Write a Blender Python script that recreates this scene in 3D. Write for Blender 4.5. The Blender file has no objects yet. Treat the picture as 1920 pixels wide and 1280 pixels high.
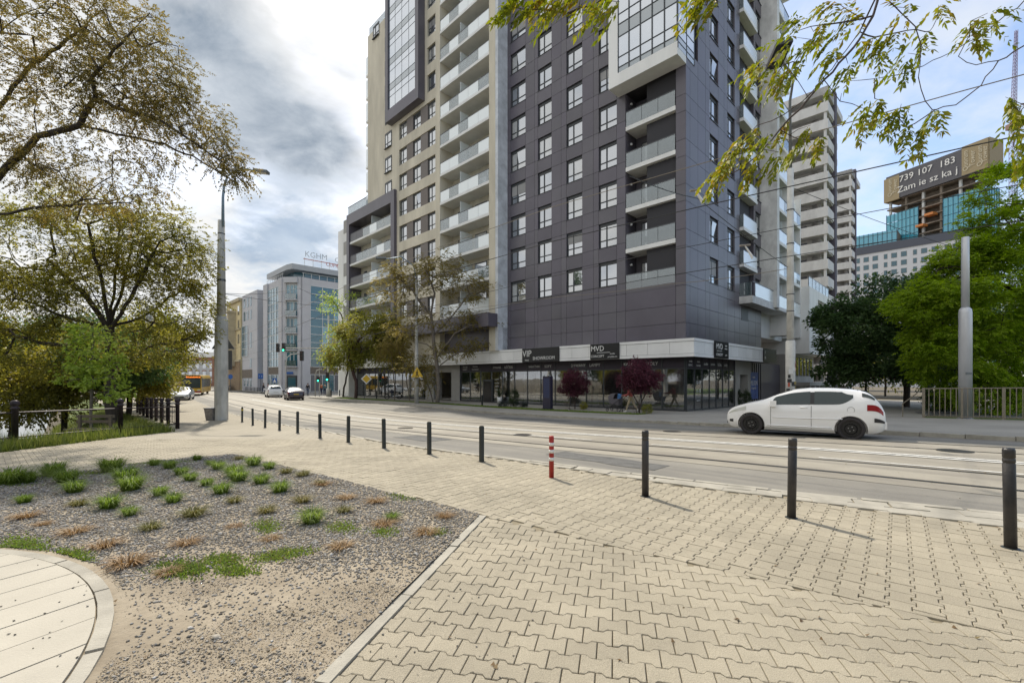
import bpy, bmesh, math, random
import numpy as np
from mathutils import Vector, Matrix

R = math.radians
S2 = math.sqrt(2.0)
rnd = random.Random(7)
NR = np.random.default_rng(11)
scn = bpy.context.scene
COL = scn.collection

# ------------------------------------------------------------------ camera, world, sun, exposure
EYE = 1.6
FPX, CXP, HYP = 850.0, 960.0, 710.0          # focal length, centre and horizon of the photograph in its pixels
cam_d = bpy.data.cameras.new('camera'); cam = bpy.data.objects.new('camera', cam_d); COL.objects.link(cam)
cam_d.sensor_fit = 'HORIZONTAL'; cam_d.sensor_width = 36.0; cam_d.lens = 36.0 * FPX / 1920.0
cam_d.shift_y = (HYP - 640.0) / 1920.0
cam_d.clip_start = 0.1; cam_d.clip_end = 3000.0
cam.location = (0, 0, EYE); cam.rotation_euler = (R(90), 0, 0)
scn.camera = cam

SUN_AZ = Vector((-0.46, 0.888, 0.0)).normalized()      # horizontal direction towards the sun
SUN_EL = R(50)
w = bpy.data.worlds.new('World'); scn.world = w; w.use_nodes = True
nt = w.node_tree; nt.nodes.clear()
def wn(t, **k):
    n = nt.nodes.new(t)
    for a, b in k.items(): setattr(n, a, b)
    return n
def wl(a, b): nt.links.new(a, b)
def wmath(op, a, b=None):
    n = wn('ShaderNodeMath', operation=op)
    for i, v in enumerate((a, b)):
        if v is None: continue
        if isinstance(v, (int, float)): n.inputs[i].default_value = v
        else: wl(v, n.inputs[i])
    return n.outputs[0]
sky = wn('ShaderNodeTexSky', sky_type='NISHITA'); sky.sun_disc = False
sky.sun_elevation = SUN_EL; sky.sun_rotation = math.atan2(SUN_AZ.x, SUN_AZ.y); sky.altitude = 120; sky.air_density = 1.0; sky.dust_density = 1.5; sky.ozone_density = 1.2
tc = wn('ShaderNodeTexCoord'); sep = wn('ShaderNodeSeparateXYZ'); wl(tc.outputs['Generated'], sep.inputs[0])
zz = wmath('ADD', wmath('MAXIMUM', sep.outputs[2], 0.0), 0.22)
cx = wmath('DIVIDE', sep.outputs[0], zz); cy = wmath('DIVIDE', sep.outputs[1], zz)
comb = wn('ShaderNodeCombineXYZ'); wl(cx, comb.inputs[0]); wl(cy, comb.inputs[1])
def wnoise(scale, detail, rough, off, dist=0.0):
    m = wn('ShaderNodeMapping'); wl(comb.outputs[0], m.inputs[0]); m.inputs['Location'].default_value = off
    n = wn('ShaderNodeTexNoise'); n.inputs['Scale'].default_value = scale; n.inputs['Detail'].default_value = detail
    n.inputs['Roughness'].default_value = rough; n.inputs['Distortion'].default_value = dist
    wl(m.outputs[0], n.inputs['Vector']); return n.outputs['Fac']
def wramp(fac, stops):
    r = wn('ShaderNodeValToRGB'); wl(fac, r.inputs[0])
    e = r.color_ramp.elements
    while len(e) < len(stops): e.new(0.5)
    for i, (p, c) in enumerate(stops): e[i].position = p; e[i].color = c if len(c) == 4 else (*c, 1)
    return r.outputs[0]
def wmix(fac, a, b):
    n = wn('ShaderNodeMix', data_type='RGBA'); wl(fac, n.inputs[0])
    for i, v in ((6, a), (7, b)):
        if isinstance(v, tuple): n.inputs[i].default_value = (*v, 1)
        else: wl(v, n.inputs[i])
    return n.outputs[2]
def wblob(px, py, width, wob):                      # a cloud bank standing in one part of the sky, with a ragged edge
    d = Vector(((px - CXP) / FPX, 1.0, (HYP - py) / FPX)).normalized()
    v = wn('ShaderNodeVectorMath', operation='DOT_PRODUCT'); wl(tc.outputs['Generated'], v.inputs[0]); v.inputs[1].default_value = d
    ang = wmath('ARCCOSINE', wmath('MINIMUM', v.outputs['Value'], 1.0))
    s = wmath('SUBTRACT', 1.0, wmath('DIVIDE', ang, R(width)))
    return wmath('ADD', s, wmath('MULTIPLY', wmath('SUBTRACT', wob, 0.5), 1.7))
n_big = wnoise(1.15, 7, 0.56, (3.1, 1.7, 0), 0.35)
n_mid = wnoise(2.6, 8, 0.58, (8.4, 4.2, 0), 0.3)
n_fine = wnoise(5.5, 6, 0.6, (1.4, 9.2, 0), 0.2)
left = wmath('MULTIPLY', sep.outputs[0], -0.34)      # the cloud deck thins out towards the right-hand side
cover = wmath('ADD', n_big, left)
K = 4.0
mask = wramp(cover, [(0.36, (0, 0, 0)), (0.60, (1, 1, 1))])
cl_col = wramp(n_mid, [(0.30, (0.66*K, 0.71*K, 0.77*K)), (0.47, (0.97*K, 0.97*K, 0.96*K)), (0.72, (1.10*K, 1.08*K, 1.03*K))])
bg = wmix(mask, sky.outputs[0], cl_col)
thin = wramp(n_fine, [(0.36, (0.06, 0.06, 0.06)), (0.72, (0.62, 0.62, 0.62))])
bg = wmix(thin, bg, (0.95*K, 0.99*K, 1.03*K))
bm = wmath('MAXIMUM', wmath('MAXIMUM', wblob(372, 120, 9, n_mid), wblob(455, 190, 8, n_mid)), wblob(560, 265, 6.5, n_mid))
b1 = wramp(bm, [(0.05, (0, 0, 0)), (0.62, (0.96, 0.96, 0.96))])
bg = wmix(b1, bg, wramp(n_fine, [(0.33, (0.29*K, 0.36*K, 0.45*K)), (0.68, (0.66*K, 0.72*K, 0.79*K))]))
b2 = wramp(wblob(545, 460, 9, n_fine), [(0.15, (0, 0, 0)), (0.7, (0.8, 0.8, 0.8))])
bg = wmix(b2, bg, wramp(n_mid, [(0.35, (0.38*K, 0.50*K, 0.66*K)), (0.66, (0.66*K, 0.77*K, 0.90*K))]))
bgn = wn('ShaderNodeBackground'); bgn.inputs['Strength'].default_value = 0.10
wl(bg, bgn.inputs['Color'])
wo = wn('ShaderNodeOutputWorld'); wl(bgn.outputs[0], wo.inputs[0])

sd = bpy.data.lights.new('sun', 'SUN'); sun = bpy.data.objects.new('sun', sd); COL.objects.link(sun)
sd.energy = 1.95; sd.angle = R(1.2); sd.color = (1.0, 0.925, 0.80)
sdir = Vector((SUN_AZ.x * math.cos(SUN_EL), SUN_AZ.y * math.cos(SUN_EL), math.sin(SUN_EL)))
sun.rotation_euler = sdir.to_track_quat('Z', 'Y').to_euler(); sun.location = (-20, 40, 60)

vs = scn.view_settings; vs.view_transform = 'Standard'; vs.look = 'None'; vs.gamma = 1.0; vs.exposure = 1.27; vs.use_curve_mapping = False
scn.render.engine = 'CYCLES'
cy_ = scn.cycles; cy_.max_bounces = 7; cy_.diffuse_bounces = 3; cy_.glossy_bounces = 3; cy_.transmission_bounces = 4; cy_.transparent_max_bounces = 10
cy_.caustics_reflective = False; cy_.caustics_refractive = False; cy_.sample_clamp_indirect = 6.0
try:
    cy_.use_denoising = True; cy_.denoiser = 'OPENIMAGEDENOISE'
except Exception: pass

# ------------------------------------------------------------------ terrain height and coordinates
def gz(y):                                             # the street falls gently away from the viewer
    y = max(y - 8.0, 0.0)
    return -0.6 * (1 - math.exp(-(y / 14.0) ** 2)) - 0.004 * y
def GZ(y):
    y = np.maximum(np.asarray(y, float) - 8.0, 0.0)
    return -0.6 * (1 - np.exp(-(y / 14.0) ** 2)) - 0.004 * y
def P(px, py, Y):
    return Vector(((px - CXP) / FPX * Y, Y, EYE + (HYP - py) / FPX * Y))
def G(px, py):
    Y = 5.0
    for i in range(120): Y = 0.5 * Y + 0.5 * FPX * (EYE - gz(Y)) / (py - HYP)
    return Vector(((px - CXP) / FPX * Y, Y, gz(Y)))
def AN(a, n): return ((n - a) / S2, (n + a) / S2)      # street axes: a along the street, n across it
def river_d(x, y): return min(-12.9 - x, 2.6 - (x + y) / S2)

# ------------------------------------------------------------------ materials
MATS = {}
def mat(name, col, rough=0.7, metal=0.0, var=0.0, vscale=3.0, bump=0.0, bscale=40.0, col2=None, spec=0.5, rand=0.0, coat=0.0, detail=5.0, stretch=None):
    if name in MATS: return MATS[name]
    m = bpy.data.materials.new(name); m.use_nodes = True; t = m.node_tree; N = t.nodes; L = t.links
    b = N['Principled BSDF']; b.inputs['Roughness'].default_value = rough; b.inputs['Metallic'].default_value = metal
    b.inputs['Specular IOR Level'].default_value = spec
    if coat: b.inputs['Coat Weight'].default_value = coat; b.inputs['Coat Roughness'].default_value = 0.05
    b.inputs['Base Color'].default_value = (*col, 1)
    tcn = N.new('ShaderNodeTexCoord'); vec = tcn.outputs['Object']
    geo = N.new('ShaderNodeNewGeometry'); vec = geo.outputs['Position']
    if stretch:
        mp = N.new('ShaderNodeMapping'); mp.inputs['Scale'].default_value = stretch; L.new(vec, mp.inputs[0]); vec = mp.outputs[0]
    out = None
    if var or col2:
        n = N.new('ShaderNodeTexNoise'); n.inputs['Scale'].default_value = vscale; n.inputs['Detail'].default_value = detail; n.inputs['Roughness'].default_value = 0.62
        L.new(vec, n.inputs['Vector'])
        rp = N.new('ShaderNodeValToRGB'); L.new(n.outputs['Fac'], rp.inputs[0])
        c2 = col2 or tuple(min(1, c * (1 + var)) for c in col); c1 = col if col2 else tuple(c * (1 - var) for c in col)
        rp.color_ramp.elements[0].position = 0.34; rp.color_ramp.elements[1].position = 0.66
        rp.color_ramp.elements[0].color = (*c1, 1); rp.color_ramp.elements[1].color = (*c2, 1)
        out = rp.outputs[0]
    if rand:
        oi = N.new('ShaderNodeObjectInfo'); hs = N.new('ShaderNodeHueSaturation')
        mr = N.new('ShaderNodeMapRange'); mr.inputs[3].default_value = 1 - rand; mr.inputs[4].default_value = 1 + rand
        ad = N.new('ShaderNodeMath'); ad.operation = 'ADD'; L.new(oi.outputs['Random'], ad.inputs[0]); L.new(geo.outputs['Random Per Island'], ad.inputs[1])
        fr = N.new('ShaderNodeMath'); fr.operation = 'FRACT'; L.new(ad.outputs[0], fr.inputs[0])
        L.new(fr.outputs[0], mr.inputs[0]); L.new(mr.outputs[0], hs.inputs['Value'])
        m7 = N.new('ShaderNodeMath'); m7.operation = 'MULTIPLY'; m7.inputs[1].default_value = 7.31; L.new(ad.outputs[0], m7.inputs[0]); f7 = N.new('ShaderNodeMath'); f7.operation = 'FRACT'; L.new(m7.outputs[0], f7.inputs[0])
        ms_ = N.new('ShaderNodeMapRange'); ms_.inputs[3].default_value = max(.3, 1 - rand * 3.2); ms_.inputs[4].default_value = 1 + rand * 2.2; L.new(f7.outputs[0], ms_.inputs[0]); L.new(ms_.outputs[0], hs.inputs['Saturation'])
        if out is not None: L.new(out, hs.inputs['Color'])
        else: hs.inputs['Color'].default_value = (*col, 1)
        out = hs.outputs[0]
    if out is not None: L.new(out, b.inputs['Base Color'])
    if bump:
        n2 = N.new('ShaderNodeTexNoise'); n2.inputs['Scale'].default_value = bscale; n2.inputs['Detail'].default_value = 4
        L.new(vec, n2.inputs['Vector']); bp = N.new('ShaderNodeBump'); bp.inputs['Strength'].default_value = bump; bp.inputs['Distance'].default_value = 0.02
        L.new(n2.outputs['Fac'], bp.inputs['Height']); L.new(bp.outputs[0], b.inputs['Normal'])
    MATS[name] = m; return m
def leafmat(name, cols, trans=0.35, rough=0.55, scale=0.6):
    if name in MATS: return MATS[name]
    m = bpy.data.materials.new(name); m.use_nodes = True; t = m.node_tree; N = t.nodes; L = t.links
    b = N['Principled BSDF']; b.inputs['Roughness'].default_value = rough; b.inputs['Specular IOR Level'].default_value = 0.3
    geo = N.new('ShaderNodeNewGeometry'); n = N.new('ShaderNodeTexNoise'); n.inputs['Scale'].default_value = scale; n.inputs['Detail'].default_value = 3
    L.new(geo.outputs['Position'], n.inputs['Vector'])
    mx = N.new('ShaderNodeMath'); mx.operation = 'MULTIPLY_ADD'; L.new(geo.outputs['Random Per Island'], mx.inputs[0]); mx.inputs[1].default_value = 0.6
    sb = N.new('ShaderNodeMath'); sb.operation = 'MULTIPLY_ADD'; L.new(n.outputs['Fac'], sb.inputs[0]); sb.inputs[1].default_value = 1.4; sb.inputs[2].default_value = -0.5
    L.new(sb.outputs[0], mx.inputs[2])
    rp = N.new('ShaderNodeValToRGB'); L.new(mx.outputs[0], rp.inputs[0]); e = rp.color_ramp.elements
    while len(e) < len(cols): e.new(0.5)
    for i, c in enumerate(cols): e[i].position = i / (len(cols) - 1); e[i].color = (*c, 1)
    L.new(rp.outputs[0], b.inputs['Base Color'])
    tr = N.new('ShaderNodeBsdfTranslucent'); hs = N.new('ShaderNodeHueSaturation'); hs.inputs['Value'].default_value = 1.5; hs.inputs['Saturation'].default_value = 1.1
    L.new(rp.outputs[0], hs.inputs['Color']); L.new(hs.outputs[0], tr.inputs['Color'])
    ms = N.new('ShaderNodeMixShader'); ms.inputs[0].default_value = trans; L.new(b.outputs[0], ms.inputs[1]); L.new(tr.outputs[0], ms.inputs[2])
    L.new(ms.outputs[0], N['Material Output'].inputs[0]); MATS[name] = m; return m
def glassmat(name, tint, clear, refl=0.3, rough=0.02):      # clear = share of light let through; refl = share mirrored
    if name in MATS: return MATS[name]
    m = bpy.data.materials.new(name); m.use_nodes = True; t = m.node_tree; N = t.nodes; L = t.links
    b = N['Principled BSDF']; b.inputs['Base Color'].default_value = (*tint, 1); b.inputs['Roughness'].default_value = 0.25
    tr = N.new('ShaderNodeBsdfTransparent'); tr.inputs[0].default_value = (*[0.75 + 0.25 * min(1, c * 2) for c in tint], 1)
    m1 = N.new('ShaderNodeMixShader'); m1.inputs[0].default_value = clear; L.new(b.outputs[0], m1.inputs[1]); L.new(tr.outputs[0], m1.inputs[2])
    gl = N.new('ShaderNodeBsdfGlossy'); gl.inputs['Roughness'].default_value = rough; gl.inputs['Color'].default_value = (0.95, 0.97, 1, 1)
    nn = N.new('ShaderNodeTexNoise'); nn.inputs['Scale'].default_value = 0.9; nn.inputs['Detail'].default_value = 1
    gp = N.new('ShaderNodeNewGeometry'); L.new(gp.outputs['Position'], nn.inputs['Vector'])
    bp = N.new('ShaderNodeBump'); bp.inputs['Strength'].default_value = 0.05; bp.inputs['Distance'].default_value = 0.05; L.new(nn.outputs['Fac'], bp.inputs['Height']); L.new(bp.outputs[0], gl.inputs['Normal'])
    fr = N.new('ShaderNodeFresnel'); fr.inputs[0].default_value = 1.5
    mr = N.new('ShaderNodeMapRange'); mr.inputs[1].default_value = 0.04; mr.inputs[2].default_value = 0.7; mr.inputs[3].default_value = refl; mr.inputs[4].default_value = min(0.95, refl * 3 + 0.15)
    L.new(fr.outputs[0], mr.inputs[0])
    m2 = N.new('ShaderNodeMixShader'); L.new(mr.outputs[0], m2.inputs[0]); L.new(m1.outputs[0], m2.inputs[1]); L.new(gl.outputs[0], m2.inputs[2])
    L.new(m2.outputs[0], N['Material Output'].inputs[0]); MATS[name] = m; return m
def emitmat(name, col, s):
    if name in MATS: return MATS[name]
    m = bpy.data.materials.new(name); m.use_nodes = True; b = m.node_tree.nodes['Principled BSDF']
    b.inputs['Base Color'].default_value = (*col, 1); b.inputs['Emission Color'].default_value = (*col, 1); b.inputs['Emission Strength'].default_value = s
    MATS[name] = m; return m

# ------------------------------------------------------------------ object helpers
WMX = {}
def WM(o):
    m = o.matrix_parent_inverse @ o.matrix_basis if o.parent else o.matrix_basis.copy()
    return WM(o.parent) @ m if o.parent else m
def setpar(o, parent):
    if parent is None: return
    inv = WM(parent).inverted(); o.parent = parent; o.matrix_parent_inverse = inv
def link(o):
    COL.objects.link(o); return o
def tag(o, label=None, cat=None, group=None, kind=None):
    if label: o['label'] = label
    if cat: o['category'] = cat
    if group: o['group'] = group
    if kind: o['kind'] = kind
    return o
def thing(name, label, cat, loc=(0, 0, 0), group=None, rz=0.0):
    o = link(bpy.data.objects.new(name, None)); o.empty_display_size = 0.3
    o.location = loc; o.rotation_euler = (0, 0, rz); return tag(o, label, cat, group)
def raw_mesh(name, V, Fc, m=None, smooth=False):
    me = bpy.data.meshes.new(name); me.from_pydata([tuple(v) for v in V], [], [tuple(f) for f in Fc]); me.update()
    if m: me.materials.append(m)
    if smooth:
        me.polygons.foreach_set('use_smooth', [True] * len(me.polygons))
    return me
def np_mesh(name, V, Q, m=None):                   # V (n,3), Q (k,4) or (k,3) integer array, quick path
    me = bpy.data.meshes.new(name); V = np.asarray(V, np.float32); Q = np.asarray(Q, np.int32); k, s = Q.shape
    me.vertices.add(len(V)); me.vertices.foreach_set('co', V.ravel())
    me.loops.add(k * s); me.loops.foreach_set('vertex_index', Q.ravel())
    me.polygons.add(k); me.polygons.foreach_set('loop_start', np.arange(0, k * s, s, dtype=np.int32)); me.polygons.foreach_set('loop_total', np.full(k, s, np.int32))
    me.update(calc_edges=True); me.validate()
    if m: me.materials.append(m)
    return me
def place(name, me, parent=None, loc=(0, 0, 0), rot=(0, 0, 0), scale=(1, 1, 1)):
    o = link(bpy.data.objects.new(name, me)); o.location = loc; o.rotation_euler = rot; o.scale = scale
    if parent is not None: setpar(o, parent)
    return o
X3, Y3, Z3 = Vector((1, 0, 0)), Vector((0, 1, 0)), Vector((0, 0, 1))
class MB:
    def __init__(s): s.v = []; s.f = []
    def add(s, V, Fc):
        k = len(s.v); s.v += [Vector(v) for v in V]; s.f += [tuple(i + k for i in f) for f in Fc]; return s
    def hexa(s, c):                                # 8 corners: bottom ring 0-3, top ring 4-7
        return s.add(c, [(3, 2, 1, 0), (4, 5, 6, 7), (0, 1, 5, 4), (1, 2, 6, 5), (2, 3, 7, 6), (3, 0, 4, 7)])
    def box(s, x0, x1, y0, y1, z0, z1):
        return s.hexa([(x0, y0, z0), (x1, y0, z0), (x1, y1, z0), (x0, y1, z0), (x0, y0, z1), (x1, y0, z1), (x1, y1, z1), (x0, y1, z1)])
    def obox(s, c, ax, ay, az):                    # centre and three half-vectors
        c, ax, ay, az = map(Vector, (c, ax, ay, az))
        return s.hexa([c - ax - ay - az, c + ax - ay - az, c + ax + ay - az, c - ax + ay - az, c - ax - ay + az, c + ax - ay + az, c + ax + ay + az, c - ax + ay + az])
    def prism(s, poly, z0, z1):                    # poly [(x, y)] counter-clockwise
        n = len(poly); V = [(x, y, z0) for x, y in poly] + [(x, y, z1) for x, y in poly]
        return s.add(V, [tuple(range(n - 1, -1, -1)), tuple(range(n, 2 * n))] + [(i, (i + 1) % n, n + (i + 1) % n, n + i) for i in range(n)])
    def tube(s, pts, rad, n=8, caps=True):
        pts = [Vector(p) for p in pts]; k = len(pts); rad = [rad] * k if isinstance(rad, (int, float)) else rad
        V = []; Fc = []; up = None
        for i, p in enumerate(pts):
            d = (pts[min(i + 1, k - 1)] - pts[max(i - 1, 0)])
            if d.length < 1e-9: d = Z3.copy()
            d.normalize()
            if up is None: up = X3 if abs(d.x) < 0.8 else Y3
            a = d.cross(up); 
            if a.length < 1e-4: a = d.cross(Y3 if abs(d.y) < 0.8 else Z3)
            a.normalize(); b = a.cross(d); up = b
            for j in range(n):
                t = 2 * math.pi * j / n; V.append(p + (a * math.cos(t) + b * math.sin(t)) * rad[i])
        for i in range(k - 1):
            for j in range(n): Fc.append((i * n + j, i * n + (j + 1) % n, (i + 1) * n + (j + 1) % n, (i + 1) * n + j))
        if caps: Fc += [tuple(range(n - 1, -1, -1)), tuple(range((k - 1) * n, k * n))]
        return s.add(V, Fc)
    def lathe(s, prof, c=(0, 0, 0), n=16):         # prof [(r, z)]
        c = Vector(c); V = []; Fc = []; k = len(prof)
        for r, z in prof:
            for j in range(n): t = 2 * math.pi * j / n; V.append(c + Vector((r * math.cos(t), r * math.sin(t), z)))
        for i in range(k - 1):
            for j in range(n): Fc.append((i * n + j, i * n + (j + 1) % n, (i + 1) * n + (j + 1) % n, (i + 1) * n + j))
        Fc += [tuple(range(n - 1, -1, -1)), tuple(range((k - 1) * n, k * n))]
        return s.add(V, Fc)
    def build(s, name, m, parent=None, smooth=False):
        return place(name, raw_mesh(name, s.v, s.f, m, smooth), parent)
def bx(name, m, parent, *a): return MB().box(*a).build(name, m, parent)
UNIT = {}
def unit_box(m):
    if m.name not in UNIT: UNIT[m.name] = raw_mesh('piece', *[[(x - .5, y - .5, z - .5) for x, y, z in [(0,0,0),(1,0,0),(1,1,0),(0,1,0),(0,0,1),(1,0,1),(1,1,1),(0,1,1)]], [(3,2,1,0),(4,5,6,7),(0,1,5,4),(1,2,6,5),(2,3,7,6),(3,0,4,7)]], m)
    return UNIT[m.name]
def piece(name, m, parent, c, size, rz=0.0):       # a box piece that shares one mesh
    return place(name, unit_box(m), parent, c, (0, 0, rz), size)
def copy_tree(o, parent=None):
    c = o.copy(); COL.objects.link(c)
    if parent is not None: c.parent = parent; c.matrix_parent_inverse = o.matrix_parent_inverse.copy()
    for ch in o.children: copy_tree(ch, c)
    return c
def text(body, m, parent, origin, xdir, size, name='lettering', align='CENTER', up=Z3, depth=0.006, squash=1.0):
    cu = bpy.data.curves.new(name, 'FONT'); cu.body = body; cu.size = size; cu.align_x = align; cu.align_y = 'CENTER'; cu.extrude = depth
    cu.resolution_u = 2; tmp = bpy.data.objects.new(name, cu); me = bpy.data.meshes.new_from_object(tmp); bpy.data.objects.remove(tmp)
    me.materials.clear(); me.materials.append(m); o = link(bpy.data.objects.new(name, me))
    xd = Vector(xdir).normalized(); u = Vector(up).normalized(); nrm = xd.cross(u)
    o.matrix_basis = Matrix(((xd.x * squash, u.x, nrm.x, origin[0]), (xd.y * squash, u.y, nrm.y, origin[1]), (xd.z * squash, u.z, nrm.z, origin[2]), (0, 0, 0, 1)))
    if parent is not None: setpar(o, parent)
    return o
def tab(t, x): return float(np.interp(x, [p[0] for p in t], [p[1] for p in t]))
# ------------------------------------------------------------------ ground, street, pavements
NEAR = [(-14, 12.6), (-8, 10.5), (-3, 8.9), (-.5, 8.03), (.6, 7.69), (1.76, 7.32), (3.9, 6.9), (7.3, 6.36), (8.8, 6.14), (10.8, 6.12), (13.2, 6.24), (18.4, 6.53), (25.7, 7.15), (35.5, 8.1), (43.6, 8.77), (60.5, 10.7), (78.5, 12.6), (150, 20)]
RAIL = [(-14, 12.2), (-8, 11.2), (-.4, 9.96), (2.3, 9.62), (4.6, 9.28), (8, 8.8), (12.5, 8.64), (21.5, 8.85), (35, 10.1), (60, 12.8), (80, 14.9), (150, 22.4)]
FAR = [(-14, 19.0), (-1.1, 18.85), (12, 19.5), (23, 20.3), (33.6, 21.9), (43, 22.3), (58, 22.4), (63, 23.6), (88, 25), (150, 32)]
def smooth_tab(t, n=4):
    xs = np.linspace(t[0][0], t[-1][0], 660); ys = np.interp(xs, [p[0] for p in t], [p[1] for p in t])
    k = np.ones(9) / 9
    for _ in range(n): ys = np.convolve(np.pad(ys, 4, mode='edge'), k, mode='valid')
    return list(zip(xs, ys))
NEAR, RAIL, FAR = smooth_tab(NEAR), smooth_tab(RAIL), smooth_tab(FAR)
nearf = lambda a: tab(NEAR, a)
railf = lambda a: tab(RAIL, a)
farf = lambda a: tab(FAR, a)
def grid_sheet(name, rows, z, m, parent=None):     # rows: lists of (x, y) of equal length
    k = len(rows[0]); V = []
    for r in rows:
        for x, y in r: V.append((x, y, z(x, y)))
    Fc = [(i * k + j, i * k + j + 1, (i + 1) * k + j + 1, (i + 1) * k + j) for i in range(len(rows) - 1) for j in range(k - 1)]
    me = raw_mesh(name, V, Fc, m, True)
    if len(me.polygons) and me.polygons[0].normal.z < 0: me.flip_normals()
    return place(name, me, parent)
def loft_an(name, a0, a1, f0, f1, z, m, da=1.0, nn=6, parent=None):
    ks = max(2, int((a1 - a0) / da) + 1)
    rows = [[AN(a, f0(a) + (f1(a) - f0(a)) * j / nn) for j in range(nn + 1)] for a in np.linspace(a0, a1, ks)]
    return grid_sheet(name, rows, z, m, parent)
def patchmat(name, c_lo, c_hi, c_spot, rough, grain, bump, patch=0.35, streak=None):
    m = bpy.data.materials.new(name); m.use_nodes = True; N = m.node_tree.nodes; L = m.node_tree.links; b = N['Principled BSDF']
    g = N.new('ShaderNodeNewGeometry')
    def nz(s, d, off=0.0):
        n = N.new('ShaderNodeTexNoise'); n.inputs['Scale'].default_value = s; n.inputs['Detail'].default_value = d; n.inputs['Roughness'].default_value = .65
        mp = N.new('ShaderNodeMapping'); mp.inputs['Location'].default_value = (off, off, 0); L.new(g.outputs['Position'], mp.inputs[0]); L.new(mp.outputs[0], n.inputs['Vector']); return n.outputs['Fac']
    def mixc(f, a, bcol, lo, hi):
        r = N.new('ShaderNodeMapRange'); r.inputs[1].default_value = lo; r.inputs[2].default_value = hi; L.new(f, r.inputs[0])
        x = N.new('ShaderNodeMix'); x.data_type = 'RGBA'; L.new(r.outputs[0], x.inputs[0])
        for i, v in ((6, a), (7, bcol)):
            if isinstance(v, tuple): x.inputs[i].default_value = (*v, 1)
            else: L.new(v, x.inputs[i])
        return x.outputs[2]
    base = mixc(nz(patch, 5), c_lo, c_hi, .38, .62)
    base = mixc(nz(grain, 3, 5.0), base, c_spot, .58, .80)
    if streak:                                      # wear drawn out along the direction of travel
        m1 = N.new('ShaderNodeMapping'); m1.inputs['Rotation'].default_value = (0, 0, R(-137)); L.new(g.outputs['Position'], m1.inputs[0]); m2 = N.new('ShaderNodeMapping'); m2.inputs['Scale'].default_value = (.035, 1.4, 1); L.new(m1.outputs[0], m2.inputs[0])
        sn = N.new('ShaderNodeTexNoise'); sn.inputs['Scale'].default_value = 1.0; sn.inputs['Detail'].default_value = 6; sn.inputs['Roughness'].default_value = .6; L.new(m2.outputs[0], sn.inputs['Vector']); base = mixc(sn.outputs['Fac'], base, streak, .46, .72)
    L.new(base, b.inputs['Base Color']); b.inputs['Roughness'].default_value = rough
    bp = N.new('ShaderNodeBump'); bp.inputs['Strength'].default_value = bump; bp.inputs['Distance'].default_value = .01; L.new(nz(grain, 3, 9.0), bp.inputs['Height']); L.new(bp.outputs[0], b.inputs['Normal'])
    MATS[name] = m; return m
M_asph = patchmat('asphalt', (.195, .183, .16), (.26, .243, .21), (.37, .35, .30), .85, 70, .8, streak=(.145, .14, .13))
M_bed = patchmat('track_concrete', (.26, .235, .19), (.345, .315, .255), (.20, .185, .16), .7, 25, .3, .5, streak=(.20, .18, .15))
M_soil = patchmat('soil', (.10, .085, .06), (.15, .125, .085), (.19, .17, .13), .95, 12, .6)
M_pavF = patchmat('far_paving', (.29, .27, .235), (.37, .345, .30), (.22, .205, .18), .8, 14, .25)
M_conc = mat('kerb_concrete', (.37, .345, .29), .85, var=.18, vscale=2.5, bump=.35, bscale=60)
M_conc2 = mat('path_concrete', (.46, .425, .355), .85, var=.08, vscale=1.3, bump=.25, bscale=90)
M_steel = mat('rail_steel', (.09, .085, .08), .32, .75, var=.3, vscale=6)
M_paint = mat('road_paint', (.62, .61, .57), .75, var=.22, vscale=9)
def pavermat():
    m = patchmat('paver_concrete', (.338, .299, .226), (.415, .367, .278), (.255, .228, .178), .9, 110, .8, .9); N = m.node_tree.nodes; L = m.node_tree.links; b = N['Principled BSDF']
    src = b.inputs['Base Color'].links[0].from_socket; g = N.new('ShaderNodeNewGeometry'); oi = N.new('ShaderNodeObjectInfo'); ad = N.new('ShaderNodeMath'); ad.operation = 'ADD'; L.new(oi.outputs['Random'], ad.inputs[0]); L.new(g.outputs['Random Per Island'], ad.inputs[1])
    fr = N.new('ShaderNodeMath'); fr.operation = 'FRACT'; L.new(ad.outputs[0], fr.inputs[0]); mr = N.new('ShaderNodeMapRange'); mr.inputs[3].default_value = .93; mr.inputs[4].default_value = 1.07; L.new(fr.outputs[0], mr.inputs[0])
    sp = N.new('ShaderNodeTexNoise'); sp.inputs['Scale'].default_value = 210; sp.inputs['Detail'].default_value = 2; L.new(g.outputs['Position'], sp.inputs['Vector']); m2 = N.new('ShaderNodeMapRange'); m2.inputs[1].default_value = .3; m2.inputs[2].default_value = .7; m2.inputs[3].default_value = .74; m2.inputs[4].default_value = 1.22; L.new(sp.outputs['Fac'], m2.inputs[0])
    mu = N.new('ShaderNodeMath'); mu.operation = 'MULTIPLY'; L.new(mr.outputs[0], mu.inputs[0]); L.new(m2.outputs[0], mu.inputs[1]); hs = N.new('ShaderNodeHueSaturation'); L.new(src, hs.inputs['Color']); L.new(mu.outputs[0], hs.inputs['Value']); L.new(hs.outputs[0], b.inputs['Base Color']); return m
M_paver = pavermat()
M_sand = patchmat('joint_sand', (.20, .17, .115), (.26, .22, .15), (.15, .135, .09), .95, 40, .4)
M_dirt = patchmat('dirt', (.27, .225, .165), (.38, .325, .24), (.20, .18, .15), .95, 30, .9, .9)

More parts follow.
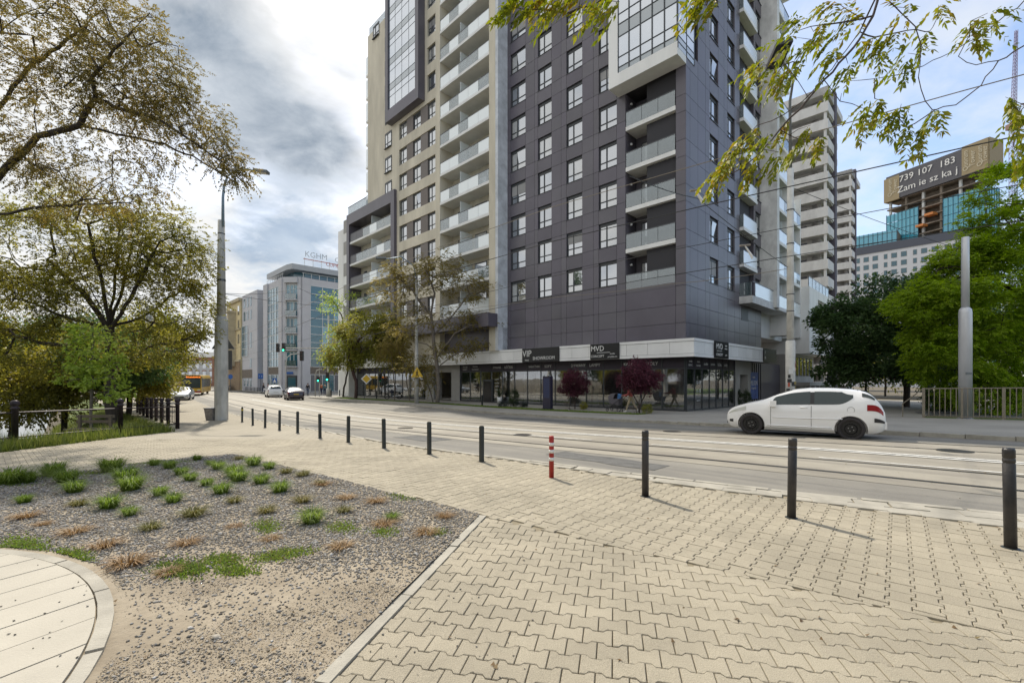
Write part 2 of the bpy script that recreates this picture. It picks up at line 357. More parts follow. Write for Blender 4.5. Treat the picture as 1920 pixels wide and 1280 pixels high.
def terr(x, y):
    d = river_d(x, y); t = min(max((d - 0.2) / 5.5, 0), 1); t = t * t * (3 - 2 * t)
    t2 = min(max((d - 30) / 10.0, 0), 1); t2 = t2 * t2 * (3 - 2 * t2)
    return gz(y) - 0.22 - 2.7 * t + 3.4 * t2
gx = np.concatenate([np.linspace(-1400, -120, 10), np.linspace(-110, 60, 120), np.linspace(70, 1400, 12)])
gy = np.concatenate([np.linspace(-60, -5, 6), np.linspace(-3, 120, 110), np.linspace(130, 2400, 14)])
ground = tag(grid_sheet('ground', [[(x, y) for x in gx] for y in gy], terr, M_soil), 'bare earth and river bank under the street', kind='structure')
M_wat = mat('river_water', (.02, .035, .03), .06, 0, bump=.35, bscale=2.2, spec=.6)
water = tag(grid_sheet('water', [[(x, y) for x in np.linspace(-230, -10, 12)] for y in np.linspace(-40, 260, 12)], lambda x, y: -2.55, M_wat), 'dark river water below the bank', kind='structure')

zroad = lambda x, y: gz(y) - 0.06
def xnear(y):
    ys = [(n + a) / S2 for a, n in NEAR]; xs = [(n - a) / S2 for a, n in NEAR]
    return float(np.interp(y, ys, xs))
road = tag(loft_an('road', -14, 149, nearf, farf, zroad, M_asph, 1.0, 10), 'grey asphalt street with tram tracks', kind='structure')
tag(loft_an('side_road', 62, 86, lambda a: farf(a) - .05, lambda a: 120, lambda x, y: gz(y) - .07, M_asph, 4, 12), 'asphalt side street beside the glass office', kind='structure')
trackbed = tag(loft_an('track_bed', -14, 149, lambda a: railf(a) - .55, lambda a: railf(a) + 7.1, lambda x, y: gz(y) - 0.055, M_bed, 1.0, 8), 'pale concrete tram track bed', kind='structure')
for off in (0, 1.45, 5.0, 6.45):                    # four rails let into the bed, each with its flange groove
    o = loft_an('rail', -14, 149, lambda a: railf(a) + off, lambda a: railf(a) + off + .07, lambda x, y: gz(y) - 0.049, M_steel, 1.0, 1, trackbed)
    o = loft_an('rail_groove', -14, 149, lambda a: railf(a) + off + .075, lambda a: railf(a) + off + .13, lambda x, y: gz(y) - 0.0505, mat('groove_dirt', (.035, .032, .028), .9), 1.0, 1, trackbed)
def strip(name, a0, a1, f, wd, parent, z=-.047):
    return loft_an(name, a0, a1, f, lambda a: f(a) + wd, lambda x, y: gz(y) + z, M_paint, .7, 1, parent)
strip('lane_line', -14, 60, lambda a: railf(a) + 3.10, .16, trackbed, -.043); strip('lane_line', -14, 60, lambda a: railf(a) + 3.37, .16, trackbed, -.043)
strip('lane_line', -1, 2.2, lambda a: railf(a) + 1.72, .10, trackbed); strip('lane_line', 8, 24, lambda a: railf(a) + 1.80, .11, trackbed)
for a0 in (3.4, 7.5): strip('lane_line', a0, a0 + 2.4, lambda a: railf(a) + 1.78, .09, trackbed)

for px, py, r_, lb in ((1790, 841, .33, 'round'), (1260, 806, .30, 'round'), (980, 812, .30, 'round'), (760, 800, .30, 'round')):
    c = G(px, py); MB().lathe([(r_, -.05), (r_, -.043), (r_ * .9, -.041)], (c.x, c.y, gz(c.y)), 20).build('manhole_cover', M_steel, road)
for a0, n0, la, ln in ((4.0, 7.6, 2.6, .7), (10.5, 7.2, 1.8, .9), (16, 7.4, 4.0, .6), (3.0, 17.2, 3.2, .9), (14, 17.5, 5, 1.0)):
    loft_an('asphalt_patch', a0, a0 + la, lambda a: n0 + .05 * math.sin(a * 5), lambda a: n0 + ln + .06 * math.sin(a * 4), lambda x, y: gz(y) - .0545, mat('patch_asphalt', (.13, .128, .122), .9, var=.2, vscale=5, bump=.5, bscale=90), .4, 3, road)
# river-side pavement: far part as a sheet, near part laid with single pavers
def brickmat():
    m = bpy.data.materials.new('paving_far'); m.use_nodes = True; N = m.node_tree.nodes; L = m.node_tree.links; b = N['Principled BSDF']; b.inputs['Roughness'].default_value = .9
    g = N.new('ShaderNodeNewGeometry'); mp = N.new('ShaderNodeMapping'); mp.inputs['Rotation'].default_value = (0, 0, R(-49.7)); L.new(g.outputs['Position'], mp.inputs[0])
    br = N.new('ShaderNodeTexBrick'); L.new(mp.outputs[0], br.inputs['Vector']); br.inputs['Scale'].default_value = 1.0
    br.inputs['Brick Width'].default_value = .18; br.inputs['Row Height'].default_value = .149; br.inputs['Mortar Size'].default_value = .006
    br.inputs['Color1'].default_value = (.385, .345, .27, 1); br.inputs['Color2'].default_value = (.35, .315, .25, 1); br.inputs['Mortar'].default_value = (.20, .175, .135, 1)
    n = N.new('ShaderNodeTexNoise'); n.inputs['Scale'].default_value = .7; n.inputs['Detail'].default_value = 5; L.new(g.outputs['Position'], n.inputs['Vector'])
    mr = N.new('ShaderNodeMapRange'); mr.inputs[3].default_value = .82; mr.inputs[4].default_value = 1.16; L.new(n.outputs['Fac'], mr.inputs[0])
    hs = N.new('ShaderNodeHueSaturation'); L.new(br.outputs['Color'], hs.inputs['Color']); L.new(mr.outputs[0], hs.inputs['Value']); L.new(hs.outputs[0], b.inputs['Base Color'])
    MATS['paving_far'] = m; return m
M_pav = brickmat()
PAV_Y = 12.6
xleft = lambda y: -11.35 if y < 15.3 else 3.9 - y
rows = [[(xleft(y) + (xnear(y) - .02 - xleft(y)) * j / 16, y) for j in range(17)] for y in np.concatenate([np.linspace(PAV_Y, 40, 56), np.linspace(42, 110, 24)])]
pavement = tag(grid_sheet('pavement', rows, lambda x, y: gz(y) - .004, M_pav), 'beige concrete block pavement along the river side', kind='structure')
rows = [[(-11.35 + (min(xnear(y), 14) - .02 + 11.35) * j / 16, y) for j in range(17)] for y in np.linspace(-6, PAV_Y, 40)]
grid_sheet('paving_bed', rows, lambda x, y: gz(y) - .016, M_sand, pavement)

KC = Vector((-.38, 5.31)); KD = (Vector((-1.04, 2.39)) - KC).normalized()     # corner and direction of the garden kerb
GRAV = [(-.38, 5.31), (-5.91, 9.62), (-6.7, 9.2), (-7.45, 7.85), (-8.2, 6.9), (-10.2, 5.4), (-10.2, -1.0), (-1.806, -1.0)]
SEAM0, SEAM1 = Vector((-.34, 5.27)), Vector((3.17, 2.8))
def inside(poly, x, y):
    c = False; n = len(poly)
    for i in range(n):
        x1, y1 = poly[i]; x2, y2 = poly[(i + 1) % n]
        if (y1 > y) != (y2 > y) and x < (x2 - x1) * (y - y1) / (y2 - y1) + x1: c = not c
    return c
def clip(poly, p, nrm):                             # keep the side where (q-p).nrm >= 0
    out = []; n = len(poly)
    for i in range(n):
        a, b = poly[i], poly[(i + 1) % n]; da = (a[0] - p[0]) * nrm[0] + (a[1] - p[1]) * nrm[1]; db = (b[0] - p[0]) * nrm[0] + (b[1] - p[1]) * nrm[1]
        if da >= 0: out.append(a)
        if (da >= 0) != (db >= 0): t = da / (da - db); out.append((a[0] + (b[0] - a[0]) * t, a[1] + (b[1] - a[1]) * t))
    return out
def area(p): return abs(sum(p[i][0] * p[(i + 1) % len(p)][1] - p[(i + 1) % len(p)][0] * p[i][1] for i in range(len(p)))) / 2
gp_ = .0030
PS = .9
hw, h1, h0 = .1 * PS - gp_, .0965 * PS - gp_, .0685 * PS - gp_
q1, q0_ = .061 * PS, .039 * PS
BONE = [(-hw, -h1), (-q1, -h1), (-q0_, -h0), (q0_, -h0), (q1, -h1), (hw, -h1), (hw, h1), (q1, h1), (q0_, h0), (-q0_, h0), (-q1, h1), (-hw, h1)]
def paver_geo(poly):                                # slightly rounded top edge, sides down into the sand
    c = (sum(p[0] for p in poly) / len(poly), sum(p[1] for p in poly) / len(poly)); n = len(poly); e = .0035
    ins = []
    for x, y in poly:
        dx, dy = x - c[0], y - c[1]; l = math.hypot(dx, dy) or 1; ins.append((x - dx / l * e * 1.3, y - dy / l * e * 1.3))
    V = [(x, y, -.03) for x, y in poly] + [(x, y, -e) for x, y in poly] + [(x, y, 0) for x, y in ins]
    Fc = [(i, (i + 1) % n, n + (i + 1) % n, n + i) for i in range(n)] + [(n + i, n + (i + 1) % n, 2 * n + (i + 1) % n, 2 * n + i) for i in range(n)] + [tuple(range(2 * n, 3 * n))]
    return V, Fc
bone_me = raw_mesh('paver', *paver_geo(BONE), M_paver)
def ccw(p):
    s = sum(p[i][0] * p[(i + 1) % len(p)][1] - p[(i + 1) % len(p)][0] * p[i][1] for i in range(len(p)))
    return p if s > 0 else p[::-1]
sdv = (SEAM1 - SEAM0).normalized(); snr = Vector((-sdv.y, sdv.x))              # seam normal, towards the road
if snr.y < 0: snr = -snr
gd1 = (Vector(GRAV[1]) - Vector(GRAV[0])).normalized(); gn1 = Vector((gd1.y, -gd1.x))
if gn1.dot(Vector((3, 8)) - Vector(GRAV[0])) < 0: gn1 = -gn1
kn = Vector((-KD.y, KD.x))
if kn.x < 0: kn = -kn
def pavezone(e1, org, keep, clips, ok):
    e1 = Vector(e1).normalized(); e2 = Vector((-e1.y, e1.x)); out = []
    for j in range(-90, 112):
        for i in range(-90, 112):
            p = org + e1 * (.2 * PS * (i + (.5 if j % 2 else 0))) + e2 * (.165 * PS * j)
            if p.y < 1.6 or p.y > PAV_Y + .1 or abs(p.x) > 1.25 * p.y + .6: continue
            if not ok(p): continue
            poly = [tuple(org * 0 + p + e1 * x + e2 * y) for x, y in BONE]; full = True
            for q, nn in clips:
                if min((v[0] - q[0]) * nn[0] + (v[1] - q[1]) * nn[1] for v in poly) < 0:
                    poly = clip(poly, q, nn); full = False
                    if len(poly) < 3: break
            if len(poly) < 3 or area(poly) < .004: continue
            out.append((p, math.atan2(e1.y, e1.x), poly, full))
    return out
k_off = KC + kn * .085
NEARXY = [AN(a, n) for a, n in NEAR]
def setw(a): return float(np.interp(a, [-9, -.45, 1.58, 3.25, 4.72, 6.2, 7.2], [.8, .72, .5, .45, .3, .16, .14]))   # width of the sett strip at the road edge
def near_side(p, m):                                # inside the paved side of the road edge
    a = (p.y - p.x) / S2; n = (p.x + p.y) / S2; return n < nearf(a) - (setw(a) if a < 40 else .14) - m
z1 = pavezone(-KD.yx if False else (kn.x, kn.y), KC + kn * .09, None, [(k_off, kn), (SEAM0 - snr * .004, -snr)], lambda p: (p - k_off).dot(kn) > -.12 and (p - SEAM0).dot(snr) < .12)
z2 = pavezone((.647, .762), Vector((0, 8)), None, [(SEAM0 + snr * .004, snr)] , lambda p: (p - SEAM0).dot(snr) > -.12 and not inside(GRAV, p.x, p.y) and near_side(p, .05) and p.x > -11.2 and (p - Vector(GRAV[0])).dot(gn1) > .03) if True else []
z2b = pavezone((.647, .762), Vector((0, 8)), None, [], lambda p: (p - Vector(GRAV[0])).dot(gn1) <= .03 and not inside(GRAV, p.x, p.y) and p.x > -11.2 and p.x < -1.5 and near_side(p, .05))
cand = sorted([q for q in z1 if q[3]], key=lambda q: q[0].y + .25 * abs(q[0].x))[:300]
chosen = set(id(q) for q in cand)
for q in cand:
    tilt = (rnd.gauss(0, .006), rnd.gauss(0, .006), q[1] + rnd.gauss(0, .004))
    place('paver', bone_me, pavement, (q[0].x, q[0].y, rnd.gauss(0, .0012)), tilt)
b = MB()
for q in z1 + z2 + z2b:
    if id(q) in chosen: continue
    V, Fc = paver_geo(ccw(q[2])); dz = gz(q[0].y) + rnd.gauss(0, .0013); k = rnd.gauss(0, .006); kk = rnd.gauss(0, .006)
    b.add([(x, y, z + dz + (x - q[0].x) * k + (y - q[0].y) * (kk + (gz(q[0].y + .1) - gz(q[0].y)) / .1)) for x, y, z in V], Fc)
tag(b.build('paver_field', M_paver, pavement), kind='stuff')
# garden kerb between paving and gravel, in lengths
kl = 0.0; ang = math.atan2(KD.y, KD.x)
while kl < 5.2:
    c = KC + KD * (kl + .5) + kn * .040; piece('kerb_stone', M_conc, pavement, (c.x, c.y, -.056 + rnd.gauss(0, .002)), (.985, .084, .13), ang + rnd.gauss(0, .003)); kl += 1.0
# worn sett strip along the road edge and flush kerb further on
a = -4.0
while a < 7.0:
    wd = setw(a); rowsn = 2 if wd > .4 else 1
    for r in range(rowsn):
        l = rnd.uniform(.28, .5); nn = nearf(a + l / 2) - .10 - (wd - .1) * (r + .5) / rowsn; x, y = AN(a + l / 2, nn)
        tl = math.atan2(nearf(a + .4) - nearf(a), .4); piece('sett', M_conc, pavement, (x, y, gz(y) - .055 + rnd.gauss(0, .004)), (l - .012, (wd - .1) / rowsn - .012, .12), R(135) - tl + rnd.gauss(0, .02))
    a += .36
a = -4.0
while a < 60:
    L_ = 1.0; x, y = AN(a + .5, nearf(a + .5) - .05); tl = math.atan2(nearf(a + 1) - nearf(a), 1.0)
    piece('kerb_stone', M_conc, pavement, (x, y, gz(y) - .062 + rnd.gauss(0, .003)), (.99, .11, .14), R(135) - tl); a += 1.0

# far pavement with its kerb, lawn strip, forecourt
farpave = tag(loft_an('far_pavement', -14, 61, lambda a: farf(a) + .14, lambda a: 29.9 if a > 13.1 else 32.1, lambda x, y: gz(y) + .06, M_pavF, 1.0, 8), 'grey block pavement in front of the apartment tower', kind='structure')
a = -10.0
while a < 60:
    x, y = AN(a + .5, farf(a + .5) + .07); tl = math.atan2(farf(a + 1) - farf(a), 1.0)
    piece('kerb_stone', M_conc, farpave, (x, y, gz(y) + .0 + rnd.gauss(0, .003)), (.985, .16, .135), R(135) - tl + rnd.gauss(0, .004)); a += 1.0
M_lawn = patchmat('lawn', (.075, .11, .022), (.12, .155, .035), (.16, .15, .06), .95, 20, .9, .8)
tag(loft_an('lawn', 13.6, 55, lambda a: 24.05 + .35 * math.sin(a * .21), lambda a: 25.25, lambda x, y: gz(y) + .066, M_lawn, .8, 3), 'mown grass strip in front of the shop windows', kind='structure')
tag(loft_an('forecourt', 1.6, 13.15, lambda a: 32.1, lambda a: 64, lambda x, y: gz(y) + .055, M_pavF, 2, 12), 'paved forecourt beside the tower leading to the park path', kind='structure')
tag(loft_an('path', -2.2, 2.4, lambda a: 36 + .0 * a, lambda a: 92, lambda x, y: gz(y) + .052, mat('path_asphalt', (.16, .155, .15), .9, var=.15, vscale=1.5), 2, 10), 'asphalt path leading into the park', kind='structure')
tag(loft_an('park_lawn', -60, 1.6, lambda a: 32.3, lambda a: 110, lambda x, y: gz(y) + .02, M_lawn, 4, 14), 'shaded park lawn behind the railing', kind='structure')
tag(loft_an('office_pavement', 87, 140, lambda a: farf(a) + .1, lambda a: 31.2, lambda x, y: gz(y) + .05, M_pavF, 2, 4), 'pavement in front of the glass office', kind='structure')

# gravel bed with dirt, curved concrete path
def bedz(x, y): return gz(y) + .012 + .012 * math.sin(x * 2.1 + y) * math.cos(y * 1.7) + .005 * math.sin(x * 7 + 2 * y) * math.sin(y * 8 - x)
bb = MB()
ys = np.linspace(-1, 9.6, 110)
rowsV = []
for y in ys:
    xs = []
    for i in range(len(GRAV)):
        (x1, y1), (x2, y2) = GRAV[i], GRAV[(i + 1) % len(GRAV)]
        if (y1 <= y < y2) or (y2 <= y < y1): xs.append(x1 + (x2 - x1) * (y - y1) / (y2 - y1))
    if len(xs) < 2: continue
    lo, hi = min(xs), max(xs); rowsV.append([(lo + (hi - lo) * j / 60, y) for j in range(61)])
def gravmat():
    m = patchmat('gravel_soil', (.26, .215, .155), (.37, .315, .235), (.17, .15, .12), .95, 26, 1.0, 1.6)
    return m
M_gs = gravmat()
bed = tag(grid_sheet('gravel_bed', rowsV, bedz, M_gs), 'planting bed of grey gravel and bare dirt', kind='structure')
PC, PR = Vector((-5.2, .9)), 3.22
pn = Vector((.883, -.469)); pdn = Vector((.469, .883))
slabs = tag(thing('concrete_path', 'pale concrete path of wide slabs with a curved edge', None, (PC.x, PC.y, 0)), kind='structure')
t = -PR
while t < PR - .02:
    t2 = min(t + .34, PR - .001); pts = []
    c1 = [(s, math.sqrt(max(PR * PR - s * s, 0))) for s in np.linspace(t + .006, t2 - .006, 7)]
    poly = [PC + pn * s + pdn * h for s, h in c1] + [PC + pn * s - pdn * h for s, h in reversed(c1)]
    if max(p.y for p in poly) > 1.0: MB().prism(ccw([tuple(p) for p in poly]), -.06, .038 + rnd.gauss(0, .001)).build('slab', M_conc2, slabs)
    t += .34
th = R(-20)
while th < R(150):
    t2 = th + .30; A = [(PC.x + r * math.cos(q), PC.y + r * math.sin(q)) for r, qs in ((PR + .012, (th + .004, th + .075, th + .15, th + .225, t2 - .004)), (PR + .095, (t2 - .004, th + .225, th + .15, th + .075, th + .004))) for q in qs]
    MB().prism(ccw(A), -.06, .034 + rnd.gauss(0, .002)).build('kerb_stone', M_conc, slabs); th = t2
# gravel stones: dark chips in the upper part, sparse mixed stones on the bare dirt
def gravel_density(x, y):
    if not inside(GRAV, x, y) or (Vector((x, y)) - PC).length < PR + .17: return 0
    edge = (Vector((x, y)) - PC).length - PR
    v = (y - 3.75) * 1.3 + .35 * math.sin(x * 3.1) + .3 * math.sin(y * 4 + x * 2)
    if x < -3.0: v = max(v, (edge - .3) * 1.1)
    return min(1.0, max(.16, .5 + v * .8))
OCT = np.array([(1, 0, 0), (-1, 0, 0), (0, 1, 0), (0, -1, 0), (0, 0, 1), (0, 0, -1)], float)
OF = np.array([(0, 2, 4), (2, 1, 4), (1, 3, 4), (3, 0, 4), (2, 0, 5), (1, 2, 5), (3, 1, 5), (0, 3, 5)])
def stones(name, pts, sizes, m, parent):
    n = len(pts); Vs = np.repeat(OCT[None], n, 0) * (1 + NR.uniform(-.35, .35, (n, 6, 1))) * np.asarray(sizes)[:, None, None] * NR.uniform(.6, 1.1, (n, 1, 3)) * np.array([1, 1, .55])
    th = NR.uniform(0, 6.28, n); c, s = np.cos(th), np.sin(th); x = Vs[..., 0] * c[:, None] - Vs[..., 1] * s[:, None]; y = Vs[..., 0] * s[:, None] + Vs[..., 1] * c[:, None]
    tl = NR.normal(0, .3, (n, 1)); Vs = np.stack([x, y, Vs[..., 2] + x * tl], -1) + np.asarray(pts)[:, None, :]
    Fs = (OF[None] + 6 * np.arange(n)[:, None, None]).reshape(-1, 3)
    o = place(name, np_mesh(name, Vs.reshape(-1, 3), Fs, m), parent); return tag(o, kind='stuff')
M_stone = mat('gravel_stone', (.215, .20, .18), .8, var=.25, vscale=30, rand=.55)
M_stone2 = mat('gravel_stone_pale', (.33, .31, .28), .85, var=.25, vscale=30, rand=.35)
pts, szs, pts2, sz2 = [], [], [], []
tries = 0
while len(pts) < 44000 and tries < 420000:
    tries += 1; y = 2.2 + 7.4 * rnd.random() ** 1.25; x = -10 + 9.9 * rnd.random()
    if abs(x) > 1.22 * y + .3 or rnd.random() > gravel_density(x, y): continue
    s = (.0045 + .0085 * rnd.random() ** 1.7) * (1 + .10 * y) * (1.0 if rnd.random() > .03 else 1.9)
    if rnd.random() < (.35 if y > 3.9 else .6): pts2.append((x, y, bedz(x, y) + .004)); sz2.append(s)
    else: pts.append((x, y, bedz(x, y) + .004)); szs.append(s)
stones('gravel', pts, szs, M_stone, bed); stones('pale_gravel', pts2, sz2, M_stone2, bed)
pts, szs = [], []
for i in range(150):                                # strays kicked onto path, kerb and pavers
    px, py = rnd.uniform(0, 1000), rnd.uniform(1040, 1275)
    p = G(px, py); pts.append((p.x, p.y, .042 if (p.xy - PC).length < PR else .004)); szs.append(rnd.uniform(.005, .011))
stones('stray_stones', pts, szs, M_stone, bed)
pts, szs = [], []
while len(pts) < 26000:                             # crumbs of earth and grit all over the bare dirt
    y = 2.2 + 2.6 * rnd.random() ** 1.2; x = -4.6 + 4.4 * rnd.random()
    if abs(x) > 1.2 * y + .3 or not inside(GRAV, x, y) or (Vector((x, y)) - PC).length < PR + .14: continue
    if math.sin(x * 5.3 + 1) * math.sin(y * 6.1) + math.sin(x * 2.1 - y * 3) * .8 + rnd.gauss(0, .5) < .1: continue
    pts.append((x, y, bedz(x, y) + .001)); szs.append(.0025 + .005 * rnd.random() ** 2)
hf_ = len(pts) // 3
stones('dirt_crumbs', pts[:hf_], szs[:hf_], mat('crumb_dark', (.15, .125, .10), .95, rand=.4), bed); stones('dirt_crumbs', pts[hf_:], szs[hf_:], mat('crumb_pale', (.38, .33, .26), .95, rand=.35), bed)
def blades(n, r, h, spread, seed, flat=0.0, wd=.006):
    g = np.random.default_rng(seed); th = g.uniform(0, 6.283, n); rr = r * .45 * np.sqrt(g.random(n)); bxy = np.stack([rr * np.cos(th), rr * np.sin(th)], 1)
    L_ = h * g.uniform(.55, 1.15, n); out = spread * g.uniform(.15, 1, n) * r; ph = th + g.normal(0, .5, n)
    d = np.stack([np.cos(ph), np.sin(ph)], 1); sd_ = np.stack([-d[:, 1], d[:, 0]], 1) * wd * g.uniform(.6, 1.3, n)[:, None]
    p0 = np.column_stack([bxy, np.zeros(n)]); m_ = np.column_stack([bxy + d * (out * .4)[:, None], L_ * .65]); t_ = np.column_stack([bxy + d * out[:, None], L_ * (.95 - .5 * g.random(n) * spread)])
    s3 = np.column_stack([sd_, np.zeros(n)])
    V = np.stack([p0 - s3, p0 + s3, m_ + s3 * .8, m_ - s3 * .8, t_ + s3 * .15, t_ - s3 * .15], 1).reshape(-1, 3)
    k = 6 * np.arange(n)[:, None]; Q = np.concatenate([k + np.array([[0, 1, 2, 3]]), k + np.array([[3, 2, 4, 5]])], 0)
    return V, Q
M_g1 = leafmat('grass_green', [(.09, .145, .022), (.16, .235, .042), (.27, .32, .085)], .45)
M_g2 = leafmat('grass_yellow', [(.10, .115, .03), (.17, .16, .05), (.25, .20, .08)], .3)
M_g3 = leafmat('grass_dry', [(.20, .12, .05), (.30, .19, .09), (.36, .26, .14)], .2)
tuft_me = {}
for kk, m_, hh, sp, nn in (('g', M_g1, .235, 1.25, 330), ('y', M_g2, .16, 1.25, 230), ('d', M_g3, .09, 1.15, 170)):
    tuft_me[kk] = [np_mesh('tuft', *blades(nn, .17, hh, sp, 20 + q, wd=.004), m_) for q in range(3)]
TUFTS = {'g': [(125, 905, 1.5), (210, 885, 1.7), (235, 905, 1.4), (245, 920, 1.3), (140, 924, 1.0), (45, 945, .9), (20, 908, 1.5), (50, 905, 1.2), (300, 930, 1), (325, 943, 1), (205, 952, 1.1), (415, 927, 1.1), (357, 903, 1.1), (388, 912, 1), (340, 893, 1.2), (318, 880, 1), (440, 893, 1.1), (490, 907, 1.2), (448, 902, 1), (475, 874, 1), (525, 924, 1), (410, 881, .9), (395, 873, .9), (370, 863, .8), (290, 874, 1), (505, 880, 1), (432, 886, .9), (735, 975, .8), (585, 981, .9), (243, 966, .9), (100, 892, 1.3)],
         'y': [(148, 948, 1), (440, 945, 1), (363, 970, 1.1), (283, 994, 1), (537, 888, 1), (568, 894, .9), (500, 964, .8), (645, 960, .8), (600, 909, .8), (567, 943, 1.0), (448, 863, .9)],
         'd': [(48, 972, 1), (80, 985, .9), (140, 1001, 1.1), (195, 1028, 1), (240, 1060, 1.1), (350, 1021, 1), (508, 1013, .9), (440, 990, .7), (605, 911, .9), (650, 935, .9), (705, 942, .9), (720, 985, 1.1), (800, 1002, 1), (640, 1030, .9), (835, 972, .8), (315, 1076, .8)]}
TL = {'g': ('lush green ornamental grass tuft growing in the gravel bed', 'green grass tufts in the gravel bed'), 'y': ('yellowing ornamental grass tuft growing in the gravel bed', 'yellowing grass tufts in the gravel bed'), 'd': ('dried brown grass tuft lying low in the gravel bed', 'dried grass tufts in the gravel bed')}
for kk, lst in TUFTS.items():
    for px, py, s in lst:
        p = G(px, py); s *= rnd.uniform(.6, .95); o = place('grass_tuft', rnd.choice(tuft_me[kk]), None, (p.x, p.y, bedz(p.x, p.y) - .005), (0, 0, rnd.uniform(0, 6)), (s * 1.15, s * 1.15, s))
        tag(o, TL[kk][0], 'grass tuft', TL[kk][1])
# low weeds creeping over the gravel, grass along the fence, bank and lawn blades: nobody could count them
def blade_field(name, pts, h, wd, m, label, seed, parent=None, lean=.35):
    g = np.random.default_rng(seed); pts = np.asarray(pts, float); n = len(pts); th = g.uniform(0, 6.283, n); d = np.stack([np.cos(th), np.sin(th), 0 * th], 1)
    hh = h * g.uniform(.5, 1.2, n)[:, None]; s3 = np.stack([-d[:, 1], d[:, 0], 0 * th], 1) * (wd * g.uniform(.6, 1.3, n))[:, None]
    t_ = pts + np.array([0, 0, 1.0]) * hh + d * hh * lean * g.uniform(.2, 1.6, n)[:, None]
    V = np.stack([pts - s3, pts + s3, t_], 1).reshape(-1, 3); o = place(name, np_mesh(name, V, 3 * np.arange(n)[:, None] + np.array([[0, 1, 2]]), m), parent)
    return tag(o, label, kind='stuff')
pts = []
for cx_, cy_p, rx, ry, n in [(340, 1068, 60, 18, 1100), (420, 1050, 40, 12, 700), (530, 1042, 70, 12, 900), (440, 1070, 50, 12, 500), (500, 990, 30, 14, 500), (40, 1030, 60, 22, 1500), (130, 1050, 50, 16, 1200), (590, 965, 15, 8, 300), (760, 930, 40, 10, 500), (640, 990, 40, 14, 500), (820, 1000, 20, 8, 250), (20, 905, 60, 10, 900), (130, 890, 120, 6, 1200), (300, 868, 90, 5, 800), (720, 1000, 30, 10, 300)]:
    for i in range(n):
        q = rnd.gauss(0, .42); px = cx_ + rx * q; py = cy_p + ry * rnd.gauss(0, .45) - ry * q * .9 * (rx > 60)
        if py < 850: continue
        p = G(px, py)
        if inside(GRAV, p.x, p.y) and (p.xy - PC).length > PR + .16: pts.append((p.x, p.y, bedz(p.x, p.y)))
blade_field('dry_weeds', pts[::4], .026, .008, M_g2, 'yellowing weeds creeping over the gravel bed', 6, None, .9); blade_field('weeds', pts, .026, .008, M_g1, 'low green weeds creeping over the gravel bed', 3, None, .9)
pts = []
for i in range(26000):
    y = rnd.uniform(8.5, 34); lim = -11.3 if y < 15.3 else 3.8 - y
    d = rnd.random() ** 1.3 * 4.2; x = lim - d - .02
    if abs(x) > 1.2 * y: continue
    pts.append((x, y, max(terr(x, y), -2.5) if river_d(x, y) > 0 else terr(x, y) + .17))
blade_field('bank_weeds', pts[::6], .42, .010, leafmat('weed_mix', [(.13, .15, .04), (.20, .22, .06), (.30, .30, .10)], .4), 'tall loose weeds on the river bank along the railing', 7, None, .7); blade_field('bank_grass', pts, .30, .016, leafmat('bank_grass', [(.07, .10, .02), (.13, .165, .035), (.21, .22, .06)], .4), 'long grass on the river bank along the railing', 4)
tag(grid_sheet('grass_verge', [[((-11.3 if y < 15.2 else 3.9 - y) - 3.6 + 3.62 * j / 8, y) for j in range(9)] for y in np.linspace(2, 60, 60)], lambda x, y: max(terr(x, y) + .19, -9), M_lawn), 'green verge between pavement and river', kind='structure')
pts = []
for i in range(15000):
    a = rnd.uniform(13.6, 55); n = rnd.uniform(24.05 + .35 * math.sin(a * .21), 25.25); x, y = AN(a, n); pts.append((x, y, gz(y) + .066))
lp_ = []
for i in range(220):                                # dry leaf litter blown against kerb and bed
    if i < 90: a = rnd.uniform(-2, 12); n = nearf(a) - setw(a) - abs(rnd.gauss(0, .25)); x, y = AN(a, n)
    else: p_ = G(rnd.uniform(200, 1900), 860 + 400 * rnd.random() ** 1.5); x, y = p_.x, p_.y
    lp_.append((x, y, gz(y) + (.05 if (Vector((x, y)) - PC).length < PR else .028 if inside(GRAV, x, y) else .004)))
blade_field('leaf_litter', lp_, .012, .014, leafmat('litter', [(.10, .06, .03), (.20, .13, .06), (.12, .12, .04)], .1), 'scattered dry leaf litter on the paving', 9, None, 2.2)
blade_field('lawn_blades', pts, .07, .014, M_g1, 'short grass of the strip before the shop', 5)
# ------------------------------------------------------------------ apartment tower (corner block with shops)
H = 1 / S2
C0 = Vector((11.6, 30.25))
class Face:
    def __init__(s, org, d, n): s.o = Vector(org); s.d = Vector(d); s.n = Vector(n)
    def pt(s, u, p, z): q = s.o + s.d * u + s.n * p; return Vector((q.x, q.y, z))
    def fbox(s, mb, u0, u1, p0, p1, z0, z1):
        c = [s.pt(u0, p0, z0), s.pt(u1, p0, z0), s.pt(u1, p1, z0), s.pt(u0, p1, z0)]
        if (c[1] - c[0]).cross(c[2] - c[1]).z < 0: c = c[::-1]
        return mb.hexa(c + [v + Vector((0, 0, z1 - z0)) for v in c])
    def rz(s): return math.atan2(s.n.y, s.n.x) - math.pi / 2      # local +y = outward
    def pc(s, name, m, par, u0, u1, p0, p1, z0, z1):
        return piece(name, m, par, s.pt((u0 + u1) / 2, (p0 + p1) / 2, (z0 + z1) / 2), (abs(u1 - u0), abs(p1 - p0), abs(z1 - z0)), s.rz())
    def xdir(s): x = Vector((-math.sin(s.rz() + math.pi / 2), math.cos(s.rz() + math.pi / 2))); return Vector((math.cos(s.rz()), math.sin(s.rz()), 0)) * -1
FL = Face(C0, (-H, H), (-H, -H)); FR = Face(C0, (H, H), (H, -H))

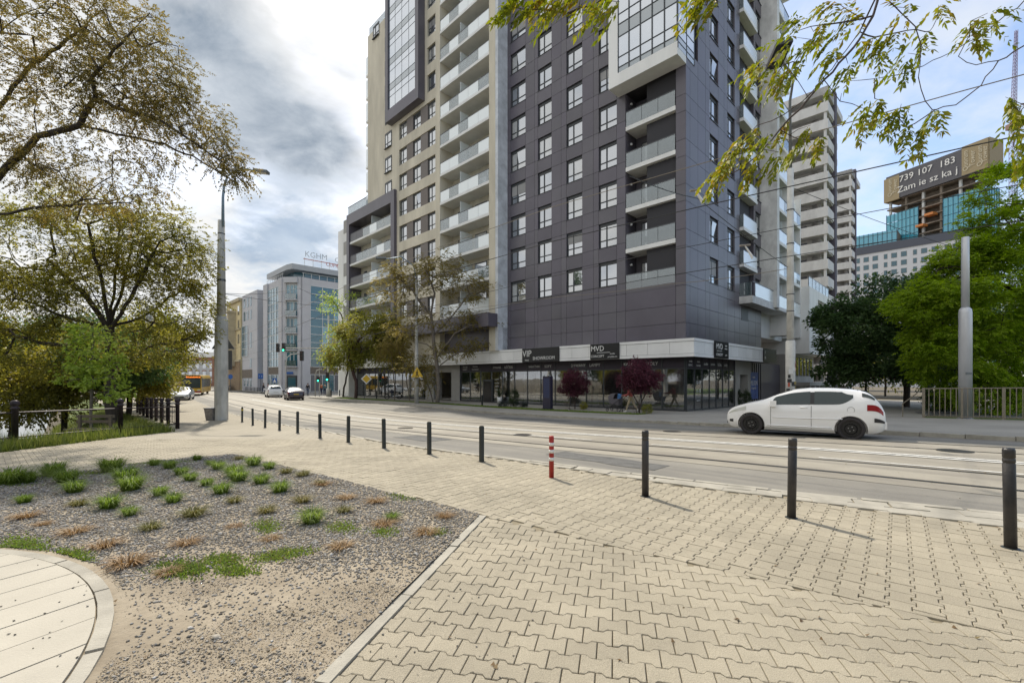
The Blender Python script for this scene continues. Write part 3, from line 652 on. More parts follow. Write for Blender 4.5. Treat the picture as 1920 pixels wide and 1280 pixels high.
M_dark = mat('dark_panel', (.116, .106, .128), .32, var=.10, vscale=.35, rand=.08, spec=.5)
M_dark2 = mat('dark_core', (.035, .034, .04), .7)
M_cream = mat('cream_render', (.62, .57, .46), .9, var=.16, vscale=.5, bump=.15, bscale=50, stretch=(1, 1, .25))
M_white = mat('white_render', (.80, .80, .78), .85, var=.08, vscale=.6, stretch=(1, 1, .2))
M_fin = mat('concrete_fin', (.68, .68, .66), .85, var=.22, vscale=.9, bump=.1, bscale=20, stretch=(1, 1, .6))
M_grey = mat('grey_render', (.36, .35, .33), .9, var=.1, vscale=.6)
M_brown = mat('brown_panel', (.19, .165, .15), .7, rand=.06)
M_frame = mat('window_frame', (.045, .05, .055), .45, spec=.5)
M_wframe = mat('white_frame', (.62, .63, .62), .5)
M_rail = mat('rail_metal', (.10, .105, .11), .35, .6)
M_alu = mat('fascia_alu', (.80, .80, .79), .45, .0, var=.06, vscale=.6, rand=.05)
G_win = glassmat('window_glass', (.05, .06, .065), 0.0, .50)
G_cur = glassmat('window_glass_curtained', (.42, .42, .40), 0.0, .34)
G_bay = glassmat('bay_glass', (.25, .31, .38), 0.0, .55)
G_bayd = glassmat('bay_spandrel', (.16, .20, .21), 0.0, .25)
G_opal = glassmat('opal_glass', (.78, .84, .84), 0.0, .2, .25)
G_clear = glassmat('balcony_glass', (.16, .22, .22), .62, .14)
G_shop = glassmat('shop_glass', (.05, .06, .06), .86, .20)
M_hdr = mat('header_panel', (.026, .018, .032), .45, spec=.5)
M_txt = mat('white_lettering', (.75, .75, .73), .6)

tower = thing('apartment_tower', 'tall dark panelled apartment tower with cream balcony wing and ground floor shops', 'building', (C0.x - 8, C0.y + 14, gz(40)))
WIN = {}
def window(face, u0, u1, z0, h, par, p=-.13, mats=None, frame=None):
    wd = abs(u1 - u0); key = (round(wd, 2), round(h, 2), (frame or M_frame).name)
    if key not in WIN:
        b = 0.07; x0, x1 = -wd / 2, wd / 2; m1 = x0 + wd * .60; t1 = h * .30
        mb = MB(); mb.box(x0, x1, -.06, .0, 0, b).box(x0, x1, -.06, .0, h - b - .16, h).box(x0, x0 + b, -.06, .0, b, h - b - .16).box(x1 - b, x1, -.06, .0, b, h - b - .16)
        mb.box(m1 - .05, m1 + .05, -.06, -.004, b, h - b - .16).box(x0 + b, m1 - .05, -.06, -.004, t1 - .04, t1 + .04).box(m1 + .05, x1 - b, -.06, -.004, t1 - .04, t1 + .04)
        mb.box(x0 - .02, x1 + .02, -.02, .17, -.045, -.002)
        cells = [(x0 + b, m1 - .05, b, t1 - .04), (x0 + b, m1 - .05, t1 + .04, h - b - .16), (m1 + .05, x1 - b, b, t1 - .04), (m1 + .05, x1 - b, t1 + .04, h - b - .16)]
        WIN[key] = (raw_mesh('window', mb.v, mb.f, frame or M_frame), cells)
    me, cells = WIN[key]
    o = place('window', me, par, face.pt((u0 + u1) / 2, p, z0), (0, 0, face.rz()))
    kind = rnd.random(); mm = mats or ((G_cur, G_cur, G_win, G_cur) if kind < .35 else (G_win, G_win, G_win, G_win) if kind < .8 else (G_cur, G_win, G_cur, G_cur))
    for (a, b_, c, d), gm in zip(cells, mm):
        q = link(bpy.data.objects.new('pane', unit_box(gm))); q.parent = o
        q.location = ((a + b_) / 2, -.045, (c + d) / 2); q.scale = (b_ - a, .012, d - c)
        q.rotation_euler = (rnd.gauss(0, .004), 0, rnd.gauss(0, .004))
        if kind > .9 and (c, a) == (cells[1][2], cells[1][0]): q.rotation_euler.x = R(-7); q.location.y += .03
    if .55 < kind < .64:
        q = link(bpy.data.objects.new('roller_blind', unit_box(M_blind))); q.parent = o; hh = h * rnd.uniform(.25, .6); q.location = (0, -.02, h - .2 - hh / 2); q.scale = (wd - .12, .02, hh)
    return o
M_blind = mat('roller_blind', (.30, .30, .30), .7, rand=.3)
NP = [0]; REST = MB()
def panel(face, u0, u1, z0, z1, seen=True, m=None, p1=0.0):
    g = .012
    if seen and NP[0] < 300:
        NP[0] += 1; face.pc('panel', m or M_dark, tower, u0 + g, u1 - g, -.12, p1 + rnd.gauss(0, .0015), z0 + g, z1 - g)
    else: face.fbox(REST, u0 + g, u1 - g, -.12, p1, z0 + g, z1 - g)
SILL, WH, ST = 8.65, 1.87, 3.0
def sill(k): return SILL + ST * k
NK = 13
TOPZ = 47.0
# cores behind the cladding
mb = MB(); FL.fbox(mb, .3, 17.0, -14, -1.8, 4.25, TOPZ); FL.fbox(mb, 4.55, 17.0, -1.8, -.3, 4.25, TOPZ - .02); FL.fbox(mb, .3, 4.55, -1.8, -.3, 22.7, TOPZ - .03); FL.fbox(mb, .3, 4.55, -1.8, -.3, 4.26, 7.8); mb.build('core_wall', M_dark2, tower)
mb = MB(); FR.fbox(mb, .31, 10.2, -3.0, -.3, 4.25, TOPZ - .05); FR.fbox(mb, 13.8, 16.0, -3.0, -.3, 4.25, TOPZ - .05); FR.fbox(mb, 10.2, 13.8, -3.0, -.3, 4.25, 7.9); mb.build('core_wall', M_dark2, tower)
# --- dark facade towards the street
UJ = [0, .70, 4.55, 5.31, 6.90, 7.40, 8.48, 10.06, 10.62, 11.67, 13.21, 13.6, 14.71, 16.58, 17.0]
WCOL = [(5.31, 6.90), (8.48, 10.06), (11.67, 13.21), (14.71, 16.58)]
low = [4.22, 5.37, 6.6, 7.88, SILL]
for j in range(4):
    for i in range(len(UJ) - 1): panel(FL, UJ[i], UJ[i + 1], low[j], low[j + 1])
for k in range(NK):
    z0, z1, z2 = sill(k), sill(k) + WH, sill(k + 1)
    for i in range(len(UJ) - 1):
        u0, u1 = UJ[i], UJ[i + 1]; seen = k < 8
        if (u0, u1) == (.70, 4.55): continue
        bay = k >= 5 and u1 <= 5.32 or False
        if bay: continue
        if (u0, u1) not in WCOL: panel(FL, u0, u1, z0, z1, seen)
        panel(FL, u0, u1, z1, z2, seen)
    for ci, (u0, u1) in enumerate(WCOL): window(FL, u0, u1, z0, WH, tower)
# --- recessed balconies at the street facade corner
def pane_row(face, name, par, u0, u1, n, p, z0, z1, mats, gap=.03, th=.014):
    for i in range(n):
        a = u0 + (u1 - u0) * i / n; b_ = u0 + (u1 - u0) * (i + 1) / n; m = mats[i % len(mats)] if isinstance(mats, (list, tuple)) else mats
        face.pc(name, m, par, a + gap / 2, b_ - gap / 2, p - th / 2, p + th / 2, z0, z1)
mb = MB(); FL.fbox(mb, .70, 4.55, -1.75, -1.55, 7.9, 22.6); bk = mb.build('loggia_back_wall', M_dark, tower)
mb = MB(); FL.fbox(mb, 4.55, 4.67, -1.6, -.125, 7.9, 22.6); FL.fbox(mb, .58, .70, -1.6, -.125, 7.9, 22.6); mb.build('loggia_side_wall', M_dark, tower)
for k in range(5):
    zb = 10.84 + 3 * (k - 1); mb = MB(); FL.fbox(mb, .72, 4.53, -1.55, .02 if k else -.02, zb, zb + .30)
    bal = mb.build('balcony', M_white if k else M_dark, tower)
    FL.pc('rail', M_rail, bal, .74, 4.51, -.03, .02, zb + 1.36, zb + 1.41)
    pane_row(FL, 'railing_pane', bal, .74, 4.51, 3, -.005, zb + .32, zb + 1.35, G_clear)
    for u0, u1 in ((1.2, 2.1), (2.15, 3.05), (3.1, 4.1)):
        o = FL.pc('door', M_frame, bal, u0, u1, -1.55, -1.50, zb + .30, zb + 2.5); FL.pc('door_pane', G_win if rnd.random() < .5 else G_cur, bal, u0 + .09, u1 - .09, -1.5, -1.485, zb + .42, zb + 2.4)
    place('wall_lamp', raw_mesh('wall_lamp', *(lambda q: (q.v, q.f))(MB().lathe([(.09, 0), (.09, .12), (.05, .16)], n=10)), M_wframe), tower, FL.pt(4.48, -.7, zb + 2.2))
# balcony furniture on two floors
for zb, u in ((13.84, 3.6), (10.84, 1.6), (10.84, 3.2), (16.84, 1.4)):
    z = zb + .30; q = FL.pt(u, -.7, z)
    ch = thing('balcony_chair', {(13.84, 3.6): 'dark garden chair on the balcony above the round table', (10.84, 1.6): 'dark garden chair behind the glass railing of a low balcony', (10.84, 3.2): 'dark garden chair beside another on a low balcony', (16.84, 1.4): 'dark garden chair on a high corner balcony'}[(zb, u)], 'chair', q)
    m = mat('chair_dark', (.03, .03, .03), .6)
    bx('seat', m, ch, q.x - .22, q.x + .22, q.y - .22, q.y + .22, z + .42, z + .46); bx('backrest', m, ch, q.x - .22, q.x + .22, q.y + .19, q.y + .23, z + .46, z + .9)
    for sx in (-1, 1):
        for sy in (-1, 1): MB().tube([(q.x + .19 * sx, q.y + .19 * sy, z), (q.x + .19 * sx, q.y + .19 * sy, z + .43)], .018, 6).build('leg', m, ch)
# --- white framed glass bay above the corner
mb = MB(); BZ, BT = 22.6, 44.0
FL.fbox(mb, -.02, 5.17, -.0, 1.3, BZ, BZ + .85); FL.fbox(mb, 4.42, 5.17, .0, 1.3, BZ + .85, BT); FL.fbox(mb, -.02, 4.42, 0, 1.3, BT - .6, BT)
bay = mb.build('bay_frame', M_white, tower)
mb = MB(); FL.fbox(mb, .05, 4.4, -1.6, 1.16, BZ + .86, BT - .6); mb.build('bay_core', M_dark2, bay)
zs = BZ + .85; rows_ = []
while zs < BT - 1.5:
    for hgt, gm in ((.42, G_bayd), (.72, G_bay), (1.46, G_bay)) if not rows_ else ((.9, G_bayd), (.72, G_bay), (1.38, G_bay)): rows_.append((zs, zs + hgt, gm)); zs += hgt
for z0, z1, gm in rows_:
    for i in range(5):
        a, b_ = .02 + 4.4 * i / 5, .02 + 4.4 * (i + 1) / 5; FL.pc('bay_pane', gm, bay, a + .035, b_ - .035, 1.19, 1.22, z0 + .03, z1 - .03)
    for a, b_ in ((-1.2, .05), (.05, 1.26)): FR.pc('bay_pane', gm, bay, a + .035, b_ - .035, -.01, .03, z0 + .03 - .4 * (z0 == BZ + .85), z1 - .03)
mb = MB()
for i in range(6): u = .02 + 4.4 * i / 5; FL.fbox(mb, u - .035, u + .035, 1.17, 1.27, BZ + .85, BT - .6)
for z0, z1, gm in rows_: FL.fbox(mb, .02, 4.42, 1.17, 1.25, z0 - .03, z0 + .03)
for v in (-1.24, .05, 1.26): FR.fbox(mb, v - .035, v + .035, -.02, .05, BZ + .45, BT - .6)
for z0, z1, gm in rows_: FR.fbox(mb, -1.24, 1.26, -.02, .045, z0 - .03, z0 + .03)
mb.build('bay_mullions', M_frame, bay)
# --- dark facade towards the park
VJ = [0, .646, 1.93, 3.23, 4.02, 5.61, 6.77, 7.46, 9.05, 10.2]
for j in range(4):
    for v0, v1 in list(zip(VJ, VJ[1:])) + [(10.2, 12.4), (12.4, 14.2), (14.2, 15.8)]: panel(FR, v0, v1, low[j], low[j + 1], j > 0)
for k in range(NK):
    z0, z1, z2 = sill(k), sill(k) + WH, sill(k + 1); seen = k < 5
    for v0, v1 in list(zip(VJ, VJ[1:])) + [(13.7, 14.2), (14.2, 15.75)]:
        if k >= 5 and v1 < 1.94: continue
        win = (v0, v1) in ((4.02, 5.61), (7.46, 9.05), (14.2, 15.75))
        if not win: panel(FR, v0, v1, z0, z1, seen)
        panel(FR, v0, v1, z1, z2, seen)
        if win: window(FR, v0, v1, z0, WH, tower, mats=(G_win, G_win, G_cur, G_cur))
    zb = 10.84 + 3 * (k - 1)                                  # loggias with white fronted balconies
    if k > 0:
        mb = MB(); FR.fbox(mb, 10.22, 13.68, -1.5, .32, zb, zb + .28); bal = mb.build('balcony', M_white, tower)
        FR.pc('railing_pane', G_opal, bal, 10.25, 13.6, .28, .30, zb + .30, zb + 1.32); FR.pc('railing_pane', G_clear, bal, 10.235, 10.25, -.1, .28, zb + .30, zb + 1.32)
        FR.pc('rail', M_rail, bal, 10.22, 13.62, .27, .32, zb + 1.33, zb + 1.38)
        FR.pc('door', M_frame, bal, 11.6, 13.2, -1.45, -1.40, zb + .28, zb + 2.5); FR.pc('door_pane', G_win, bal, 11.7, 13.1, -1.40, -1.385, zb + .4, zb + 2.4)
mb = MB(); FR.fbox(mb, 10.2, 13.7, -1.62, -1.5, 8.0, TOPZ); FR.fbox(mb, 13.7, 13.82, -1.5, -.125, 8.0, TOPZ - .03); mb.build('loggia_back_wall', M_dark, tower)
mb = MB(); FR.fbox(mb, 10.1, 17.2, -.2, 1.02, 7.78, 8.36); ter = mb.build('terrace_slab', M_fin, tower)
pane_row(FR, 'railing_pane', ter, 10.9, 17.1, 1, .98, 8.40, 9.46, G_opal); FR.pc('railing_pane', G_clear, ter, 10.14, 10.16, 0, .95, 8.40, 9.46)
FR.pc('rail', M_rail, ter, 10.12, 17.15, .96, 1.01, 9.47, 9.52)
FR.pc('window', M_frame, tower, 10.6, 12.2, -.02, .015, 6.5, 7.6); 
# --- pale fin and balcony stack towards the park
mb = MB(); FR.fbox(mb, 15.8, 16.5, -1.0, 1.3, 8.0, TOPZ + 1); mb.build('fin_wall', M_fin, tower)
mb = MB(); FR.fbox(mb, 16.5, 20.2, -6, -.4, 5.5, TOPZ); FR.fbox(mb, 20.2, 24.2, -6, -.42, 5.5, 19.6); mb.build('rear_wall', M_white, tower)
mb = MB(); FR.fbox(mb, 19.9, 21.4, -.4, 1.25, 5.8, 20.0); FR.fbox(mb, 24.0, 24.25, -.4, 1.25, 5.8, 20.0); mb.build('pier_wall', M_white, tower)
for k in range(NK):
    zb = 10.84 + 3 * (k - 1)
    for v0, v1, top in ((16.5, 19.9, 99), (21.4, 24.0, 19)):
        if zb > top: continue
        mb = MB(); FR.fbox(mb, v0, v1, -.4, 1.28, zb - .02, zb + .28); bal = mb.build('balcony', M_white, tower)
        pane_row(FR, 'railing_pane', bal, v0 + .05, v1 - .05, 2, 1.24, zb + .3, zb + 1.32, [G_opal, G_clear] if k % 2 else [G_opal, G_opal]); FR.pc('rail', M_rail, bal, v0 + .03, v1 - .03, 1.22, 1.27, zb + 1.33, zb + 1.38)
        FR.pc('divider', G_opal, bal, v0 + 1.9, v0 + 1.93, -.4, 1.0, zb + .28, zb + 2.5)
        FR.pc('door_pane', G_win, bal, v0 + .3, v0 + 1.5, -.39, -.37, zb + .3, zb + 2.4)
# --- white box annex with loggias, dark low wing under it
annex = thing('annex_block', 'low white box wing with loggias and a roof terrace beside the tower', 'building', FR.pt(29, -3, gz(50)))
mb = MB(); FR.fbox(mb, 24.3, 28.0, -5, 2.0, 4.2, 11.0); FR.fbox(mb, 28.0, 34.0, -5, .3, 4.2, 11.0); FR.fbox(mb, 28.0, 34.0, .3, 2.0, 10.1, 11.0); FR.fbox(mb, 28, 34, .3, 2.0, 4.2, 4.6); FR.fbox(mb, 33.7, 34.0, .3, 2.0, 4.6, 10.1); mb.build('wall', M_white, annex)
for zb in (4.6, 7.3):
    if zb > 5: mb = MB(); FR.fbox(mb, 28.02, 33.7, .3, 1.95, zb - .14, zb + .14); mb.build('floor_slab', M_white, annex)
    pane_row(FR, 'railing_pane', annex, 28.05, 33.65, 3, 1.92, zb + .16, zb + 1.1, [G_opal, G_clear, G_opal]); FR.pc('divider', G_opal, annex, 30.8, 30.84, .3, 1.7, zb + .14, zb + 2.5)
    FR.pc('door_pane', G_win, annex, 29, 30.2, .3, .33, zb + .2, zb + 2.3)
pane_row(FR, 'railing_pane', annex, 24.4, 33.9, 6, 1.9, 11.05, 12.0, G_clear); FR.pc('rail', M_rail, annex, 24.35, 33.95, 1.87, 1.93, 12.02, 12.07)
for i in range(7): FR.pc('rail_post', M_rail, annex, 24.4 + i * 1.57, 24.45 + i * 1.57, 1.87, 1.92, 11.0, 12.02)
mb = MB(); FR.fbox(mb, 24.3, 33, -5, .6, gz(48), 4.2); mb.build('lower_wall', M_grey, annex)
for i in range(5): FR.pc('window', M_frame, annex, 25 + i * 1.5, 26.1 + i * 1.5, .6, .64, 1.9, 3.9); FR.pc('pane', G_win, annex, 25.08 + i * 1.5, 26.02 + i * 1.5, .64, .655, 1.98, 3.82)
mb = MB(); FR.fbox(mb, 23.5, 33, .6, 2.2, .9, 1.25); mb.build('canopy', M_grey, annex)
for i in range(5): FR.pc('column', M_grey, annex, 24 + i * 2.1, 24.35 + i * 2.1, 1.75, 2.1, gz(48), .9)
# --- pale fin towards the street, balcony wing, cream wing
mb = MB(); FL.fbox(mb, 17.0, 17.35, -1.5, 1.22, 4.2, TOPZ + 1.2); mb.build('fin_wall', mat('fin_blue_grey', (.60, .63, .67), .85, var=.18, vscale=1.2, bump=.1, bscale=20), tower)
mb = MB(); FL.fbox(mb, 17.35, 18.2, -1.0, 1.23, 4.2, TOPZ + 1.1); mb.build('pier_wall', M_cream, tower)
mb = MB(); FL.fbox(mb, 18.2, 25.9, -14, -.5, 4.2, TOPZ); mb.build('loggia_back_wall', M_cream, tower)
for k in range(NK):
    zb = 10.84 + 3 * (k - 1); mb = MB(); FL.fbox(mb, 18.2, 25.9, -.5, 1.22, zb, zb + .26); bal = mb.build('balcony', M_white, tower)
    seq = [[G_opal, G_opal, G_clear, G_opal, G_clear], [G_clear, G_opal, G_opal, G_clear, G_opal], [G_opal, G_clear, G_clear, G_opal, G_opal]][k % 3]
    pane_row(FL, 'railing_pane', bal, 18.25, 25.85, 5, 1.20, zb + .27, zb + 1.32, seq); FL.pc('rail', M_rail, bal, 18.22, 25.88, 1.17, 1.225, zb + 1.33, zb + 1.38)
    FL.pc('divider', G_opal, bal, 22.7, 22.73, -.5, 1.05, zb + .26, zb + 2.6)
    for u0, u1 in ((19.0, 19.8), (20.4, 22.2), (23.4, 25.0)): FL.pc('door', M_frame, bal, u0, u1, -.5, -.46, zb + .26, zb + 2.45); FL.pc('door_pane', rnd.choice([G_win, G_win, G_cur]), bal, u0 + .08, u1 - .08, -.46, -.445, zb + .36, zb + 2.37)
    if k in (4, 7): FL.pc('air_conditioner', M_wframe, bal, 25.1, 25.8, -.45, -.1, zb + .27, zb + 1.0)
mb = MB(); FL.fbox(mb, 25.9, 26.7, -14, 1.24, 4.2, TOPZ)                       # cream wall with openings left for the window bands
FL.fbox(mb, 34.0, 41.6, -14, 1.24, 24.0, 45.9 - .0); FL.fbox(mb, 34.0, 34.5, -14, 1.24, 4.2, 24.0); FL.fbox(mb, 26.7, 34.0, -14, .98, 4.2, TOPZ)
for k in range(NK):
    z1, z2 = sill(k) + WH, sill(k + 1); FL.fbox(mb, 26.7, 34.0, .98, 1.24, z1, z2)
FL.fbox(mb, 26.7, 34.0, .98, 1.24, 4.2, SILL); mb.build('cream_wall', M_cream, tower)
CW = [(26.7, 28.2), (29.6, 31.1), (32.45, 33.97)]
for k in range(NK):
    for i, (u0, u1) in enumerate(CW):
        if k >= 8 and i > 0: continue
        window(FL, u0, u1, sill(k), WH, tower, 1.06)
    if k < 8:
        for u0, u1 in ((28.2, 29.6), (31.1, 32.45)): FL.pc('infill_panel', M_brown, tower, u0 + .02, u1 - .02, .98, 1.17, sill(k) + .02, sill(k) + WH - .02)
    else: FL.pc('infill_panel', M_cream, tower, 28.2, 34.0, .98, 1.235, sill(k), sill(k) + WH)
for k in (5, 6, 7): window(FL, 35.6, 37.1, sill(k), WH, tower, 1.32)
for k, u in ((12, 38.6), (11, 38.6)): window(FL, u, u + 1.5, sill(k), 1.6 if k == 12 else WH, tower, 1.32) if k == 12 else None
for k in range(8, 13): FL.pc('window', M_frame, tower, 36.4, 37.2, 1.2, 1.28, sill(k), sill(k) + WH)
for k in range(5, 12):                                                          # glazed loggia stack on the far flank
    mb = MB(); FL.fbox(mb, 41.6, 42.4, -4, 1.1, sill(k) - .6, sill(k) - .35); bal = mb.build('balcony', M_white, tower); FL.pc('railing_pane', G_opal, bal, 41.62, 42.35, 1.05, 1.09, sill(k) - .3, sill(k) + 1.9)
# dark framed bay on the cream wing
mb = MB(); Z0 = 32.0; FL.fbox(mb, 28.67, 29.3, 1.24, 2.1, Z0, TOPZ + .5); FL.fbox(mb, 35.1, 35.7, 1.24, 2.1, Z0, TOPZ + .5); FL.fbox(mb, 29.3, 35.1, 1.24, 2.1, Z0, Z0 + 1.3)
bay2 = mb.build('bay_frame', M_dark, tower); mb = MB(); FL.fbox(mb, 29.3, 35.1, 1.25, 1.9, Z0 + 1.3, TOPZ + .4); mb.build('bay_core', M_dark2, bay2)
z = Z0 + 1.3; i = 0
while z < TOPZ:
    hgt = (1.5, .75, .75)[i % 3]; i += 1
    for q in range(4): a, b_ = 29.32 + 5.78 * q / 4, 29.32 + 5.78 * (q + 1) / 4; FL.pc('bay_pane', G_bay if i % 3 else G_bayd, bay2, a + .04, b_ - .04, 1.92, 1.95, z + .04, min(z + hgt, TOPZ + .4) - .04)
    z += hgt
# lower dark framed block with balconies
mb = MB(); FL.fbox(mb, 34.5, 35.3, -8, 1.6, 4.2, 24.0); FL.fbox(mb, 46.3, 47.0, -8, 1.6, 4.2, 24.0); FL.fbox(mb, 35.3, 46.3, -8, 1.6, 22.6, 24.0); mb.build('block_frame', M_dark, tower)
mb = MB(); FL.fbox(mb, 35.3, 46.3, -8, -.2, 4.2, 22.6); mb.build('loggia_back_wall', M_cream, tower)
for k in range(5):
    zb = 10.84 + 3 * (k - 1) + .1; mb = MB(); FL.fbox(mb, 35.3, 46.3, -.2, 1.45, zb, zb + .26); bal = mb.build('balcony', M_white, tower)
    seq = [[G_clear, G_clear, G_opal, G_clear, mat('grey_infill', (.14, .14, .15), .5), mat('grey_infill', (.14, .14, .15), .5)], [G_clear, G_opal, G_clear, G_clear, G_clear, mat('grey_infill', (.14, .14, .15), .5)]][k % 2]
    pane_row(FL, 'railing_pane', bal, 35.35, 46.25, 6, 1.42, zb + .27, zb + 1.32, seq); FL.pc('rail', M_rail, bal, 35.33, 46.27, 1.39, 1.45, zb + 1.33, zb + 1.38); FL.pc('divider', G_opal, bal, 40.6, 40.63, -.2, 1.25, zb + .26, zb + 2.6)
    for u0, u1 in ((36.4, 37.6), (38.6, 39.5), (42.0, 43.2), (44.6, 45.4)): FL.pc('door', M_frame, bal, u0, u1, -.2, -.16, zb + .26, zb + 2.4); FL.pc('door_pane', G_win, bal, u0 + .08, u1 - .08, -.16, -.145, zb + .36, zb + 2.3)
pane_row(FL, 'roof_railing_pane', tower, 41.7, 46.9, 5, 1.4, 24.05, 25.1, G_clear); FL.pc('rail', M_rail, tower, 41.7, 46.95, 1.37, 1.43, 25.1, 25.16)
mb = MB(); FL.fbox(mb, 47.0, 50.3, -10, 1.3, gz(70), 22.6); mb.build('end_wall', M_white, tower)
for k in range(6): FL.pc('infill_panel', M_grey, tower, 47.15, 48.5, 1.3, 1.33, 6.9 + 3 * k, 8.7 + 3 * k)
pane_row(FL, 'roof_railing_pane', tower, 26, 41.5, 12, 1.1, 46.0, 47.0, G_clear)
# planted parapet over the shops
mb = MB(); FL.fbox(mb, 17.05, 50.2, 1.22, 2.35, 6.35, 7.55); par = mb.build('planter_parapet', M_dark, tower)
mb = MB(); FL.fbox(mb, 17.0, 47.0, -2, .6, 4.22, 6.35); mb.build('recessed_wall', M_dark, tower)
o = place('panel_field', raw_mesh('panel_field', REST.v, REST.f, M_dark), tower); tag(o, kind='stuff')
# --- shop fascia
FZ0, FZ1 = 3.03, 4.19
mb = MB(); FL.fbox(mb, -.90, 50.2, -.5, .90, FZ0 + .04, FZ1); mb.build('fascia_box', M_dark2, tower)
mb = MB(); FR.fbox(mb, .55, 16.6, -.5, .90, FZ0 + .045, FZ1 - .004); mb.build('fascia_box', M_dark2, tower)
u = -.95
while u < 50: FL.pc('fascia_panel', M_alu, tower, u + .012, min(u + 1.62, 50.2) - .012, .90, .95, FZ0 + .22, FZ1 - .17); u += 1.62
v = -.94
while v < 16.4: FR.pc('fascia_panel', M_alu, tower, v + .012, min(v + 1.62, 16.6) - .012, .90, .95, FZ0 + .22, FZ1 - .17); v += 1.62
mb = MB(); FL.fbox(mb, -.985, 50.2, .90, .98, FZ0, FZ0 + .2); FL.fbox(mb, -.985, 50.2, .90, .985, FZ1 - .15, FZ1 + .03); FR.fbox(mb, -.88, 16.6, .90, .98, FZ0, FZ0 + .2); FR.fbox(mb, -.88, 16.6, .90, .985, FZ1 - .15, FZ1 + .03)
FL.fbox(mb, -.9, 50.2, -.4, .9, FZ1 + .002, FZ1 + .025); mb.build('fascia_trim', M_alu, tower)
# --- shop glazing, street side
def gl(face, u): p = face.pt(u, 0, 0); return gz(p.y) + .075
HDR = 2.30
def glazed(face, u0, u1, step, texts, door=None, low_txt=None):
    n = max(1, round((u1 - u0) / step)); us = [u0 + (u1 - u0) * i / n for i in range(n + 1)]
    for i, u in enumerate(us): face.pc('mullion', M_frame, tower, u - .035, u + .035, -.05, .05, gl(face, u), FZ0 + .04)
    face.pc('transom', M_frame, tower, u0, u1, -.035, .035, HDR - .04, HDR + .04)
    for i in range(n):
        a, b_ = us[i] + .04, us[i + 1] - .04; z0 = max(gl(face, us[i]), gl(face, us[i + 1])) + .10
        h = face.pc('header_panel', M_hdr, tower, a, b_, -.02, .02, HDR + .04, FZ0 + .03)
        s = face.pc('shop_window', G_shop, tower, a, b_, -.012, .012, z0, HDR - .04)
        face.pc('plinth', M_frame, tower, a, b_, -.03, .03, z0 - .25, z0)
        t = texts.get(i)
        if t:
            lines = t.split('\n'); xd = (face.d if face is FR else -face.d).to_3d()
            for q, ln in enumerate(lines): text(ln, M_txt, tower, face.pt((a + b_) / 2, .026, (HDR + FZ0) / 2 + (.0 if len(lines) == 1 else (.13 - .26 * q))), xd, min(.33 if len(lines) == 1 else .2, (b_ - a) / (len(ln) * .66 + .2)), depth=.002)
        t = (low_txt or {}).get(i)
        if t:
            xd = (face.d if face is FR else -face.d).to_3d()
            for ln, zz_, sz in t: text(ln, M_txt, tower, face.pt((a + b_) / 2, .018, zz_), xd, sz, depth=.001)
    return us
glazed(FL, .08, 24.0, 1.595, {1: 'STOŁY', 2: 'KRZESŁA', 4: 'LAMPY', 5: 'DYWANY', 7: 'SOFY', 8: 'NAROŻNIKI', 10: 'ŁÓŻKA', 11: 'SYPIALNIE', 13: 'POŚCIEL\nMATERACE', 14: 'ŻALUZJE\nROLETY'},
       low_txt={2: [('11-15', .95, .36), ('www.meble', .35, .14)], 11: [(t_, 1.55 - .33 * q, .17) for q, t_ in enumerate(('sypialnie', 'materace', 'stelaże', 'łóżka', 'kołdry', 'komody'))], 13: [(t_, 1.55 - .33 * q, .17) for q, t_ in enumerate(('meble', 'dla Twojego', 'domu', 'kuchnie', 'szafy', 'lampy'))]})
glazed(FR, .06, 9.0, 1.28, {0: 'meble\nBLANC', 1: 'fotele\nkomody', 2: 'studio', 3: 'kuchnie', 4: 'łóżka', 5: 'stoły'}, low_txt={1: [('10-18', 1.35, .36), ('11-15', .75, .36), ('zapraszamy', .1, .13)]})
# entrance in the street front
FL.pc('door_frame', M_frame, tower, 18.95, 20.35, .03, .12, gl(FL, 19.6), 1.55)
FL.pc('door_leaf', mat('shop_door_dark', (.015, .015, .018), .2), tower, 19.1, 20.2, .10, .135, gl(FL, 19.6) + .05, 1.35)
# portal, second glazed part, end
mb = MB(); FL.fbox(mb, 24.0, 25.4, -1, .12, gz(48) - .1, FZ0 + .03); FL.fbox(mb, 28.6, 30.2, -1, .12, gz(48) - .1, FZ0 + .03); FL.fbox(mb, 25.4, 28.6, -1, .12, 2.3, FZ0 + .03); mb.build('portal', M_grey, tower)
FL.pc('entrance_recess', M_dark2, tower, 25.4, 28.6, -2.4, -2.3, gz(48), 2.3); FL.pc('door_pane', G_win, tower, 26.2, 27.8, -2.3, -2.27, gz(48) + .1, 1.6)
glazed(FL, 30.2, 47.0, 1.6, {2: 'kwiaty'}, low_txt={2: [('kawiarnia', .2, .22)], 4: [('bilety', .5, .3)]})
mb = MB(); FR.fbox(mb, 9.0, 10.0, -1.2, .10, gz(38), FZ0 + .03); FR.fbox(mb, 11.9, 12.6, -1.2, .10, gz(38), FZ0 + .03); FR.fbox(mb, 10.0, 11.9, -1.2, .10, 1.95, FZ0 + .03); mb.build('portal', M_grey, tower)
FR.pc('entrance_recess', M_dark, tower, 10.0, 11.9, -1.3, -1.2, gz(38), 1.95)
mb = MB(); FR.fbox(mb, 12.6, 24.0, -4.0, -.6, gz(42) - .2, FZ0 + .03); mb.build('side_wall', M_dark, tower)
for i in range(9): FR.pc('cladding_rib', M_dark2, tower, 12.8 + i * .6, 12.86 + i * .6, -.6, -.55, gz(42), FZ0)
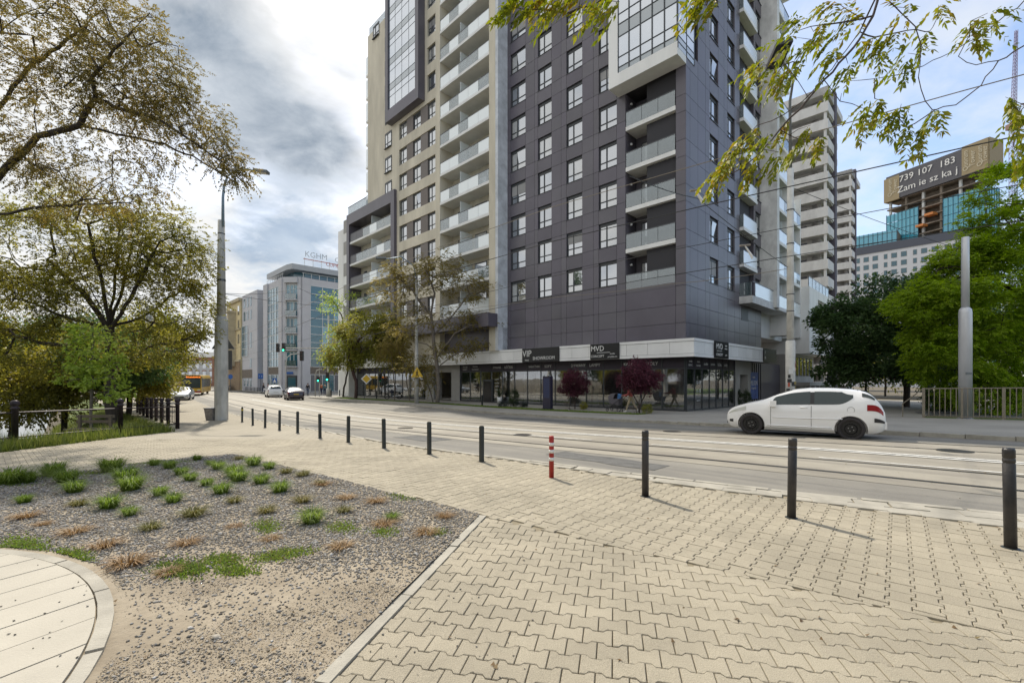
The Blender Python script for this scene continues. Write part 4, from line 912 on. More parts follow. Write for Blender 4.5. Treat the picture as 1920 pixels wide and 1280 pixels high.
# shop interior: floor, ceiling, back wall, white columns
M_int = mat('shop_interior', (.34, .32, .29), .8, var=.15, vscale=.4)
mb = MB(); FL.fbox(mb, .1, 47, -7.2, -7.0, gz(40) - .3, FZ0); mb.build('shop_back_wall', M_int, tower)
mb = MB(); FL.fbox(mb, .1, 47, -7.0, -.06, -.62, -.60); mb.build('shop_floor', mat('shop_floor', (.42, .39, .34), .35), tower)
for u in (2.0, 8.4, 14.6, 20.8, 33, 39): FL.pc('column', M_white, tower, u, u + .75, -1.1, -.5, -.6, FZ0)
for u in (.25, 7.2, 13.3): FL.pc('column', mat('column_pale', (.55, .57, .52), .7), tower, u, u + .32, -.45, -.15, -.6, HDR)
sofa_cols = [('beige', (.36, .32, .24)), ('grey', (.22, .22, .22)), ('olive', (.26, .27, .19)), ('cream', (.45, .42, .34)), ('brown', (.16, .11, .08))]
for i, (u, wd) in enumerate(((1.3, 1.4), (3.4, 1.5), (6.2, 1.9), (9.6, 1.7), (12.2, 1.5), (15.2, 1.6), (22.0, 1.3))):
    nm, c = sofa_cols[i % 5]; zf = -.6; lbl = ['beige sofa behind the corner shop window', 'grey sofa behind the purple plum by the pram', 'olive sofa inside the shop between the plum trees', 'cream sofa behind the shop glass next to a pale column', 'brown sofa behind the slim plum tree', 'beige armchair inside the shop beside the entrance door', 'grey sofa inside the shop near the leaning street tree'][i]
    so = thing('sofa', lbl, 'sofa', FL.pt(u + wd / 2, -1.7, zf)); m = mat('sofa_' + nm, c, .9)
    FL.pc('seat', m, so, u + .2, u + wd - .2, -2.1, -1.35, zf + .1, zf + .45); FL.pc('backrest', m, so, u, u + wd, -1.35, -1.1, zf + .05, zf + .85); FL.pc('armrest', m, so, u, u + .2, -2.1, -1.35, zf + .05, zf + .6); FL.pc('armrest', m, so, u + wd - .2, u + wd, -2.1, -1.35, zf + .05, zf + .6)
# signs on the fascia
def sign(name, label, face, u0, u1, z0, z1, p, texts, m=None):
    t = thing(name, label, 'sign', face.pt((u0 + u1) / 2, p, z0)); face.pc('sign_board', m or mat('sign_black', (.012, .012, .014), .35), t, u0, u1, p, p + .07, z0, z1); xd = (face.d if face is FR else -face.d).to_3d()
    for body, fu, fz, sz, al in texts: text(body, M_txt, t, face.pt(u0 + (u1 - u0) * fu, p + .073, z0 + (z1 - z0) * fz), xd, sz, depth=.004, align=al)
    return t
sg = sign('shop_sign', 'long black VIP SHOWROOM sign on the shop fascia', FL, 10.0, 14.1, FZ0 + .0, FZ1 + .02, .99, [('VIP', .86, .6, .78, 'CENTER'), ('MEBLE', .86, .14, .17, 'CENTER'), ('SHOWROOM', .40, .25, .40, 'CENTER')])
sg = sign('shop_sign', 'black MVD CONCEPT sign on the street side fascia', FL, 4.45, 6.95, FZ0 + .02, FZ1 + .02, .99, [('MVD', .74, .68, .56, 'CENTER'), ('CONCEPT', .74, .2, .26, 'CENTER'), ('studio', .22, .34, .17, 'CENTER'), ('projektowe', .22, .15, .17, 'CENTER')])
FL.pc('rule', M_txt, sg, 5.2, 6.35, 1.063, 1.066, FZ0 + .50, FZ0 + .53)
sg = sign('shop_sign', 'square black MVD CONCEPT sign on the fascia facing the park', FR, 2.2, 4.75, FZ0 + .02, FZ1 + .02, .99, [('MVD', .32, .68, .56, 'CENTER'), ('CONCEPT', .32, .2, .26, 'CENTER'), ('studio', .8, .78, .17, 'CENTER'), ('wnętrz', .8, .6, .17, 'CENTER'), ('meble', .8, .2, .15, 'CENTER')])
FR.pc('rule', M_txt, sg, 2.5, 3.5, 1.063, 1.066, FZ0 + .50, FZ0 + .53)
sign('shop_sign', 'dark sign with a small lit emblem at the far end of the fascia', FR, 12.9, 16.5, FZ0 + .02, FZ1 + .02, .99, [('E', .10, .7, .3, 'CENTER'), ('18', .10, .3, .3, 'CENTER')])
pm = patchmat('poster_blue', (.03, .07, .30), (.05, .12, .42), (.55, .35, .25), .5, 3, 0, .9)
ps = thing('poster', 'blue advertising poster on the dark shop side wall', 'poster', FR.pt(15.4, -.5, 0)); FR.pc('poster_sheet', pm, ps, 14.2, 16.6, -.545, -.50, gz(42) + .5, 2.2)
for bd, z_, s_ in (('wielka', 1.75, .28), ('MILION', 1.2, .62), ('w nagrodach', .75, .25)): text(bd, M_txt, ps, FR.pt(15.4, -.495, z_), FR.d.to_3d(), s_, depth=.003)
ps = thing('poster', 'colourful orange picture poster beside the blue one', 'poster', FR.pt(13.4, -.5, 0)); FR.pc('poster_sheet', patchmat('poster_orange', (.45, .22, .08), (.20, .30, .14), (.6, .5, .3), .5, 2, 0, 1.3), ps, 12.75, 13.75, -.545, -.50, gz(42) + .5, 2.2)
# ------------------------------------------------------------------ buildings further off
G_off = glassmat('office_glass', (.02, .10, .14), 0.0, .06)
G_off2 = glassmat('office_glass_pale', (.05, .19, .25), 0.0, .12)
M_ocl = mat('office_cladding', (.46, .46, .485), .6, var=.06, vscale=.5, rand=.04)
M_oroof = mat('office_roof', (.36, .38, .40), .5, .2)
M_obr = mat('office_brick', (.17, .145, .12), .9, var=.2, vscale=4)
office = thing('office_building', 'grey office block with blue glass walls and balconies up its cut corner', 'building', FL.pt(82, -4, gz(86)))
OA = FL; cA = FL.pt(76.7, 0, 0); OC = Face((cA.x, cA.y), (1, 0), (0, -1)); cB = OC.pt(3.4, 0, 0); OR = Face((cB.x, cB.y), (H, H), (H, -H))
zg = gz(88) - .2
foot = [FL.pt(87.6, -.0, 0), FL.pt(76.7, 0, 0), OC.pt(3.4, 0, 0), OR.pt(24, 0, 0), OR.pt(24, -12, 0), FL.pt(87.6, -14, 0)]
MB().prism(ccw([(p.x, p.y) for p in foot]), zg, 20.5).build('wall', M_ocl, office)
def glass_wall(face, u0, u1, nu, z0, z1, nz, par, p=.0, mats=(G_off,), fr=M_wframe, bar=.09):
    mb = MB(); du, dz = (u1 - u0) / nu, (z1 - z0) / nz
    for i in range(nu + 1): face.fbox(mb, u0 + du * i - bar / 2, u0 + du * i + bar / 2, p, p + .12, z0, z1)
    for j in range(nz + 1): face.fbox(mb, u0 + bar / 2, u1 - bar / 2, p, p + .10, z0 + dz * j - bar / 2, z0 + dz * j + bar / 2)
    f = mb.build('window_wall', fr, par)
    for i in range(nu):
        for j in range(nz): face.pc('pane', mats[(i + j * 3 + int(rnd.random() * 2)) % len(mats)], f, u0 + du * i + bar / 2, u0 + du * (i + 1) - bar / 2, p + .02, p + .05, z0 + dz * j + bar / 2, z0 + dz * (j + 1) - bar / 2)
    return f
glass_wall(OA, 78.6, 84.9, 4, 3.9, 19.2, 10, office, .02, (G_off, G_off2, G_off2))
glass_wall(OA, 78.6, 84.9, 4, zg + .4, 2.4, 1, office, .02, (G_off,))
OA.pc('brick_band', M_obr, office, 78.6, 84.9, .0, .06, 2.5, 3.8)
glass_wall(OR, 1.6, 22, 9, 3.9, 19.2, 10, office, .02, (G_off, G_off, G_off2)); OR.pc('brick_band', M_obr, office, 1.6, 22, .0, .06, 2.5, 3.8); glass_wall(OR, 1.6, 22, 9, zg + .3, 2.4, 1, office, .02, (G_off, mat('grey_infill', (.14, .14, .15), .5)))
for f_, u0, u1 in ((OA, 76.75, 78.5), (OA, 85.0, 87.5), (OR, .05, 1.5), (OC, .02, .62), (OC, 2.78, 3.38)): f_.pc('pilaster', M_ocl, office, u0, u1, .0, .28, zg, 20.5)
for k in range(5):
    z = 3.9 + 3.1 * k; bal = OC.pc('balcony_slab', M_ocl, office, .62, 2.78, .0, .75, z - .15, z + .05)
    glass_wall(OC, .66, 2.74, 3, z + .05, z + 2.75, 1, office, .02, (G_off, G_off2)); pane_row(OC, 'balcony_glass', office, .66, 2.74, 1, .7, z + .1, z + 1.05, G_clear); OC.pc('balcony_rail', M_rail, office, .64, 2.76, .68, .73, z + 1.06, z + 1.1)
OC.pc('corner_cap', M_ocl, office, .5, 2.9, .0, .8, 19.4, 20.4); OC.pc('entrance', M_frame, office, .8, 2.6, .02, .2, zg + .2, 2.2); OC.pc('entrance_pane', G_off, office, 1.0, 2.4, .2, .23, zg + .3, 1.9); OC.pc('entrance_sign', mat('sign_blue', (.02, .10, .35), .5), office, .7, 2.0, .3, .36, 2.5, 2.9)
pen = [FL.pt(87, -2.2, 0), FL.pt(77.8, -2.2, 0), OC.pt(2.9, -2.6, 0), OR.pt(23, -2.2, 0), OR.pt(23, -11, 0), FL.pt(87, -13, 0)]
MB().prism(ccw([(p.x, p.y) for p in pen]), 20.5, 22.0).build('penthouse', G_off, office)
rf = [FL.pt(88.2, -.6, 0), FL.pt(76.9, -.6, 0), OC.pt(1.9, .5, 0), OR.pt(25, -.1, 0), OR.pt(25, -13, 0), FL.pt(88.2, -15, 0)]
roof = MB().prism(ccw([(p.x, p.y) for p in rf]), 22.0, 23.0).build('roof', M_oroof, office)
for i in range(9): OA.pc('roof_railing_post', M_wframe, office, 78 + i * 1.1, 78.06 + i * 1.1, -.3, -.24, 20.5, 21.4)
for i in range(14): OR.pc('roof_railing_post', M_wframe, office, .4 + i * 1.5, .46 + i * 1.5, -.3, -.24, 20.5, 21.4)
OA.pc('roof_rail', M_wframe, office, 77.5, 87, -.3, -.25, 21.4, 21.46); OR.pc('roof_rail', M_wframe, office, .2, 22, -.3, -.25, 21.4, 21.46)
sg = thing('roof_sign', 'open rooftop letter sign on the glass office building', 'sign', OR.pt(6, -3, 23))
for i in range(9): MB().tube([OR.pt(1 + i * 1.6, -1.2, 23.0), OR.pt(1 + i * 1.6, -1.2, 24.6)], .05, 6).build('sign_post', M_wframe, sg)
OR.pc('sign_beam', mat('sign_red', (.42, .09, .04), .6), sg, .8, 15, -1.25, -1.15, 24.3, 24.42)
text('KGHM', mat('sign_grey', (.50, .54, .58), .5), sg, OR.pt(3.2, -1.2, 25.3), OR.d.to_3d(), 1.5); text('CUPRUM', MATS['sign_red'], sg, OR.pt(7.0, -1.05, 24.0), OR.d.to_3d(), 1.0); text('CUPRUM', MATS['sign_grey'], sg, OR.pt(9.6, -1.2, 25.2), OR.d.to_3d(), 1.4)
wing = thing('office_wing', 'narrow grey office wing with tall windows between glass block and yellow house', 'building', FL.pt(94, -4, gz(95)))
mb = MB(); FL.fbox(mb, 90.1, 101.0, -12, .6, zg, 20.0); FL.fbox(mb, 87.6, 90.1, -12, -1.2, zg, 20.2); mb.build('wall', M_ocl, wing); FL.pc('brick_band', M_obr, wing, 93.6, 100.9, .6, .66, 1.8, 3.6)
glass_wall(FL, 87.7, 90.0, 2, 2.5, 19.5, 9, wing, -1.18, (G_off, G_off2)); glass_wall(FL, 96.5, 100.9, 2, 6.5, 13.2, 4, wing, .62, (G_off,))
for j in range(5):
    for i in range(3 if j in (0, 3, 4) else 1): FL.pc('window', G_off, wing, 94.0 + i * 2.3, 95.2 + i * 2.3, .6, .64, (0.0, 4.0, 8.2, 14.3, 17.1)[j], (1.7, 6.0, 11.5, 16.3, 19.1)[j])
M_yel = mat('yellow_stucco', (.62, .52, .31), .9, var=.1, vscale=.6); M_stone_p = mat('pale_stone', (.46, .40, .28), .9, var=.12, vscale=1)
ten = thing('tenement_house', 'ornate yellow stucco tenement with corner oriel behind the office wing', 'building', FL.pt(108, -4, gz(105)))
mb = MB(); FL.fbox(mb, 101.2, 122, -12, .9, zg, 19.0); mb.build('wall', M_yel, ten); mb = MB(); FL.fbox(mb, 101.1, 122.2, -12.2, 1.3, 19.0, 19.7); FL.fbox(mb, 101.1, 122.2, .9, 1.2, 5.5, 5.9); FL.fbox(mb, 101.1, 122.1, .9, 1.15, 12.6, 12.9); mb.build('cornice', M_stone_p, ten)
mb = MB(); FL.fbox(mb, 105, 109, .9, 2.4, 4.5, 16.6); FL.fbox(mb, 104.8, 109.2, .9, 2.6, 16.6, 17.1); mb.build('oriel', M_stone_p, ten)
mb = MB(); FL.fbox(mb, 101.2, 122, .9, 1.05, zg, 5.5); mb.build('ground_floor', mat('brown_stone', (.25, .18, .11), .9, var=.2, vscale=2), ten)
for k in range(4):
    for i in range(6):
        FL.pc('window', G_win, ten, 102 + i * 3.2, 103.2 + i * 3.2, .9, .96, 6.4 + 3.2 * k if k else 1.0, 8.4 + 3.2 * k if k else 4.2) if not (1 <= i <= 1) else FL.pc('window', G_win, ten, 106.2, 107.6, 2.4, 2.45, 6.4 + 3.2 * k, 8.6 + 3.2 * k)
# palace at the end of the street
M_pw = mat('palace_white', (.56, .55, .53), .9, var=.08, vscale=.4); M_pr = mat('palace_brick', (.33, .17, .11), .9, var=.2, vscale=.8); M_roof_g = mat('roof_grey', (.17, .18, .18), .8)
pal = thing('palace', 'long white and red brick palace closing the far end of the street', 'building', (-140, 200, gz(200)))
PF = Face((-158, 198), (1, 0), (0, -1)); z0 = gz(200) - .3
mb = MB(); PF.fbox(mb, 0, 54, -14, 0, z0, 9.5); mb.build('wall', M_pw, pal); mb = MB(); PF.fbox(mb, -.2, 54.2, -14.2, .2, 9.5, 11.0); PF.fbox(mb, -.1, 54.1, 0, .15, z0, 2.2); PF.fbox(mb, 27.5, 33.5, 0, .8, z0, 11.4); mb.build('brick_courses', M_pr, pal)
mb = MB(); mb.add([PF.pt(-.4, .4, 11.0), PF.pt(54.4, .4, 11.0), PF.pt(54.4, -14.4, 11.0), PF.pt(-.4, -14.4, 11.0), PF.pt(3, -6, 13.6), PF.pt(51, -6, 13.6)], [(0, 1, 5, 4), (1, 2, 5), (2, 3, 4, 5), (3, 0, 4)]); mb.build('roof', M_roof_g, pal)
mb = MB(); PF.fbox(mb, 28.2, 32.8, -.5, .8, 11.4, 14.2); PF.fbox(mb, 28.9, 32.1, -.4, .7, 14.2, 15.0); g_ = mb.build('gable', M_pw, pal); MB().tube([PF.pt(30.5, .7, 12.9), PF.pt(30.5, .95, 12.9)], .8, 14).build('gable_clock', M_pr, g_)
mb = MB(); PF.fbox(mb, 28.6, 32.4, .8, .9, z0, 10.5); mb.build('bay', M_pw, pal)
for r, (za, zb) in enumerate(((2.9, 4.9), (6.1, 8.3), (-.3, 1.6))):
    for i in range(17):
        u = 1.6 + i * 3.05; p_ = .9 if 28 < u + .7 < 33 else (0 if r < 2 else .15); PF.pc('window', G_win, pal, u, u + 1.35, p_, p_ + .06, za, zb); PF.pc('window_surround', M_pr, pal, u - .25, u + 1.6, p_, p_ + .1, zb, zb + .45) if r < 2 else None
# concrete stepped high-rises with balcony bands
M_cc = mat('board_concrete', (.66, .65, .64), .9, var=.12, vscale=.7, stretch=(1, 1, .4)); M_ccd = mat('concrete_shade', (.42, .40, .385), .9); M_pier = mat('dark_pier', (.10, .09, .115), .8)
def highrise(name, label, Q, n, sh, la, lb, zb, det=True):
    t = thing(name, label, 'building', (Q[0] + 4, Q[1] + 8, gz(Q[1]))); A = Face(Q, (-H, H), (-H, -H)); B = Face(Q, (H, H), (H, -H)); top = zb + n * sh
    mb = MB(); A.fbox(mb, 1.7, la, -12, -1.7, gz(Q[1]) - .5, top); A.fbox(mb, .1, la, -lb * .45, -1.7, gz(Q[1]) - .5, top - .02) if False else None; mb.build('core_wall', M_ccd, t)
    mb = MB(); B.fbox(mb, lb * .44, lb * .58, -3, .15, zb, top + 2.2); mb.build('dark_pier', M_pier, t)
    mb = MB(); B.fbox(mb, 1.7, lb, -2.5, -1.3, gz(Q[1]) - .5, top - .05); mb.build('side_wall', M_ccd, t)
    for k in range(n):
        z = zb + k * sh
        mb = MB(); A.fbox(mb, 0, la, -1.7, 0, z - .18, z); A.fbox(mb, .0, la, -.16, .0, z, z + 1.38); B.fbox(mb, .16, lb * .44, -.16, .0, z, z + 1.38); B.fbox(mb, .16, lb * .44, -1.4, -.16, z - .178, z - .002)
        B.fbox(mb, lb * .58, lb, -.7, -.52, z + .3, z + 1.35); B.fbox(mb, lb * .58, lb, -1.4, -.7, z + .1, z + .3)
        mb.build('balcony_band', M_cc, t)
        A.pc('post', M_cc, t, .25, .6, -.55, -.2, z + 1.05, z + sh - .18); A.pc('post', M_cc, t, 6.2, 6.5, -.5, -.2, z + 1.05, z + sh - .18)
        if det:
            for u in (3.2, 7.6): A.pc('window', G_win, t, u, u + 1.5, -1.7, -1.66, z + .9, z + 2.1)
    mb = MB(); A.fbox(mb, 0, la, -12, 0.0, top - .18, top + 1.0); B.fbox(mb, .0, lb * .44, -3, 0, top - .17, top + .98); mb.build('roof_parapet', M_cc, t)
    return t
highrise('concrete_highrise', 'tall concrete high rise with stacked white balcony bands behind the tower', (49.5, 71.0), 17, 2.75, 17, 10.5, -.2)
highrise('concrete_highrise', 'second concrete high rise with balcony bands standing further back', (79.5, 106.0), 18, 2.75, 14, 9.0, .2)
# glass tower under construction with banner
M_ban = mat('banner_grey', (.085, .085, .10), .7); M_gold = mat('banner_gold', (.30, .24, .14), .7); M_raw = mat('raw_concrete', (.22, .185, .15), .9, var=.25, vscale=.3); G_tur = glassmat('turquoise_glass', (.05, .36, .50), 0.0, .08); M_tf = mat('turquoise_mullion', (.03, .11, .17), .5)
qn = Vector((207, 200)); qf = Vector((195, 235)); qd = (qf - qn).normalized(); QF = Face(qn, qd, (-qd.y if -qd.y < 0 else qd.y, qd.x if -qd.y < 0 else -qd.x)); QL = (qf - qn).length
qt = thing('glass_tower', 'turquoise glass tower under construction with open floors and a wrapped top', 'building', (212, 220, gz(220)))
mb = MB(); QF.fbox(mb, 6, QL - 3, -8.5, -5, -2, 103); mb.build('lift_core', M_raw, qt)
for k in range(7): 
    z = 68 + 4.1 * k; mb = MB(); QF.fbox(mb, -1.5, QL + .5, -9, .2, z, z + .55); mb.build('floor_slab', M_raw, qt)
for i in range(6):
    u = .5 + i * (QL - 1) / 5; mb = MB(); QF.fbox(mb, u - .45, u + .45, -1.6, -.6, 60, 96); mb.build('column', M_wframe if i % 2 else M_raw, qt)
def curtain(u0, u1, z0, z1, face=QF, par=qt, p=0.3, dz=4.1, du=1.75, gm=G_tur):
    z = z0
    while z < z1 - .3:
        ze = min(z + dz, z1); face.pc('glass_band', gm, par, u0, u1, p, p + .1, z + .12, ze - .12); z = ze
    mb = MB(); n = max(1, int((u1 - u0) / du))
    for i in range(n + 1): face.fbox(mb, u0 + (u1 - u0) * i / n - .12, u0 + (u1 - u0) * i / n + .12, p - .02, p + .25, z0, z1)
    mb.build('mullions', M_tf, par)
curtain(-1.5, 13.5, 8, 86.2); curtain(13.5, 23.5, 8, 68.5); curtain(23.5, QL + .5, 8, 86.2 + .0)
QE = Face(qn - qd * 1.5, (-QF.n.x, -QF.n.y), (-qd.x, -qd.y)); curtain(0, 9, 8, 86.2, QE)
for u0, u1, z in ((16, 19.5, 79.5), (20, 23.2, 75.2)): QF.pc('loading_platform', mat('orange_steel', (.55, .20, .05), .6), qt, u0, u1, -.5, 3.2, z, z + 1.1)
mb = MB(); QF.fbox(mb, 0, QL, -1, 1.6, 93.0, 105.5); mb.build('banner', M_ban, qt)
for f_, a_ in ((QF, (-3.0, 6, -2, 1.68, 93.3, 106.3)), (QF, (QL - 6, QL + 1, -2, 1.68, 92.6, 104.6)), (QE, (-1.0, 9, -.5, 1.8, 93.5, 106.5))): mb = MB(); f_.fbox(mb, *a_); mb.build('banner_end', M_gold, qt)
mb = MB(); QF.fbox(mb, -2, QL, -8.5, -1, 93.1, 94); mb.build('safety_screen_floor', M_raw, qt)
text('739 107  183', M_txt, qt, QF.pt(QL * .53, 1.64, 101.9), -qd.to_3d(), 4.3, depth=.05); text('Zam ie sz ka j', M_txt, qt, QF.pt(QL * .53, 1.64, 96.8), -qd.to_3d(), 4.4, depth=.05)
for u, w_ in ((4.6, 'Quorum'), (2.2, 'Tower'), (-.3, 'Quorum'), (-2.0, 'Tower'), (QL - 1.8, 'Quorum'), (QL - 4.2, 'Tower')): text(w_, mat('gold_lettering', (.55, .50, .38), .6), qt, QF.pt(u, 1.70, 99.5), (0, 0, 1), 2.6, up=qd.to_3d(), depth=.05)
hot = thing('hotel_block', 'white slab block with grey windows in front of the glass tower', 'building', (146, 170, gz(170)))
hn, hf = Vector((152, 155.2)), Vector((131.5, 178)); hd = (hf - hn).normalized(); HF = Face(hn, hd, (-hd.y, hd.x) if -hd.y < 0 else (hd.y, -hd.x)); HL = (hf - hn).length
mb = MB(); HF.fbox(mb, -8, HL, -15, 0, -2, 49.3); mb.build('wall', mat('hotel_white', (.66, .67, .70), .8), hot); mb = MB(); HF.fbox(mb, -8.2, HL + .2, -15.2, .3, 49.3, 52.2); mb.build('cornice', mat('hotel_cornice', (.10, .11, .14), .7), hot)
for k in range(9):
    for i in range(13):
        u = -6.5 + i * 2.75; 
        if u > HL - 1.6: continue
        wdo = HF.pc('window', M_grey, hot, u, u + (1.7 if i % 3 else 1.1), .0, .05, 46.2 - 3.05 * k, 48.1 - 3.05 * k); HF.pc('pane', G_off, wdo, u + .1, u + (1.6 if i % 3 else 1.0), .05, .08, 46.3 - 3.05 * k, 48.0 - 3.05 * k)
blk = thing('glass_block', 'lower turquoise glass wing left of the glass tower', 'building', (178, 236, gz(236)))
BFc = Face((188.5, 222), hd, HF.n); mb = MB(); BFc.fbox(mb, 0, 26, -14, 0, -2, 74.5); mb.build('core_wall', M_raw, blk); curtain(0, 26, 4, 75, BFc, blk, .05)
# tower crane
cr = thing('tower_crane', 'tall lattice tower crane with raised jib beside the glass tower', 'crane', (241, 218, gz(220))); M_cr = mat('crane_paint', (.30, .24, .36), .6)
def lattice(name, p0, p1, s0, s1, n, par, m):
    p0, p1 = Vector(p0), Vector(p1); d = (p1 - p0).normalized(); a = d.cross(Vector((.3, 1, .1))).normalized(); b_ = a.cross(d); mb = MB(); q = []
    for i in range(n + 1):
        c = p0.lerp(p1, i / n); s = s0 + (s1 - s0) * i / n; q.append([c + a * s * x + b_ * s * y for x, y in ((-1, -1), (1, -1), (1, 1), (-1, 1))])
    for i in range(n):
        for j in range(4): mb.tube([q[i][j], q[i + 1][j]], .13, 4, False); mb.tube([q[i][j], q[i + 1][(j + 1) % 4]], .09, 4, False); mb.tube([q[i][j], q[i][(j + 1) % 4]], .08, 4, False)
    return mb.build(name, m, par)
lattice('mast', (241, 218, 0), (241, 218, 122), 1.0, 1.0, 52, cr, M_cr); lattice('jib', (241, 218, 124), (242.5, 218, 169), .8, .4, 26, cr, M_cr)
mb = MB(); mb.box(238.8, 243.5, 216.5, 219.5, 121.5, 124); mb.build('slewing_platform', mat('crane_brown', (.20, .12, .09), .7), cr); bx('cab', G_win, cr, 243.2, 245.6, 216.8, 219.0, 124, 127.5)
# ------------------------------------------------------------------ trees and shrubs
def grow(limbs, targets, seg, g, sag=0.0, seed_r=None):
    pts = []; par = []
    for li, pl in enumerate(limbs):
        pl = [np.array(p, float) for p in pl]
        if li == 0: prev = -1
        else:
            A = np.array(pts); prev = int(np.argmin(((A - pl[0]) ** 2).sum(1)))
            if np.linalg.norm(A[prev] - pl[0]) < .02: pl = pl[1:]
        last = pts[prev] if prev >= 0 else None
        for p in pl:
            if last is not None:
                n = max(1, int(np.linalg.norm(p - last) / seg))
                for i in range(1, n + 1):
                    q = last + (p - last) * i / n + (g.normal(0, seg * .07, 3) if i < n else 0); pts.append(q); par.append(prev); prev = len(pts) - 1
            else: pts.append(p); par.append(-1); prev = 0
            last = p
    nlimb = len(pts); tips = []
    T = np.array(targets); A = np.array(pts)
    order = np.argsort([((A - t) ** 2).sum(1).min() for t in T])
    arr = np.zeros((len(pts) + len(T) * 40, 3)); arr[:len(pts)] = A; cnt = len(pts); start = max(2, nlimb // 40)
    for oi in order:
        t = T[oi]; D = arr[:cnt] - t; d2 = (D ** 2).sum(1); d2[:start] *= 4
        i = int(np.argmin(d2)); d = math.sqrt(d2[i]); n = min(38, max(1, int(d / seg))); p0 = arr[i].copy(); prev = i; off = g.normal(0, .13 * d, 3); off[2] += sag * d
        for k in range(1, n + 1):
            f = k / n; q = p0 + (t - p0) * f + off * math.sin(math.pi * f) * .7 + g.normal(0, seg * .08, 3) * (k < n)
            arr[cnt] = q; par.append(prev); prev = cnt; cnt += 1
        tips.append(prev)
    return arr[:cnt], par, tips, nlimb
def branch_mesh(P_, par, tips, r_tip, power, r_max, nmin=4, nmax=9):
    n = len(P_); cnt = np.zeros(n); cnt[tips] += 1; child = [[] for _ in range(n)]
    for i in range(n - 1, 0, -1): cnt[par[i]] += max(cnt[i], .3) if cnt[i] > 0 else .3
    for i in range(1, n): child[par[i]].append(i)
    rad = np.minimum(r_tip * np.maximum(cnt, 1) ** power, r_max); mb = MB(); stack = [0]; st = [(0, None)]
    while st:
        i, pp = st.pop(); chain = [] if pp is None else [pp]; 
        while True:
            chain.append(i); cs = sorted(child[i], key=lambda c: -cnt[c])
            for c in cs[1:]: st.append((c, i))
            if not cs: break
            i = cs[0]
        if len(chain) < 2: continue
        rr = [float(rad[c]) for c in chain]
        if pp is not None: rr[0] = min(rr[0], rr[1] * 1.15)
        rr[-1] *= .5; mb.tube([P_[c] for c in chain], rr, nmax if rr[1] > .08 else (6 if rr[1] > .03 else nmin), False)
    return mb, rad
def leaf_quads(pos, dirs, L_, W_, g, droop=.0):
    n = len(pos); d = dirs / np.maximum(np.linalg.norm(dirs, axis=1, keepdims=True), 1e-6); d = d + np.array([0, 0, -droop]); d /= np.linalg.norm(d, axis=1, keepdims=True)
    r = g.normal(0, 1, (n, 3)) * .6 + np.array([0, 0, 1.0]); s = np.cross(d, r); s /= np.maximum(np.linalg.norm(s, axis=1, keepdims=True), 1e-6); u = np.cross(s, d)
    l = (L_ * g.uniform(.7, 1.25, n))[:, None]; w_ = (W_ * g.uniform(.7, 1.2, n))[:, None]
    V = np.stack([pos, pos + d * l * .45 + s * w_ * .5 + u * w_ * .12, pos + d * l - u * l * .08, pos + d * l * .45 - s * w_ * .5 + u * w_ * .12], 1)
    return V.reshape(-1, 3)
def leaf_obj(name, V, m, parent):
    n = len(V) // 4; Q = 4 * np.arange(n)[:, None] + np.array([[0, 1, 2, 3]]); return place(name, np_mesh(name, V, Q, m), parent)
def compound(pos, dirs, pairs, span, L_, W_, g, droop=.25):     # feathered leaves: leaflets in pairs along a drooping rachis
    n = len(pos); d = dirs / np.maximum(np.linalg.norm(dirs, axis=1, keepdims=True), 1e-6); d[:, 2] -= droop; d /= np.linalg.norm(d, axis=1, keepdims=True)
    s = np.cross(d, np.array([0, 0, 1.0])); s /= np.maximum(np.linalg.norm(s, axis=1, keepdims=True), 1e-4); sp = span * g.uniform(.7, 1.2, n)[:, None]; PP = []; DD = []
    for k in range(pairs):
        f = (k + 1) / pairs; b = pos + d * sp * f + np.array([0, 0, -1.0]) * sp * f * f * .25
        for sg in (-1, 1): PP.append(b); DD.append(d * .55 + s * sg * .8 + g.normal(0, .16, (n, 3)) + np.array([0, 0, -.25]))
    PP.append(pos + d * sp * 1.03 + np.array([0, 0, -1.0]) * sp * .25); DD.append(d)
    return leaf_quads(np.concatenate(PP), np.concatenate(DD), L_, W_, g, .05)
def blob_pts(c, r, n, g, shell=.35):
    v = g.normal(0, 1, (n, 3)); v /= np.linalg.norm(v, axis=1, keepdims=True); rad = (shell + (1 - shell) * g.random(n)) ** .6
    return np.array(c) + v * rad[:, None] * np.array(r)
M_bark = mat('bark_dark', (.055, .043, .034), .95, var=.35, vscale=8, bump=.6, bscale=30)
M_bark2 = mat('bark_grey', (.16, .135, .11), .95, var=.3, vscale=6, bump=.6, bscale=30)
